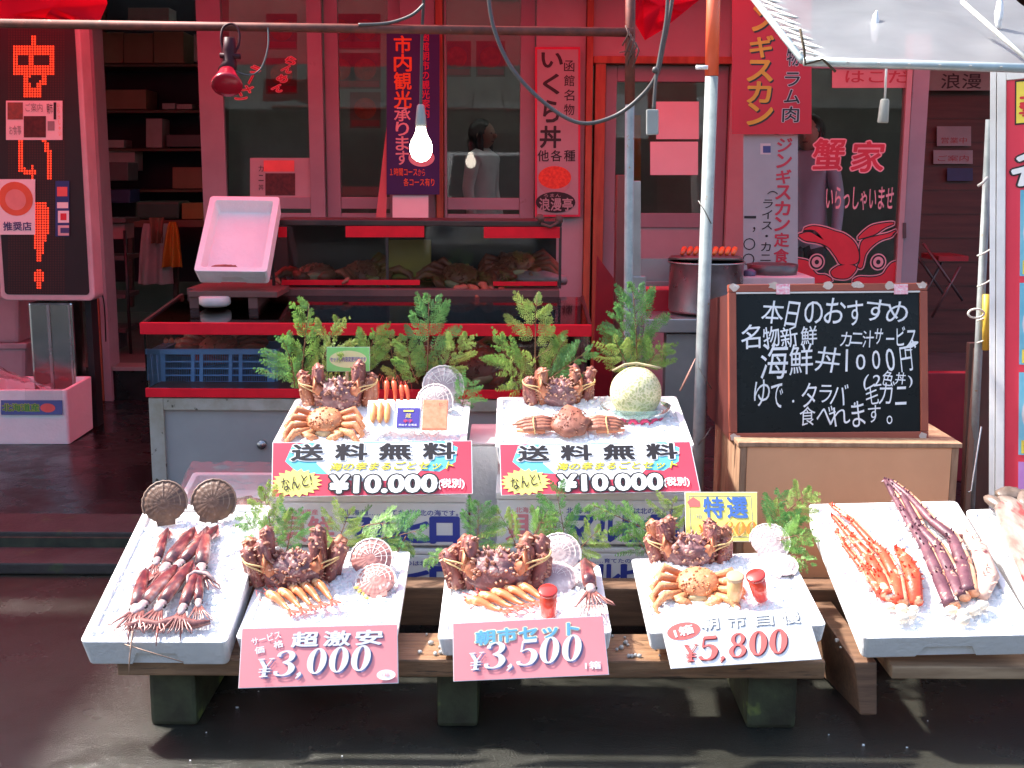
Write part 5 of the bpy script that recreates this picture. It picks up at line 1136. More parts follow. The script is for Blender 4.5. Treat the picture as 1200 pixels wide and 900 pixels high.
b = MB(); q = [on(px, py, M1) for px, py in ((252, 690), (244, 683), (230, 681), (222, 686), (221, 694))]; b.tube([V((p.x, p.y, .032)) for p in q], [.004, .006, .006, .005, .003], 7); b.solo('squid_piece', squidw, 'curled white squid arm lying over the lower row of squid', 'squid', W=False, M=M1)
b = MB(); p = [at(156, 745, 2.93), at(152, 772, 2.925), at(151, 790, 2.92)]; b.tube([p[0] + V((0, .0, .012)), p[1], p[2]], [.003, .002, .001], 5); p = [at(146, 755, 2.93), at(175, 764, 2.925), at(215, 776, 2.925)]; b.tube(p, [.0016] * 3, 5)
b.solo('squid_feeler', mat('feeler_brown', (.45, .28, .2), .5), 'thin squid feelers hanging over the front of the leftmost box', 'squid feeler')

# upper left box
k0 = king_crab(1, 'king crab with tied legs at the back of the upper left box', spot(MA, 397, 480, .012, 0, .96, -6))
h0 = hairy_crab('whole orange crab with spread legs at the front of the upper left box', spot(MA, 382, 504, .014, 0, 1.02, 28))
pr = prawn_kit('leftmost upright red prawn in the upper left box', spot(MA, 441, 470, .03, 3, .78, 48), prawnd, 'red prawns in the upper left box')
for px, rz, lb in ((452, -3, 'second upright red prawn from the left in the upper left box'), (462, 4, 'third upright red prawn from the left in the upper left box'), (470, 0, 'fourth upright red prawn from the left in the upper left box'), (477, 8, 'rightmost upright red prawn beside the scallops in the upper left box')):
    dup(pr, spot(MA, px, 471 + (px > 465) * 3, .03, rz, .76 - .1 * (px > 465), 46), lb)
s2 = scallop_kit('scallop', 'large grey scallop shell leaning at the back of the upper left box', spot(MA, 520, 470, .055, -4, 1.3, 62), scg, scpr, 'pale scallops on the ice')
dup(s2, spot(MA, 510, 482, .035, 6, 1.12, 52), 'smaller grey scallop shell leaning on the larger one in the upper left box')
def pack(nm, px4, M, dz, th, m, label, cat, lean=30):
    x0, y0, x1, y1 = px4; a, c, d = on(x0, y1, M), on(x1, y1, M), on(x0, y0, M)
    Q = M @ T((a.x + c.x) / 2, a.y, dz) @ RX(lean); wd = c.x - a.x; ht = (at(x0, y0, 3.75) - at(x0, y1, 3.75)).length * 1.0
    o = thing(nm, label, cat, Q); b = MB(); b.box(-wd / 2, wd / 2, 0, ht, -th, 0); b.build('tray', m, o, bev=.003); return o, wd, ht
o, wd, ht = pack('roe_tray', (429, 474, 461, 514), MA, .03, .012, foam, 'white tray of orange roe in the upper left box', 'food pack', 40)
b = MB()
for i in range(3): b.blob(wd * .13, ht * .36, .008, T(-wd * .27 + i * wd * .26, .002 + ht * .53, .005), 10, 8, .15, 4, i)
b.build('roe', mat('orange_roe', (.85, .4, .14), .35, c2=(.8, .3, .1), sc_=40), o)
o, wd, ht = pack('blue_food_pack', (463, 475, 493, 514), MA, .032, .012, foam, 'white pack with a dark blue printed label in the upper left box', 'food pack', 40)
b = MB(); b.box(-wd * .44, wd * .44, ht * .06, ht * .72, .0005, .0025); b.build('label', mat('label_blue', (.06, .04, .3), .4), o)
b = MB(); b.box(-wd * .2, wd * .2, ht * .58, ht * .64, .003, .004); b.build('label_bar', mat('gold_ink', (.7, .6, .15), .4), o); b = MB()

Qp = WM[o.name]
text('蔵', Qp, 0, ht * .44, wd * .22, ht * .16, mat('gold_ink', (.7, .6, .15)), o, z=.0045); text('辛子', Qp, 0, ht * .26, wd * .36, ht * .11, redink, o, z=.0045, off=.02); text('明太子 北海道', Qp, 0, ht * .13, wd * .7, ht * .07, whiteink, o, z=.0045)
o, wd, ht = pack('salmon_roe_pack', (494, 475, 524, 514), MA, .034, .014, mat('orange_pack', (.82, .3, .18), .3, c2=(.75, .2, .1), sc_=50, bump=.2), 'flat clear pack of orange flakes in the upper left box', 'food pack', 40)
text('鮭フレーク', WM[o.name], wd * .3, ht * .82, wd * .3, ht * .12, mat('dull_red', (.3, .02, .03)), o, z=.003)

# upper right box
king_crab(6, 'king crab half buried in ice at the back of the upper right box', spot(MBx, 655, 476, .006, 8, .9, -8))
snow_crab('brown snow crab with its legs tied out to both sides in the upper right box', spot(MBx, 668, 507, .018, 0, .92, 24))
mel = thing('melon', 'pale netted melon in a clear tray in the upper right box', 'melon', T(on(746, 478, MBx).x, 0, 0)); WM.pop(mel.name)
mc = at(745, 460, 3.98); place(mel, T(mc))
mm = bpy.data.materials.new('melon_rind'); mm.use_nodes = True; N_, L_ = mm.node_tree.nodes, mm.node_tree.links
vo = N_.new('ShaderNodeTexVoronoi'); vo.feature = 'DISTANCE_TO_EDGE'; vo.inputs['Scale'].default_value = 75; tc_ = N_.new('ShaderNodeTexCoord'); nz_ = N_.new('ShaderNodeTexNoise'); nz_.inputs['Scale'].default_value = 40
mxv = N_.new('ShaderNodeMix'); mxv.data_type = 'VECTOR'; mxv.inputs[0].default_value = .03; L_.new(tc_.outputs['Object'], nz_.inputs[0]); L_.new(tc_.outputs['Object'], mxv.inputs[4]); L_.new(nz_.outputs[1], mxv.inputs[5]); L_.new(mxv.outputs[1], vo.inputs['Vector'])
cr_ = N_.new('ShaderNodeValToRGB'); cr_.color_ramp.elements[0].position = .08; cr_.color_ramp.elements[1].position = .16; cr_.color_ramp.elements[0].color = (.8, .74, .46, 1); cr_.color_ramp.elements[1].color = (.52, .52, .24, 1)
L_.new(vo.outputs[0], cr_.inputs[0]); L_.new(cr_.outputs[0], N_['Principled BSDF'].inputs[0]); bp_ = N_.new('ShaderNodeBump'); bp_.inputs[0].default_value = .5; bp_.inputs[1].default_value = .004; bp_.invert = True; L_.new(vo.outputs[0], bp_.inputs['Height']); L_.new(bp_.outputs[0], N_['Principled BSDF'].inputs['Normal']); N_['Principled BSDF'].inputs['Roughness'].default_value = .6
b = MB(); b.blob(.087, .087, .088, None, 36, 24, .015, 2); b.build('rind', mm, mel)
b = MB(); b.tube([(0, 0, .084), (.002, 0, .098)], .005, 8); b.tube([(-.082, -.02, .078), (-.04, -.01, .097), (0, 0, .1), (.04, -.01, .094), (.08, -.02, .088)], [.003, .0045, .005, .0045, .003], 7); b.build('stem', mat('melon_stem', (.5, .42, .24), .7), mel)
ct_ = thing('clear_tray', 'clear plastic tray with a pink ribbon under the melon', 'tray', T(mc + V((0, 0, -.1))))
gl = glassmat('teal_film', (.62, .74, .72), .08, film=.25, fc=(.5, .65, .62))
b = MB(); b.lathe([(.02, -.001), (.085, 0), (.105, .03), (.118, .058), (.12, .058), (.106, .028), (.086, -.003)], 28); b.build('tray', gl, ct_)
b = MB(); ring = [(.095 * math.cos(R(a)), .095 * math.sin(R(a)) - .012, .012 + .012 * ((a // 12) % 2)) for a in range(190, 352, 6)]; b.tube(ring, .007, 6, flat=.5); b.build('ribbon', mat('ribbon_pink', (.8, .06, .15), .4), ct_)
b = MB()
p = [at(797, 458, 4.0), at(806, 440, 3.99), at(815, 420, 3.98)]; b.tube(p, [.007, .009, .0035], 8, flat=.4); b.solo('dried_squid_strip', mat('brown_strip', (.3, .15, .12), .6), 'thin brown dried strip leaning between the melon and the grey pole', 'dried food')

# bench boxes
king_crab(3, 'king crab with two tied leg bundles in the second box from the left', spot(M2, 345, 684, .0, 8, 1.0, -4)); king_crab(8, 'largest king crab, its legs tied with bands, in the middle box', spot(M3, 583, 690, .0, -5, 1.12, -8)); king_crab(11, 'king crab in front of the yellow card in the right end box', spot(M4, 808, 662, .002, -12, .9, -6))
p0 = prawn_kit('lowest orange prawn in front of the king crab in the second box from the left', spot(M2, 327, 712, .006, 42, 1.0))
for i, (dx, dy) in enumerate(((12, -2), (24, -5), (36, -7), (50, -9))): dup(p0, spot(M2, 329 + dx, 712 + dy, .008 + .003 * i, 40 - i * 2, 1.02), ('second', 'third', 'fourth', 'rightmost')[i] + ' orange prawn of the row in the second box from the left')
for i, (px, py) in enumerate(((568, 716), (582, 713), (596, 711), (610, 709), (624, 708))): dup(p0, spot(M3, px, py, .006 + .004 * i, 56 - i * 4, 1.05), ('leftmost', 'second', 'third', 'fourth', 'rightmost')[i] + ' orange prawn of the row in the middle box')
s3 = scallop_kit('scallop', 'brownish pink scallop at the back of the second box from the left', spot(M2, 436, 668, .035, -14, 1.12, 42), scp, scpr, 'pale scallops on the ice')
dup(s3, spot(M2, 441, 689, .02, 14, 1.02, 26), 'pink and white scallop lying in front of another in the second box from the left')
dup(s2, spot(M3, 656, 664, .04, 2, 1.16, 48), 'grey scallop standing at the back of the middle box'); dup(s2, spot(M3, 650, 688, .02, 8, 1.2, 24), 'grey and white scallop lying behind the red jar in the middle box')
dup(s2, spot(M4, 902, 646, .03, -24, 1.08, 36), 'grey scallop at the back right of the right end box'); dup(s2, spot(M4, 912, 668, .012, -30, 1.0, 12), 'pale scallop half sunk in ice at the right of the right end box')
def jar(label, M, m, lm, r0=.02, r1=.0235, h=.085):
    o = thing('roe_jar', label, 'jar', M, 'jars of roe'); b = MB(); b.lathe([(.001, 0), (r0 - .002, 0), (r0, .003), (r1, h), (.001, h + .0005)], 24); b.build('roe', m, o)
    b = MB(); b.lathe([(r1 + .0008, h - .004), (r1 + .0018, h - .003), (r1 + .0018, h + .004), (r1 - .002, h + .006), (.001, h + .0062)], 24); b.build('lid', lm, o); return o
roe_r = mat('red_roe', (.75, .06, .025), .3, coat=.8, c2=(.7, .04, .02), sc_=80); roe_b = mat('beige_paste', (.75, .45, .2), .4, coat=.8, c2=(.65, .35, .14), sc_=30)
lr = mat('lid_red', (.55, .03, .02), .25, coat=.6)
jar('red jar of roe standing on the prawns in the middle box', spot(M3, 643, 725, .01, 0, .98, 18), roe_r, lr, .022, .0245, .09)
jar('beige jar lying on ice beside the orange crab in the right end box', spot(M4, 860, 708, .012, 0, .95, 12), roe_b, mat('lid_beige', (.55, .36, .22), .3)); jar('tilted red jar beside the beige one in the right end box', spot(M4, 892, 709, .02, 0, .98, 14) @ RY(-14), roe_r, lr, .02, .025)
dup(h0, spot(M4, 817, 695, .012, -8, 1.02, 22), 'round orange crab with folded legs in the right end box')
dup(sq, spot(M3, 690, 690, .02, 2, 1.1, 8), 'single squid standing out at the right of the middle box')
b = MB(); rr = random.Random(8)
for i in range(9): p = on(681 + i * 3, 718, M3); e = on(674 + i * 5, 740 + rr.uniform(-6, 8), M3); b.tube([(p.x, p.y, .02), ((p.x + e.x) / 2 + rr.uniform(-.01, .01), (p.y + e.y) / 2, .025), (e.x, e.y, .006)], [.004, .003, .001], 6)
b.solo('squid_tangle', squidw, 'white squid arms hanging towards the price card in the middle box', 'squid', W=False, M=M3)
b = MB(); 
for i in range(4): p = on(418 + i * 4, 695 + i * 4, M2); b.blob(.008, .005, .004, T(p.x, p.y, .018) @ RZ(i * 50), 8, 6, .3, 4, i)
b.solo('lemon_piece', mat('lemon', (.85, .62, .1), .4), 'small yellow lemon pieces on the ice in the second box from the left', 'garnish', W=False, M=M2)
# loose king crab legs
under = mat('leg_underside', (.82, .48, .3), .4, c2=(.75, .28, .14), sc_=22, spots=(.88, .75, .6), ssc=18, spt=.58)
def leg_set(label, M, legs, claw, base, m, mu, seed):
    o = thing('crab_leg_cluster', label, 'crab legs', M @ T(*[on(*base[0][:2], M).x, on(*base[0][:2], M).y, 0]), 'clusters of king crab legs')
    for j, (pts, r) in enumerate(legs):
        q = [on(px, py, M) for px, py in pts]; q = [V((p.x, p.y, .016 + .004 * j % .012)) for p in q]; n = len(q); ra = [r * (.3 + .7 * i / (n - 1)) for i in range(n)]; ra[-1] *= .85
        q2, r2 = [], []
        for i in range(n - 1):
            q2 += [q[i], q[i].lerp(q[i + 1], .12), q[i].lerp(q[i + 1], .88)]; r2 += [ra[i] * .82, ra[i] * 1.02, ra[i + 1] * 1.0]
        q2.append(q[-1]); r2.append(ra[-1])
        b = MB(); b.tube(q2, r2, 10, flat=.85); spiky(b, q2, r2, 60, seed + j, .0035, .006); b.v = [M @ v for v in b.v]; b.build('leg', m, o, True)
        b = MB(); b.tube([p + V((.01 + ra[0] * .4, -.003, -.004)) for p in q2], [x * .9 for x in r2], 8, flat=.8); b.v = [M @ v for v in b.v]; b.build('leg_underside', under, o, True)
    q = [on(px, py, M) for px, py in claw[0]]; b = MB(); b.tube([V((p.x, p.y, .016)) for p in q], claw[1], 12, flat=.7); spiky(b, [V((p.x, p.y, .018)) for p in q], claw[1], 34, seed + 9, .004, .005); b.v = [M @ v for v in b.v]; b.build('claw', mu, o, True)
    b = MB()
    for i, (px, py, r) in enumerate(base): p = on(px, py, M); b.blob(r, r * .75, r * .7, T(p.x, p.y, .014), 14, 10, .25, 4, i)
    b.v = [M @ v for v in b.v]; b.build('joint_flesh', flesh, o, True)
redleg = mat('red_crab_leg', (.75, .1, .045), .35, c2=(.62, .05, .02), sc_=20, spots=(.88, .5, .3), ssc=22, spt=.62, bump=.3); purleg = mat('purple_crab_leg', (.17, .065, .085), .45, c2=(.085, .03, .045), sc_=24, spots=(.5, .3, .22), ssc=30, spt=.62, bump=.3); paleclaw = mat('pale_claw', (.75, .55, .45), .4, c2=(.6, .35, .28), sc_=9, spots=(.18, .05, .06), ssc=12, spt=.6)
leg_set('cluster of orange red king crab legs on the left of the large box', M5, [([(972, 596), (997, 615), (1022, 643), (1034, 654), (1047, 680), (1052, 710)], .02), ([(974, 610), (997, 636), (1017, 658), (1028, 680), (1038, 706)], .023), ([(980, 629), (990, 650), (1012, 676), (1030, 704)], .014)], ([(1050, 648), (1060, 660), (1069, 680), (1073, 712)], [.01, .02, .024, .018]), [(1042, 716, .016), (1056, 718, .018), (1070, 719, .015), (1056, 729, .02), (1068, 726, .014)], redleg, redleg, 30)
leg_set('cluster of dark purple king crab legs with a pale claw in the large box', M5, [([(1036, 567), (1047, 587), (1069, 624), (1083, 645), (1098, 680), (1112, 714)], .022), ([(1039, 568), (1056, 586), (1076, 624), (1098, 648), (1112, 678), (1124, 706)], .022), ([(1041, 570), (1062, 587), (1089, 617), (1114, 637), (1126, 668), (1133, 702)], .023)], ([(1116, 630), (1132, 632), (1146, 648), (1157, 680), (1150, 704)], [.01, .02, .026, .03, .018]), [(1114, 720, .018), (1128, 724, .018), (1140, 720, .02), (1150, 714, .018), (1128, 732, .018)], purleg, paleclaw, 50)
# large squid at the right edge
o = thing('large_squid', 'large pinkish squid with a dark tip, cut by the right edge', 'squid', M6)
def m6(*pp): return [V((on(px, py, M6).x, on(px, py, M6).y, z)) for px, py, z in pp]
lsm = mat('large_squid_skin', (.2, .12, .1), .3, c2=(.34, .3, .26), sc_=14, spots=(.3, .05, .05), ssc=10, spt=.58, stretch=(3, .7, 1))
b = MB(); b.tube(m6((1176, 592, .02), (1184, 606, .03), (1200, 640, .035), (1222, 690, .035), (1240, 735, .03)), [.03, .05, .062, .06, .05], 20, flat=.5); b.v = [M6 @ v for v in b.v]; b.build('mantle', lsm, o, True)
b = MB()
for px, py, rx, ry, an in ((1166, 600, .02, .05, 24), (1198, 594, .022, .05, -18), (1182, 588, .045, .034, 0)): p = on(px, py, M6); b.blob(rx, ry, .016, M6 @ T(p.x, p.y, .03) @ RZ(an), 18, 12, .18, 4, px)
b.build('fin', mat('squid_tip', (.09, .065, .05), .35, c2=(.22, .16, .13), sc_=18), o, True)

# ================================================================== PRICE CARDS
def sign(label, px4, Yt, Yb, m, cat='price card'):
    M, w_, h_, c = board_from(px4, Yt, Yb); o = thing('price_card', label, cat, M, 'price cards on the boxes')
    b = MB(); b.poly(c, -.005, 0); b.build('card', m, o)
    b = MB(); k = .985; kk = [(x * 1.008, y * 1.02) for x, y in c]; b.poly(kk, -.0062, -.0005); b.build('white_edge', whiteink, o); return o, M, w_, h_
for q, (px4, lb) in enumerate(((((320, 519), (552, 517), (553, 578), (319, 582)), 'left red free shipping card priced 10.000 yen, below the whole crab'), (((586, 521), (808, 518), (820, 575), (588, 580)), 'right red free shipping card priced 10.000 yen, below the melon'))):
    o, M, w_, h_ = sign(lb, px4, 3.69, 3.59, redcard)
    P = lambda x, y: ((x - .5) * w_, (.5 - y) * h_)
    b = MB(); b.poly([P(*p) for p in ((.06, .35), (.09, .05), (.16, .0), (.86, .0), (.93, .12), (.92, .4), (.84, .58), (.6, .52), (.45, .6), (.25, .6), (.12, .55))], .0004, .0004, M); b.build('splash', cyanink, o, True)
    b = MB(); b.poly([P(*p) for p in ((.2, .02), (.8, .02), (.82, .3), (.7, .72), (.45, .75), (.3, .68), (.22, .4))], .0008, .0008, M); b.build('splash_light', paper, o, True)
    for i, ch in enumerate('送料無料'): x, y = P(.17 + i * .222, .19); text(ch, M, x, y, w_ * .155, h_ * .3, blackink, o, off=.034, z=.003, halo=whiteink, hoff=.085)
    x, y = P(.6, .465); text('海の幸まるごとセット', M, x, y, w_ * .62, h_ * .15, yellowink, o, off=.012, z=.003, shear=.3, halo=mat('olive_edge', (.3, .28, .05), .5), hoff=.035)
    pts = []
    for i in range(40): a = 2 * math.pi * i / 40; r_ = 1 if i % 2 else .8; x, y = P(.125, .76); pts.append((x + math.cos(a) * r_ * w_ * .13, y + math.sin(a) * r_ * h_ * .27))
    b = MB(); b.poly(pts, .002, .002, M); b.build('starburst', mat('burst_yellow', (.92, .82, .2), .5), o, True)
    x, y = P(.125, .75); text('なんと!', M, x, y, w_ * .15, h_ * .24, blackink, o, off=.01, z=.004, rot=12)
    x, y = P(.56, .8); text('¥10.000', M, x, y, w_ * .53, h_ * .32, whiteink, o, off=.04, z=.005, halo=blackink, hoff=.105, name='price_figures')
    x, y = P(.9, .82); text('(税別)', M, x, y, w_ * .13, h_ * .19, whiteink, o, off=.03, z=.004)
o, M, w_, h_ = sign('pink card priced 3,000 yen in white figures', ((284, 737), (465, 732), (466, 800), (280, 806)), 2.965, 2.90, pinkpaper)
P = lambda x, y: ((x - .5) * w_, (.5 - y) * h_)
for i, ch in enumerate('超激安'): x, y = P(.41 + i * .205, .21); text(ch, M, x, y, w_ * .165, h_ * .25, shadowink, o, off=.03, z=.001, dx=.0022, dy=-.0022, shear=.08, name='lettering_shadow'); text(ch, M, x, y, w_ * .165, h_ * .25, whiteink, o, off=.032, z=.002, shear=.08)
x, y = P(.16, .17); text('サービス', M, x, y, w_ * .19, h_ * .13, whiteink, o, off=.02, rot=14); x, y = P(.12, .37); text('価', M, x, y, w_ * .06, h_ * .12, whiteink, o, off=.03, rot=10); x, y = P(.24, .28); text('格', M, x, y, w_ * .06, h_ * .12, whiteink, o, off=.03, rot=10)
def price(body, M, w_, h_, x, y, hh, m, ms, sizes, dd=.004, wide=1.0, rot=0):
    x, y = (x - .5) * w_, (.5 - y) * h_; Mr = M @ T(x, y, 0) @ RZ(rot)
    serif(body, Mr, dd, -dd, h_ * hh, ms, o, z=.001, sizes=sizes, wide=wide); serif(body, Mr, 0, 0, h_ * hh, m, o, z=.0035, sizes=sizes, wide=wide)
price('¥3,000', M, w_, h_, .1, .84, .43, whiteink, shadowink, {'¥': .75}, wide=1.36, rot=2)
x, y = P(.93, .86); b = MB(); b.poly(ell(x, y, w_ * .06, h_ * .09), .004, .004, M); b.build('white_oval', whiteink, o, True); text('1箱', M, x, y, w_ * .045, h_ * .06, pinkink, o, z=.005)
o, M, w_, h_ = sign('pink card with sky blue heading priced 3,500 yen', ((531, 731), (706, 722), (713, 790), (532, 798)), 2.965, 2.90, pinkpaper)
x, y = P(.49, .23); text('朝市セット', M, x, y, w_ * .68, h_ * .24, skyink, o, off=.03, z=.002, rot=3, shear=.08, halo=creamink, hoff=.085)
P = lambda x, y: ((x - .5) * w_, (.5 - y) * h_)
price('¥3,500', M, w_, h_, .09, .83, .45, whiteink, shadowink, {'¥': .68}, wide=1.33, rot=2.5)
x, y = P(.91, .84); text('1箱', M, x, y, w_ * .1, h_ * .13, whiteink, o, off=.03)
o, M, w_, h_ = sign('white card with coral figures reading 5,800 yen', ((774, 727), (944, 712), (962, 772), (787, 783)), 2.972, 2.90, mat('white_card', (.85, .84, .83), .5, c2=(.83, .82, .8)))
P = lambda x, y: ((x - .5) * w_, (.5 - y) * h_)
x, y = P(.13, .27); b = MB(); b.poly([(x + px * math.cos(R(6)) - py * math.sin(R(6)), y + px * math.sin(R(6)) + py * math.cos(R(6))) for px, py in ell(0, 0, w_ * .115, h_ * .17)], .001, .001, M); b.build('red_oval', coralink, o, True); text('1箱', M, x, y, w_ * .13, h_ * .18, whiteink, o, z=.002, off=.03, rot=12)
for i, ch in enumerate('朝市自慢'): x, y = P(.31 + i * .185, .16); text(ch, M, x, y, w_ * .12, h_ * .24, greyink, o, off=.02, z=.001, dx=.0025, dy=-.0015, name='lettering_shadow'); text(ch, M, x, y, w_ * .12, h_ * .24, whiteink, o, off=.02, z=.002)
price('¥5,800', M, w_, h_, .1, .88, .47, coralink, mat('maroon_ink', (.22, .05, .06), .5), {'¥': .72}, dd=.0028, wide=1.3, rot=1)
o, M, w_, h_ = sign('yellow card with blue characters behind the right end box', ((803, 577), (887, 577), (887, 634), (804, 634)), 3.57, 3.49, yellowcard)
P = lambda x, y: ((x - .5) * w_, (.5 - y) * h_)
b = MB()
for x0, y0, x1, y1 in ((.06, .07, .94, .085), (.06, .91, .94, .925), (.06, .085, .07, .91), (.93, .085, .94, .91)): (ax, ay), (cx, cy) = P(x0, y1), P(x1, y0); b.poly([(ax, ay), (cx, ay), (cx, cy), (ax, cy)], .0006, .0006, M)
b.build('border_line', greyink, o, True)
for i, ch in enumerate('特選'): x, y = P(.4 + i * .33, .32); text(ch, M, x, y, w_ * .28, h_ * .42, mat('card_blue', (.07, .17, .5), .5), o, off=.028, z=.002)
x, y = P(.12, .2); b = MB(); b.poly([(x - .02, y), (x, y + .016), (x + .02, y + .002), (x + .02, y - .016), (x - .012, y - .016)], .001, .001, M); b.build('seal', coralink, o, True)
x, y = P(.17, .5); text('1箱', M, x, y, w_ * .12, h_ * .1, greyink, o)
price('¥5,800', M, w_, h_, .14, .89, .28, orangeink, creamink, {'¥': .8}, dd=.001, wide=1.22)
o, M, w_, h_ = sign('small green card with a yellow oval on a stick in the upper left box', ((383, 407), (433, 407), (433, 435), (383, 435)), 4.1, 4.09, mat('green_card', (.3, .75, .2), .5))
b = MB(); b.poly(ell(0, 0, w_ * .44, h_ * .36), .0006, .0006, M); b.build('yellow_oval', mat('oval_yellow', (.92, .85, .4), .5), o, True)
text('セットの内容変更可能です', M, 0, 0, w_ * .84, h_ * .2, mat('brown_violet', (.25, .12, .25), .5), o, off=.012, z=.002, halo=whiteink, hoff=.05)
b = MB(); b.tube([at(407, 430, 4.1), at(406, 470, 4.12)], .005, 8); b.build('stick', mat('stick', (.6, .45, .28), .6), o, True)

# ================================================================== THINGS ON AND IN THE CASE
M, w_, l_ = goods(((226, 318), (313, 318), (328, 231), (247, 229)), 5.02, 5.34)
foam_box('empty white foam box tilted on the display case, glowing pink under the awning', M, w_, l_, .085, 'open foam boxes of seafood', notch=True, wall=.026)
pf = MB(); p = on(263, 306, M); pf.blob(.07, .022, .03, T(p.x, p.y - .012, -.045), 16, 10, .3, 3); pf.solo('crab_piece', mat('brown_crab_piece', (.36, .14, .1), .5, c2=(.2, .07, .05), sc_=15), 'brown piece of crab at the bottom of the tilted foam box', 'food', W=False, M=M)
b = MB(); q = at(272, 352, 5.05); b.box(q.x - .25, q.x + .2, 4.99, 5.2, cz(379) + .035, at(270, 340, 5.06).z - .004)
b = MB(); c = at(252, 357, 5.05); dz_ = z4 + (zb - z4) * (5.05 - CY) / (5.33 - CY) + .004
b.lathe([(.05, 0), (.066, .012), (.066, .04), (.06, .045), (.002, .046)], 24, T(c.x, 5.05, dz_)); o = b.solo('lidded_tub', mat('tub_white', (.7, .6, .58), .4), 'small round white tub with a pinkish lid standing under the tilted foam box', 'tub', W=True)
sup = MB()
for x in (232, 300): q = at(x, 340, 5.12); sup.box(q.x - .02, q.x + .02, 5.05, 5.3, z4 + (zb - z4) * .6 - .01, at(x, 337, 5.1).z - .01)
q0, q1 = at(222, 343, 5.06), at(326, 343, 5.06); sup.box(q0.x, q1.x, 5.04, 5.32, at(270, 348, 5.06).z, at(270, 341, 5.06).z)
sup.solo('board_trestle', mat('ledge_wood', (.16, .06, .05)), 'low brown board on blocks carrying the tilted foam box', 'board', bev=.003)
# whole crabs behind the panes
h1 = hairy_crab('boiled crab in front of the upper left pane of the display case', T(at(372, 325, 5.55).x, 5.55, uz0 + .012) @ S(1.5), True, boiled); h1['group'] = 'boiled crabs in the display case'
for px, Y, s_, rz, lb in ((425, 5.6, 1.6, 40, 'boiled crab with splayed legs left of the ochre divider in the upper case'), (540, 5.52, 1.5, -30, 'boiled crab just right of the ochre divider in the upper case'), (585, 5.58, 1.6, 60, 'boiled crab in the middle of the right upper pane'), (606, 5.62, 1.5, 10, 'largest boiled crab at the right end of the upper case')):
    dup(h1, T(at(px, 325, Y).x, Y, uz0 + .012 + (.0 if px < 600 else .05)) @ RX(25) @ RZ(rz) @ S(s_), lb)
b = MB(); q0 = at(632, 330, 5.56); b.blob(.13, .09, .04, T(q0.x, 5.56, uz0 + .03), 16, 10, .3, 3); b.solo('ice_bed', mat('dark_ice', (.4, .25, .24), .4), 'heap of dim ice under the largest boiled crab in the upper case', 'ice')
for px, Y, s_, rz, lb in ((560, 5.0, 1.7, 15, 'boiled crab in the lower pane right of the fern'), (600, 5.05, 1.7, -30, 'boiled crab at the lower right end behind the melon fern'), (505, 5.1, 1.6, 70, 'boiled crab behind the fern in the middle of the lower pane')):
    dup(h1, T(at(px, 440, Y).x, Y, z2 + .03) @ RX(35) @ RZ(rz) @ S(s_), lb)
dup(h1, T(at(258, 413, 5.08).x, 5.08, at(258, 420, 5.0).z) @ RX(20) @ RZ(180) @ S(1.5), 'boiled crab lying in the blue basket')
dup(h1, T(at(235, 413, 5.12).x, 5.12, at(258, 424, 5.0).z) @ RX(10) @ RZ(120) @ S(1.4), 'second boiled crab at the left of the blue basket')

# ================================================================== STEEL STAND, POTS, RED BOX
SYY = 4.95
ss = thing('steel_stand', 'grey steel work stand carrying the stew pot behind the grey pole', 'stand', T(at(790, 600, SYY).x, SYY, .1))
b = MB(); b.rect((755, 374, 905, 390), face(800, 380, SYY), 0, .5); b.build('top', mat('stand_steel', (.42, .43, .43), .35, .7, c2=(.34, .35, .35)), ss, True, bev=.004)
F = face(800, 440, SYY + .03)
for x0, x1 in ((781, 818), (868, 886)): b = MB(); a, c = on(x0, 391, F), on(x1, 391, F); w0, w1 = F @ a, F @ c; b.box(w0.x, w1.x, SYY + .03, SYY + .12, .1, w0.z); b.build('leg', mat('stand_grey', (.3, .31, .3), .45, .4), ss, True, bev=.004)
b = MB(); b.rect((734, 324, 757, 480), face(745, 400, SYY + .15), 0, .05); b.rect((739, 212, 751, 324), face(745, 300, SYY + .16), 0, .04); b.build('back_column', mat('stand_steel', (.42, .43, .43)), ss, True, bev=.003)
b = MB(); b.rect((745, 303, 790, 341), face(770, 320, SYY + .55), 0, .01); b.rect((752, 330, 790, 336), face(770, 330, SYY + .5), 0, .03); b.build('splash_back', mat('stand_steel', (.42, .43, .43)), ss, True)
b = MB(); b.rect((758, 339, 790, 368), face(770, 350, SYY + .3), 0, .15); b.solo('red_container', mat('red_plastic', (.6, .02, .04), .4), 'red plastic container beside the stew pot', 'container', bev=.008)
b = MB(); a = at(721, 330, 5.6); c = at(731, 330, 5.6); b.box(a.x, c.x, 5.6, 5.7, .1, at(725, 205, 5.6).z); b.solo('brown_post', mat('brown_post', (.2, .06, .05), .5), 'dark brown wooden post behind the thin grey pole', 'post', bev=.004)
b = MB(); F = face(700, 420, 6.2); b.add([at(700, 300, 6.2), at(722, 330, 6.2), at(722, 560, 6.2), at(692, 560, 6.2), *[at(x, y, 6.2) + V((0, .05, 0)) for x, y in ((700, 300), (722, 330), (722, 560), (692, 560))]], [(0, 3, 2, 1), (4, 5, 6, 7), (0, 1, 5, 4), (1, 2, 6, 5), (2, 3, 7, 6), (3, 0, 4, 7)]); b.solo('leaning_red_board', mat('dark_red_board', (.3, .015, .025)), 'dark red board leaning behind the right end of the display case', 'board')
pt_ = thing('stew_pot', 'large battered stainless pot with a lid on the steel stand', 'pot', T(at(826, 368, 5.15).x, 5.15, at(826, 371, SYY).z)); rP = 43 / FPX * 5.15; hP = at(826, 309, 5.1).z - at(826, 371, SYY).z
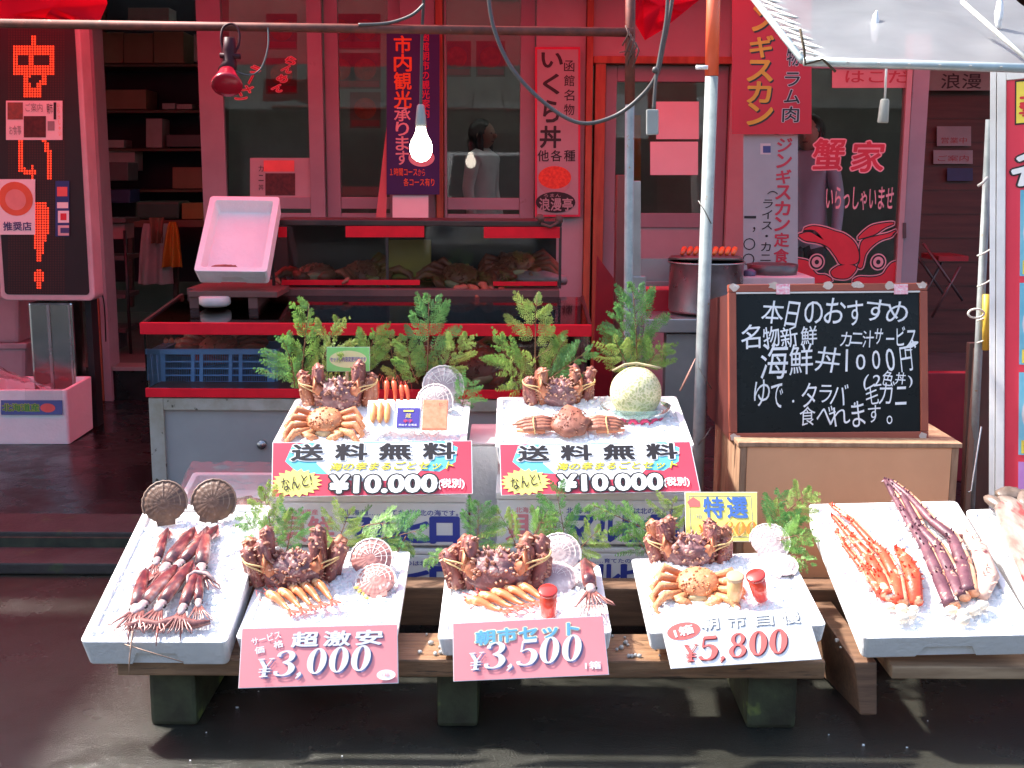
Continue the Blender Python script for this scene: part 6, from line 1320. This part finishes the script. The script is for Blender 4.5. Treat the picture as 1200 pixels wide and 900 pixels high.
pot = mat('battered_steel', (.45, .44, .43), .35, .85, c2=(.3, .29, .28), sc_=7, wear=.15, bump=.1, bsc=15)
b = MB(); b.lathe([(.01, .0), (rP * .97, 0), (rP, .012), (rP, hP), (rP + .008, hP), (rP + .008, hP + .008), (rP - .004, hP + .006), (rP - .006, hP * .86), (.01, hP * .85)], 40); b.build('body', pot, pt_)
b = MB(); b.lathe([(rP + .006, hP + .012), (rP * .93, hP + .03), (rP * .9, hP + .022), (.01, hP + .03)], 40, T(0, .02, 0) @ RX(-3)); b.build('lid', mat('dull_lid', (.16, .14, .13), .4, .6), pt_)
b = MB(); b.tube([(rP * .55, -rP * .86, hP * .55), (rP * .6, -rP * 1.0, hP * .55), (rP * .86, -rP * .8, hP * .5), (rP * .8, -rP * .6, hP * .5)], .007, 7); b.build('handle', steel, pt_)
cl = thing('boiled_crab_legs', 'orange red boiled crab legs lying on the lid of the stew pot', 'crab legs', WM[pt_.name] @ T(0, 0, hP + .03))
for i in range(9): x = -.1 + i * .027; b = MB(); b.tube([(x - .015, -.06, .012), (x, -.02, .03), (x + .012, .05, .02)], [.009, .013, .008], 8); b.build('leg', mat('bright_boiled', (.85, .14, .03), .35, c2=(.7, .07, .02)), cl)
b = MB(); c = at(905, 318, 5.3); b.lathe([(.09, -.035), (.105, -.02), (.112, .032), (.104, .034), (.098, .0), (.01, -.01)], 32, T(c)); b.solo('steel_pan', mat('dull_pan', (.13, .1, .1), .4, .5), 'dull round pan on the counter below the menu strip', 'pan')
ctb = MB(); ctb.rect((868, 325, 955, 338), face(900, 330, 5.12), 0, .35); ctb.solo('counter_box', mat('counter_pink', (.7, .42, .45), .5), 'pale box top under the dull round pan', 'box', bev=.005)
b = MB(); b.rect((858, 338.5, 960, 560), face(900, 330, 5.16), 0, .28); b.solo('counter_cabinet', mat('dark_red_board', (.3, .015, .025)), 'dark red cabinet behind the chalkboard', 'cabinet')
b = MB(); b.blob(.03, .03, .022, T(at(878, 321, 5.2)), 12, 8, .3, 4); b.solo('knotted_bag', mat('dim_violet', (.12, .08, .16), .5), 'small dark knotted plastic bag beside the dull pan', 'bag')

# ================================================================== CHALKBOARD ON ITS PLYWOOD STAND
st = thing('plywood_stand', 'plywood box stand with an orange tan painted front carrying the chalkboard', 'stand', T(at(990, 600, 3.85).x, 3.85, 0))
zt = at(872, 518, 3.85).z
FLx, FRx = at(872, 518, 3.85).x, at(1121, 513, 3.85).x
ybk = 4.34
b = MB(); b.box(FLx + .012, FRx - .012, 3.851, 3.865, .16, zt - .017); b.build('front_panel', plyfront, st, True, bev=.002)
for x in (FLx - .0005, FRx + .0005): b = MB(); b.box(x - .0115, x + .0115, 3.852, ybk, .12, zt - .017); b.build('side_panel', plyside, st, True, bev=.002)
b = MB(); b.box(FLx - .02, FRx + .02, 3.845, ybk + .01, zt - .016, zt); b.build('top_panel', plyside, st, True, bev=.003)
for x in (FLx + .02, FRx - .07): b = MB(); b.box(x, x + .05, 3.88, 3.93, 0, .119); b.box(x, x + .05, ybk - .08, ybk - .03, 0, .119); b.build('leg', beamwood, st, True)
M, w_, h_, c = board_from(((853, 333), (1088, 332), (1086, 514), (855, 517)), 4.02, 3.93)
cbd = thing('chalkboard', 'black menu board with white handwriting in a taped red brown frame', 'chalkboard', M)
fm = mat('board_frame', (.34, .085, .045), .45, c2=(.27, .06, .035), sc_=5, bump=.05, spots=(.5, .3, .24), ssc=40, spt=.76); k = .026
b = MB(); x, y = w_ / 2, h_ / 2
for r in ((-x, -y, x, -y + k), (-x, y - k * 1.0, x, y), (-x, -y + k + .0005, -x + k, y - k - .0005), (x - k, -y + k + .0005, x, y - k - .0005)): b.box(r[0], r[2], r[1], r[3], -.02, .006)
b.build('frame', fm, cbd, bev=.003)
b = MB(); b.box(-x + k, x - k, -y + k, y - k, -.012, -.002); b.build('black_panel', mat('board_black', (.006, .008, .008), .3, c2=(.011, .014, .014), sc_=2.5, wear=.1, spec=.25), cbd)
b = MB(); b.box(-x + k, x - k, y - k - .006, y - k - .0005, -.0015, .007); b.build('light_strip', mat('strip_white', (.7, .68, .64), .4), cbd)
Mt = M @ T(0, 0, -.001); kw = dict(jit=1.5, shear=.08, z=.0005, name='handwriting')
textp('本日のおすすめ', Mt, (893, 354, 1062, 380), chalk, cbd, off=.004, seed=3, **kw)
textp('名物新鮮', Mt, (868, 385, 960, 408), chalk, cbd, off=.006, seed=5, **kw); textp('カニ汁サービス', Mt, (985, 386, 1074, 407), chalk, cbd, off=.006, seed=8, **kw); textp('!', Mt, (1064, 400, 1073, 411), chalk, cbd, off=.004, shear=.9, z=.0006)
textp('海鮮丼', Mt, (892, 408, 984, 441), chalk, cbd, off=.002, seed=11, **kw); textp('1000円', Mt, (984, 410, 1070, 437), chalk, cbd, off=-.004, seed=17, **kw)
textp('(2色丼)', Mt, (1008, 437, 1074, 453), chalk, cbd, off=.006, seed=21, **kw)
textp('ゆで.タラバ.毛ガニ', Mt, (884, 449, 1066, 476), chalk, cbd, off=.0, seed=25, **kw); textp('食べれます。', Mt, (936, 474, 1052, 500), chalk, cbd, off=.0, seed=30, **kw)
b = MB(); rr = random.Random(12); tp = mat('clear_tape', (.62, .5, .42), .3, spots=(.8, .75, .7), ssc=30)
for cx, cy in ((-x + .02, y - .01), (x - .02, y - .01), (-x + .02, -y + .01), (x - .02, -y + .01), (-x * .55, y - .006), (.0, y - .005), (x * .62, y - .008), (x * .3, y - .006)):
    pts = [(cx + .019 * math.cos(a) * rr.uniform(.6, 1.25), cy + .013 * math.sin(a) * rr.uniform(.6, 1.25)) for a in [2 * math.pi * i / 10 for i in range(10)]]; b.poly(pts, .0066, .0074)
b.build('tape', tp, cbd)
b = MB()
for px in (917, 1055): p = on(px, 338, M); b.box(p.x - .023, p.x + .023, p.y - .02, p.y + .014, .0078, .009)
b.build('pink_label', mat('label_pink', (.85, .2, .3), .5, c2=(.85, .75, .75), sc_=110), cbd)
b = MB(); a, c = at(853, 345, 4.05), at(828, 352, 4.4); d, e = at(829, 486, 4.36), at(856, 516, 3.96)
vs = [a, c, d, e]; b.add(vs + [v + V((.012, 0, 0)) for v in vs], [(0, 1, 2, 3), (7, 6, 5, 4), (0, 4, 5, 1), (1, 5, 6, 2), (2, 6, 7, 3), (3, 7, 4, 0)]); b.build('easel_back', mat('easel_dark', (.13, .035, .03), .4, c2=(.09, .025, .02)), cbd, True)
pk = thing('leaning_planks', 'dark brown planks leaning against the white menu sign', 'planks', T(at(1140, 600, 4.2).x, 4.2, 0))
def leanplank(px4, Y, m, th, nm):
    vs = [at(*p, Y) for p in px4]; vs = vs[:2] + [V((v.x, Y - .12, v.z)) for v in vs[2:]]; b = MB(); b.add(vs + [v + V((0, th, 0)) for v in vs], [(0, 3, 2, 1), (4, 5, 6, 7), (0, 1, 5, 4), (1, 2, 6, 5), (2, 3, 7, 6), (3, 0, 4, 7)]); b.build(nm, m, pk, True, bev=.003)
pb = mat('plank_brown', (.13, .075, .055), .6, c2=(.09, .05, .038), sc_=5, stretch=(3, 3, .6))
leanplank(((1136, 402), (1172, 402), (1164, 660), (1112, 660)), 4.3, pb, .03, 'wide_plank'); leanplank(((1143, 408), (1148, 408), (1120, 640), (1113, 640)), 4.26, mat('plank_light', (.24, .15, .11), .6), .02, 'thin_batten')
b = MB(); b.tube([at(1150, 500, 4.16), at(1138, 575, 4.12), at(1134, 577, 4.11)], .003, 5); b.build('hanging_wire', steel, pk, True)

# ================================================================== MENU SIGN AT THE RIGHT EDGE
SY_ = 3.96; KS = SY_ / 3.5; a = at(1160, 340, SY_); ang = 30
ms = thing('menu_sign', 'tall white framed menu sign with a red panel at the right edge', 'sign', T(a.x, a.y, 0))
zt_, zb_ = at(1160, 83, SY_).z, .02
up_ = (at(1160, 83, SY_) - at(1158.5, 590, SY_)).normalized(); xx_ = V((math.cos(R(ang)), -math.sin(R(ang)), 0)); xx_ = xx_ - up_ * xx_.dot(up_); hh = (zt_ - zb_) / 2 / up_.z; Fm = frame(at(1160, 83, SY_) - up_ * hh, xx_, up_) @ S(KS); hh /= KS; Wd = .62
al = mat('white_sign_frame', (.85, .85, .84), .35); b = MB()
b.box(0, .016, -hh, hh, -.09, -.004, Fm); b.box(.019, .043, -hh, hh, -.09, 0, Fm); b.box(Wd - .05, Wd, -hh, hh, -.09, 0, Fm); b.box(.0435, Wd - .0505, hh - .03, hh, -.09, 0, Fm); b.box(.0435, Wd - .0505, -hh, -hh + .05, -.09, 0, Fm); b.build('frame', al, ms, True, bev=.002)
b = MB(); b.box(.016, .019, -hh, hh, -.08, -.02, Fm); b.build('frame_groove', darkmetal, ms, True)
b = MB(); b.box(.0435, Wd - .0505, -hh + .051, hh - .031, -.03, -.006, Fm); b.build('red_panel', mat('panel_red', (.78, .05, .09), .4, c2=(.74, .045, .08)), ms, True)
def mrect(y0, y1, x0, x1, m, nm, z):
    p0 = on(1170, y0, Fm).y; p1 = on(1170, y1, Fm).y; b = MB(); b.poly([(x0, p1), (x1, p1), (x1, p0), (x0, p0)], z, z, Fm); b.build(nm, m, ms, True); return p0, p1
bluep = mat('photo_blue', (.08, .38, .55), .4, c2=(.3, .6, .7), sc_=3); purp = mat('photo_violet', (.4, .12, .5), .4, c2=(.55, .3, .6), sc_=3)
x0p = .098
mrect(96, 148, .066, .5, blackink, 'heading_border', -.005); p0, p1 = mrect(98, 146, .07, .496, mat('heading_yellow', (.92, .75, .1), .5), 'heading_panel', -.004)
text('お食', Fm, .175, p0 - .055, .19, .05, redink, ms, off=.03, z=-.003); text('事処', Fm, .175, p1 + .035, .19, .05, redink, ms, off=.03, z=-.003)
q = on(1180, 195, Fm).y; text('名物丼', Fm, .285, q, .44, .11, whiteink, ms, off=.03, z=-.003, shear=.3, halo=blackink, hoff=.07)
for i, (y0, y1) in enumerate(((224, 324), (332, 427), (436, 532), (540, 640))):
    p0, p1 = mrect(y0, y1, .082, .5, bluep if i < 3 else purp, 'photo_panel', -.005); cy = (p0 + p1) / 2
    for r, m_, z_ in ((.095, mat('bowl_white', (.75, .72, .72), .3), -.0045), (.078, mat('bowl_food%d' % (i % 2), ((.5, .1, .06), (.6, .35, .12))[i % 2], .5, c2=((.3, .05, .04), (.45, .2, .06))[i % 2], sc_=40), -.004)):
        b = MB(); b.poly(ell(.19, cy, r * 1.05, r), z_, z_, Fm); b.build('bowl_picture', m_, ms, True)
    b = MB(); b.poly([(.09, p1 + .005), (.19, p1 + .005), (.19, p1 + .045), (.09, p1 + .045)], -.0035, -.0035, Fm); b.build('caption_panel', mat('heading_yellow', (.92, .75, .1)), ms, True)
    text(('名物丼', '食事', '海鮮', '定食')[i], Fm, .14, p1 + .025, .085, .03, blackink, ms, off=.02, z=-.003)
mp2 = thing('scaffold_pole', 'grey pole bound with wire and yellow tape behind the white menu sign', 'pole', T(at(1150, 600, 4.22).x, 4.22, 0))
p0, p1 = at(1160, 140, 4.22), at(1147, 405, 4.22); d_ = p1 - p0; b = MB(); b.tube([p0, p1, p1 + d_ * (p1.z / -d_.z)], .014, 10); b.build('tube', galv, mp2, True)
b = MB()
for y in (296, 332, 372, 398): q = at(1152, y, 4.2); b.tube([q + V((-.02, 0, -.012)), q + V((0, -.016, 0)), q + V((.03, .0, .015)), q + V((.05, .0, .02))], .003, 5)
q = at(1140, 366, 4.17); b.tube([q + V((.012 + .028 * math.cos(t), 0, .016 * math.sin(t) - .004)) for t in [2 * math.pi * i / 14 for i in range(15)]], .004, 6); b.tube([at(1146, 218, 4.17), at(1152, 214, 4.17), at(1157, 208, 4.19)], .005, 6); b.build('wire_ties', ropem, mp2, True)
b = MB(); b.tube([at(1156, 345, 4.19), at(1155, 410, 4.19)], .012, 10); b.build('yellow_wrap', mat('yellow_wrap', (.7, .5, .06), .5), mp2, True)

# ================================================================== FOAM BOXES ON THE FLOOR AND UNDER FILM
M, w_, l_ = goods(((-22, 457), (86, 457), (100, 441), (-6, 441)), 6.05, 6.42)
zf = M.translation.z - .1; z_w = .25
foam_box('white foam box with a printed colour label on the floor at the left edge', M, w_, l_, M.translation.z - .104, 'open foam boxes of seafood', notch=False, taper=.97)
F = face(37, 475, 6.043)
flb = thing('box_label', 'printed blue and green label on the front of the floor box', 'label', F); b = MB(); b.rect((1, 469, 73, 486), F, 0, .001); b.build('sheet', mat('label_bluegrey', (.1, .16, .4), .4), flb, True)
textp('北海道産', F, (3, 473, 46, 482), mat('label_green', (.08, .35, .08), .5), flb, off=.03, z=.001, halo=mat('heading_yellow', (.92, .75, .1)), hoff=.06); disc(F, 56, 478, 9, 5.5, .001, coralink, 'red_print', flb, 6.04)
b = MB(); a, c = at(-30, 428, 6.12), at(60, 457, 6.12)
sheet(b, lambda u, v: a.lerp(V((c.x, c.y, c.z)), u) + V((-.08 * v, .2 * v, -.02 * v + .05 * noise.noise(V((u * 5, v * 4, 1))))), 20, 10); b.solo('plastic_sheet', filmclear, 'crumpled clear plastic sheet lying in the floor box at the left edge', 'plastic sheet')
b = MB(); sheet(b, lambda u, v: at(29 + 44 * u, 457 - 2 + 15 * v, 6.035 - .004 * math.sin(u * 9)), 10, 6); b.solo('plastic_flap', filmclear, 'flap of clear film hanging over the label of the floor box', 'plastic sheet')
# the wrapped box behind the squid box
bh = goods(((196, 598), (330, 600), (334, 553), (232, 554)), 4.0, 4.28); M = bh[0]
foam_box('white foam box under loose clear film between the squid box and the left stack', M, bh[1], bh[2], .2, 'open foam boxes of seafood', notch=False, depth=.06)
b = MB(); w_, l_ = bh[1], bh[2]
sheet(b, lambda u, v: M @ V(((u - .5) * (w_ + .05), (v - .5) * (l_ + .03), .012 + .02 * abs(noise.noise(V((u * 7, v * 6, 4)))) + (.05 * max(0, v - .6)) - .06 * max(0, abs(u - .5) * 2 - .92) * 6)), 34, 26)
b.solo('clear_film', filmclear, 'crumpled clear film over the box behind the squid', 'plastic sheet')
b = MB(); b.blob(.06, .04, .03, M @ T(.06, -.05, -.03), 14, 10, .3, 4); b.blob(.05, .04, .028, M @ T(.14, -.04, -.032), 14, 10, .3, 4, 3); b.solo('shellfish', scd, 'brown shellfish in the film covered box', 'shellfish')
b = MB(); b.blob(.045, .03, .02, T(at(946, 690, 3.53)) , 12, 8, .35, 4); b.solo('crumpled_bag', filmclear, 'crumpled clear bag on the rear board beside the large box', 'bag')
# spilled ice on the plank
b = MB(); rr = random.Random(5)
for i in range(26): x = rr.choice((-.2, .34, .85)) + rr.uniform(-.06, .06); s_ = rr.uniform(.004, .01); b.blob(s_, s_ * .8, s_ * .7, T(x, rr.uniform(3.02, 3.17), .228 + s_ * .4) @ RZ(rr.uniform(0, 90)), 6, 4, .3, 3, i)
b.solo('spilled_ice', mat('wet_ice', (.6, .62, .62), .12, trans=.4), 'bits of ice spilled on the wet front plank', 'ice', kind='stuff')

b = MB(); rr = random.Random(15)
for i in range(12): x = rr.choice((-.72, -.95, -.2, .3, .95, 1.15)) + rr.gauss(0, .13); s_ = rr.uniform(.002, .006); b.blob(s_, s_ * .8, s_ * .6, T(x, rr.uniform(2.72, 3.3), s_ * .3) @ RZ(rr.uniform(0, 90)), 5, 3, .3, 3, i)
b.solo('melting_ice', icem, 'small melting bits of ice scattered on the street under the bench', 'ice', kind='stuff')

# ================================================================== CYPRESS SPRIGS
fol = [mat('cypress_green%d' % i, c, .45, c2=c2, sc_=9, trans=.4) for i, (c, c2) in enumerate((((.26, .48, .11), (.14, .32, .07)), ((.4, .54, .15), (.24, .4, .09)), ((.18, .42, .13), (.1, .28, .08))))]
twig = mat('cypress_twig', (.2, .1, .045), .7)
def sprig(seed, label, M, fi):
    o = thing('cypress_sprig', label, 'sprig', M, 'cypress sprigs tucked among the boxes'); rr = random.Random(seed)
    tb_ = MB(); lb_ = MB(); bend = rr.uniform(-.12, .12)
    def main(t): return V((bend * t * t, t, .08 * math.sin(t * 3)))
    tb_.tube([main(i / 8) for i in range(9)], [.012 * (1 - .8 * i / 8) for i in range(9)], 6)
    def leaflet(p, d, n, L, w2):
        s = d.cross(n).normalized() * w2
        lb_.add([p, p + d * L * .45 + s, p + d * L, p + d * L * .45 - s], [(0, 1, 2, 3)])
    for i in range(13):
        t = .08 + .92 * i / 13; s = 1 if i % 2 else -1; base = main(t)
        if rr.random() < .16: continue
        L = (.46 * (1 - t) ** .7 + .08) * rr.uniform(.55, 1.3) * (1 if t > .25 else .75); ang = R(58 - 24 * t + rr.uniform(-14, 14)) * s
        up = rr.uniform(-.5, .5); d = V((math.sin(ang), math.cos(ang), up)).normalized(); n = V((rr.uniform(-.3, .3), rr.uniform(-.3, .3), 1)).normalized()
        k = max(4, int(L / .034)); droop = rr.uniform(.0, .9)
        def side(q): return base + d * (L * q) + V((0, 0, -droop * L * q * q))
        tb_.tube([side(0), side(.5), side(.95)], [.005, .0035, .0015], 4)
        for j in range(k + 1):
            q = .12 + .88 * j / k; p = side(q)
            for s2 in ((-1, 1) if j < k else (0,)):
                if rr.random() < .08: continue
                a2 = R(42 + rr.uniform(-8, 8)) * s2; d2 = V((d.x * math.cos(a2) - d.y * math.sin(a2), d.x * math.sin(a2) + d.y * math.cos(a2), d.z + rr.uniform(-.25, .25))).normalized()
                L2 = (.1 * (1 - q) ** .6 + .03) * (L / .32) ** .5 * rr.uniform(.8, 1.2); kk = 4
                for m_ in range(kk + 1):
                    f = m_ / kk; pp_ = p + d2 * L2 * f * .8; 
                    for s3 in ((-1, 1) if m_ < kk else (0,)):
                        a3 = R(38) * s3; d3 = V((d2.x * math.cos(a3) - d2.y * math.sin(a3), d2.x * math.sin(a3) + d2.y * math.cos(a3), d2.z + rr.uniform(-.3, .3))).normalized()
                        leaflet(pp_, d3, n, (.04 - .014 * f) * rr.uniform(.8, 1.25), .0064)
    lb_.build('foliage', fol[fi], o); tb_.build('stem', twig, o); return o
kits = []
SP = [  # base px, tip px, depth of base, depth of tip, twist, label
 ((352, 462), (352, 362), 4.2, 4.16, 10, 'fern like sprig leaning left above the whole crab box, tip over the red tape'),
 ((372, 452), (400, 378), 4.2, 4.14, -15, 'sprig just behind the green card'),
 ((345, 455), (336, 400), 4.18, 4.12, 25, 'low sprig at the back left corner of the whole crab box'),
 ((420, 455), (440, 385), 4.22, 4.2, 5, 'dark sprig between the green card and the red prawns'),
 ((468, 450), (452, 392), 4.24, 4.22, -20, 'sprig rising behind the red prawns'),
 ((500, 452), (506, 354), 4.2, 4.16, 0, 'tallest sprig behind the grey scallops'),
 ((505, 448), (549, 396), 4.2, 4.12, 20, 'sprig reaching right beside the grey scallops'),
 ((490, 450), (470, 400), 4.2, 4.14, -30, 'short sprig left of the grey scallops'),
 ((540, 480), (552, 448), 4.1, 4.02, 12, 'small sprig at the right back corner of the whole crab box'),
 ((628, 450), (623, 349), 4.2, 4.18, 0, 'tall slim sprig at the back of the melon box'),
 ((622, 448), (578, 402), 4.2, 4.12, -18, 'sprig reaching left at the back of the melon box'),
 ((632, 452), (688, 416), 4.2, 4.13, 22, 'sprig reaching right behind the snow crab'),
 ((610, 460), (590, 430), 4.2, 4.08, 8, 'low sprig at the back left of the melon box'),
 ((640, 450), (655, 398), 4.22, 4.2, -8, 'sprig beside the tall slim one at the back of the melon box'),
 ((746, 448), (745, 341), 4.24, 4.22, 6, 'tall sprig standing behind the melon'),
 ((742, 440), (716, 400), 4.24, 4.16, -20, 'sprig left of the melon, tip bent down'),
 ((750, 440), (776, 402), 4.24, 4.16, 20, 'sprig right of the melon by the steel leg'),
 ((746, 436), (724, 372), 4.24, 4.2, 8, 'middle sprig among those behind the melon'),
 ((322, 650), (312, 573), 3.46, 3.44, 0, 'bright sprig at the back left of the second box from the left'),
 ((316, 640), (282, 612), 3.46, 3.4, -20, 'small sprig bending over the edge of the squid box'),
 ((334, 652), (346, 600), 3.46, 3.44, 20, 'sprig beside the left leg bundle in the second box from the left'),
 ((392, 650), (406, 596), 3.5, 3.48, 10, 'olive sprig behind the right leg bundle in the second box from the left'),
 ((412, 622), (462, 612), 3.55, 3.48, -10, 'sprig lying across the blue print of the left stack'),
 ((440, 632), (492, 626), 3.5, 3.44, 25, 'sprig lying behind the brownish pink scallop'),
 ((476, 628), (450, 672), 3.46, 3.42, -15, 'sprig hanging down beside the brownish pink scallop'),
 ((544, 650), (502, 660), 3.46, 3.4, 12, 'sprig reaching left from the middle box'),
 ((560, 650), (564, 592), 3.48, 3.46, -8, 'sprig behind the left leg bundle in the middle box'),
 ((606, 642), (580, 602), 3.5, 3.46, 12, 'green sprig between the two leg bundles in the middle box'),
 ((620, 648), (640, 600), 3.5, 3.48, -16, 'sprig behind the right leg bundle in the middle box'),
 ((664, 652), (656, 576), 3.54, 3.52, 0, 'tall slim sprig in front of the right stack'),
 ((672, 650), (706, 622), 3.5, 3.44, 18, 'sprig behind the standing squid in the middle box'),
 ((770, 626), (694, 600), 3.52, 3.48, -12, 'long sprig reaching left across the blue print of the right stack'),
 ((760, 652), (736, 622), 3.48, 3.44, 10, 'sprig at the back left corner of the right end box'),
 ((776, 630), (786, 584), 3.54, 3.52, 22, 'thin sprig just left of the yellow card'),
 ((898, 640), (946, 622), 3.44, 3.38, 15, 'broad sprig reaching right towards the large leg box'),
 ((912, 630), (916, 582), 3.5, 3.48, -10, 'upright sprig to the right of the yellow card'),
 ((908, 612), (952, 578), 3.52, 3.48, 14, 'sprig reaching up right in front of the plywood stand'),
 ((910, 646), (952, 658), 3.42, 3.36, -12, 'low sprig drooping beside the large leg box'),
 ((914, 644), (930, 604), 3.5, 3.45, 30, 'inner sprig behind the grey scallop in the right end box')]
for i, (bp, tp_, yb, yt, tw, lb_) in enumerate(SP):
    B, Tp = at(*bp, yb), at(*tp_, yt); L = (Tp - B).length * 1.06
    yy = (Tp - B).normalized(); zz = (CAM - B).normalized() + V((0, 0, .5)); zz = (zz - yy * zz.dot(yy)).normalized(); xx = yy.cross(zz)
    Mx = Matrix.Identity(4)
    for j, a in enumerate((xx, yy, zz)):
        for q in range(3): Mx[q][j] = a[q]
    wide = .85 if L > .22 else 1.25
    Mx = T(B) @ Mx @ RY(tw) @ S(L * wide, L, L)
    if i < 6: kits.append(sprig(i + 2, lb_, Mx, i % 3))
    else: dup(kits[(i * 5 + 1) % 6], Mx, lb_)
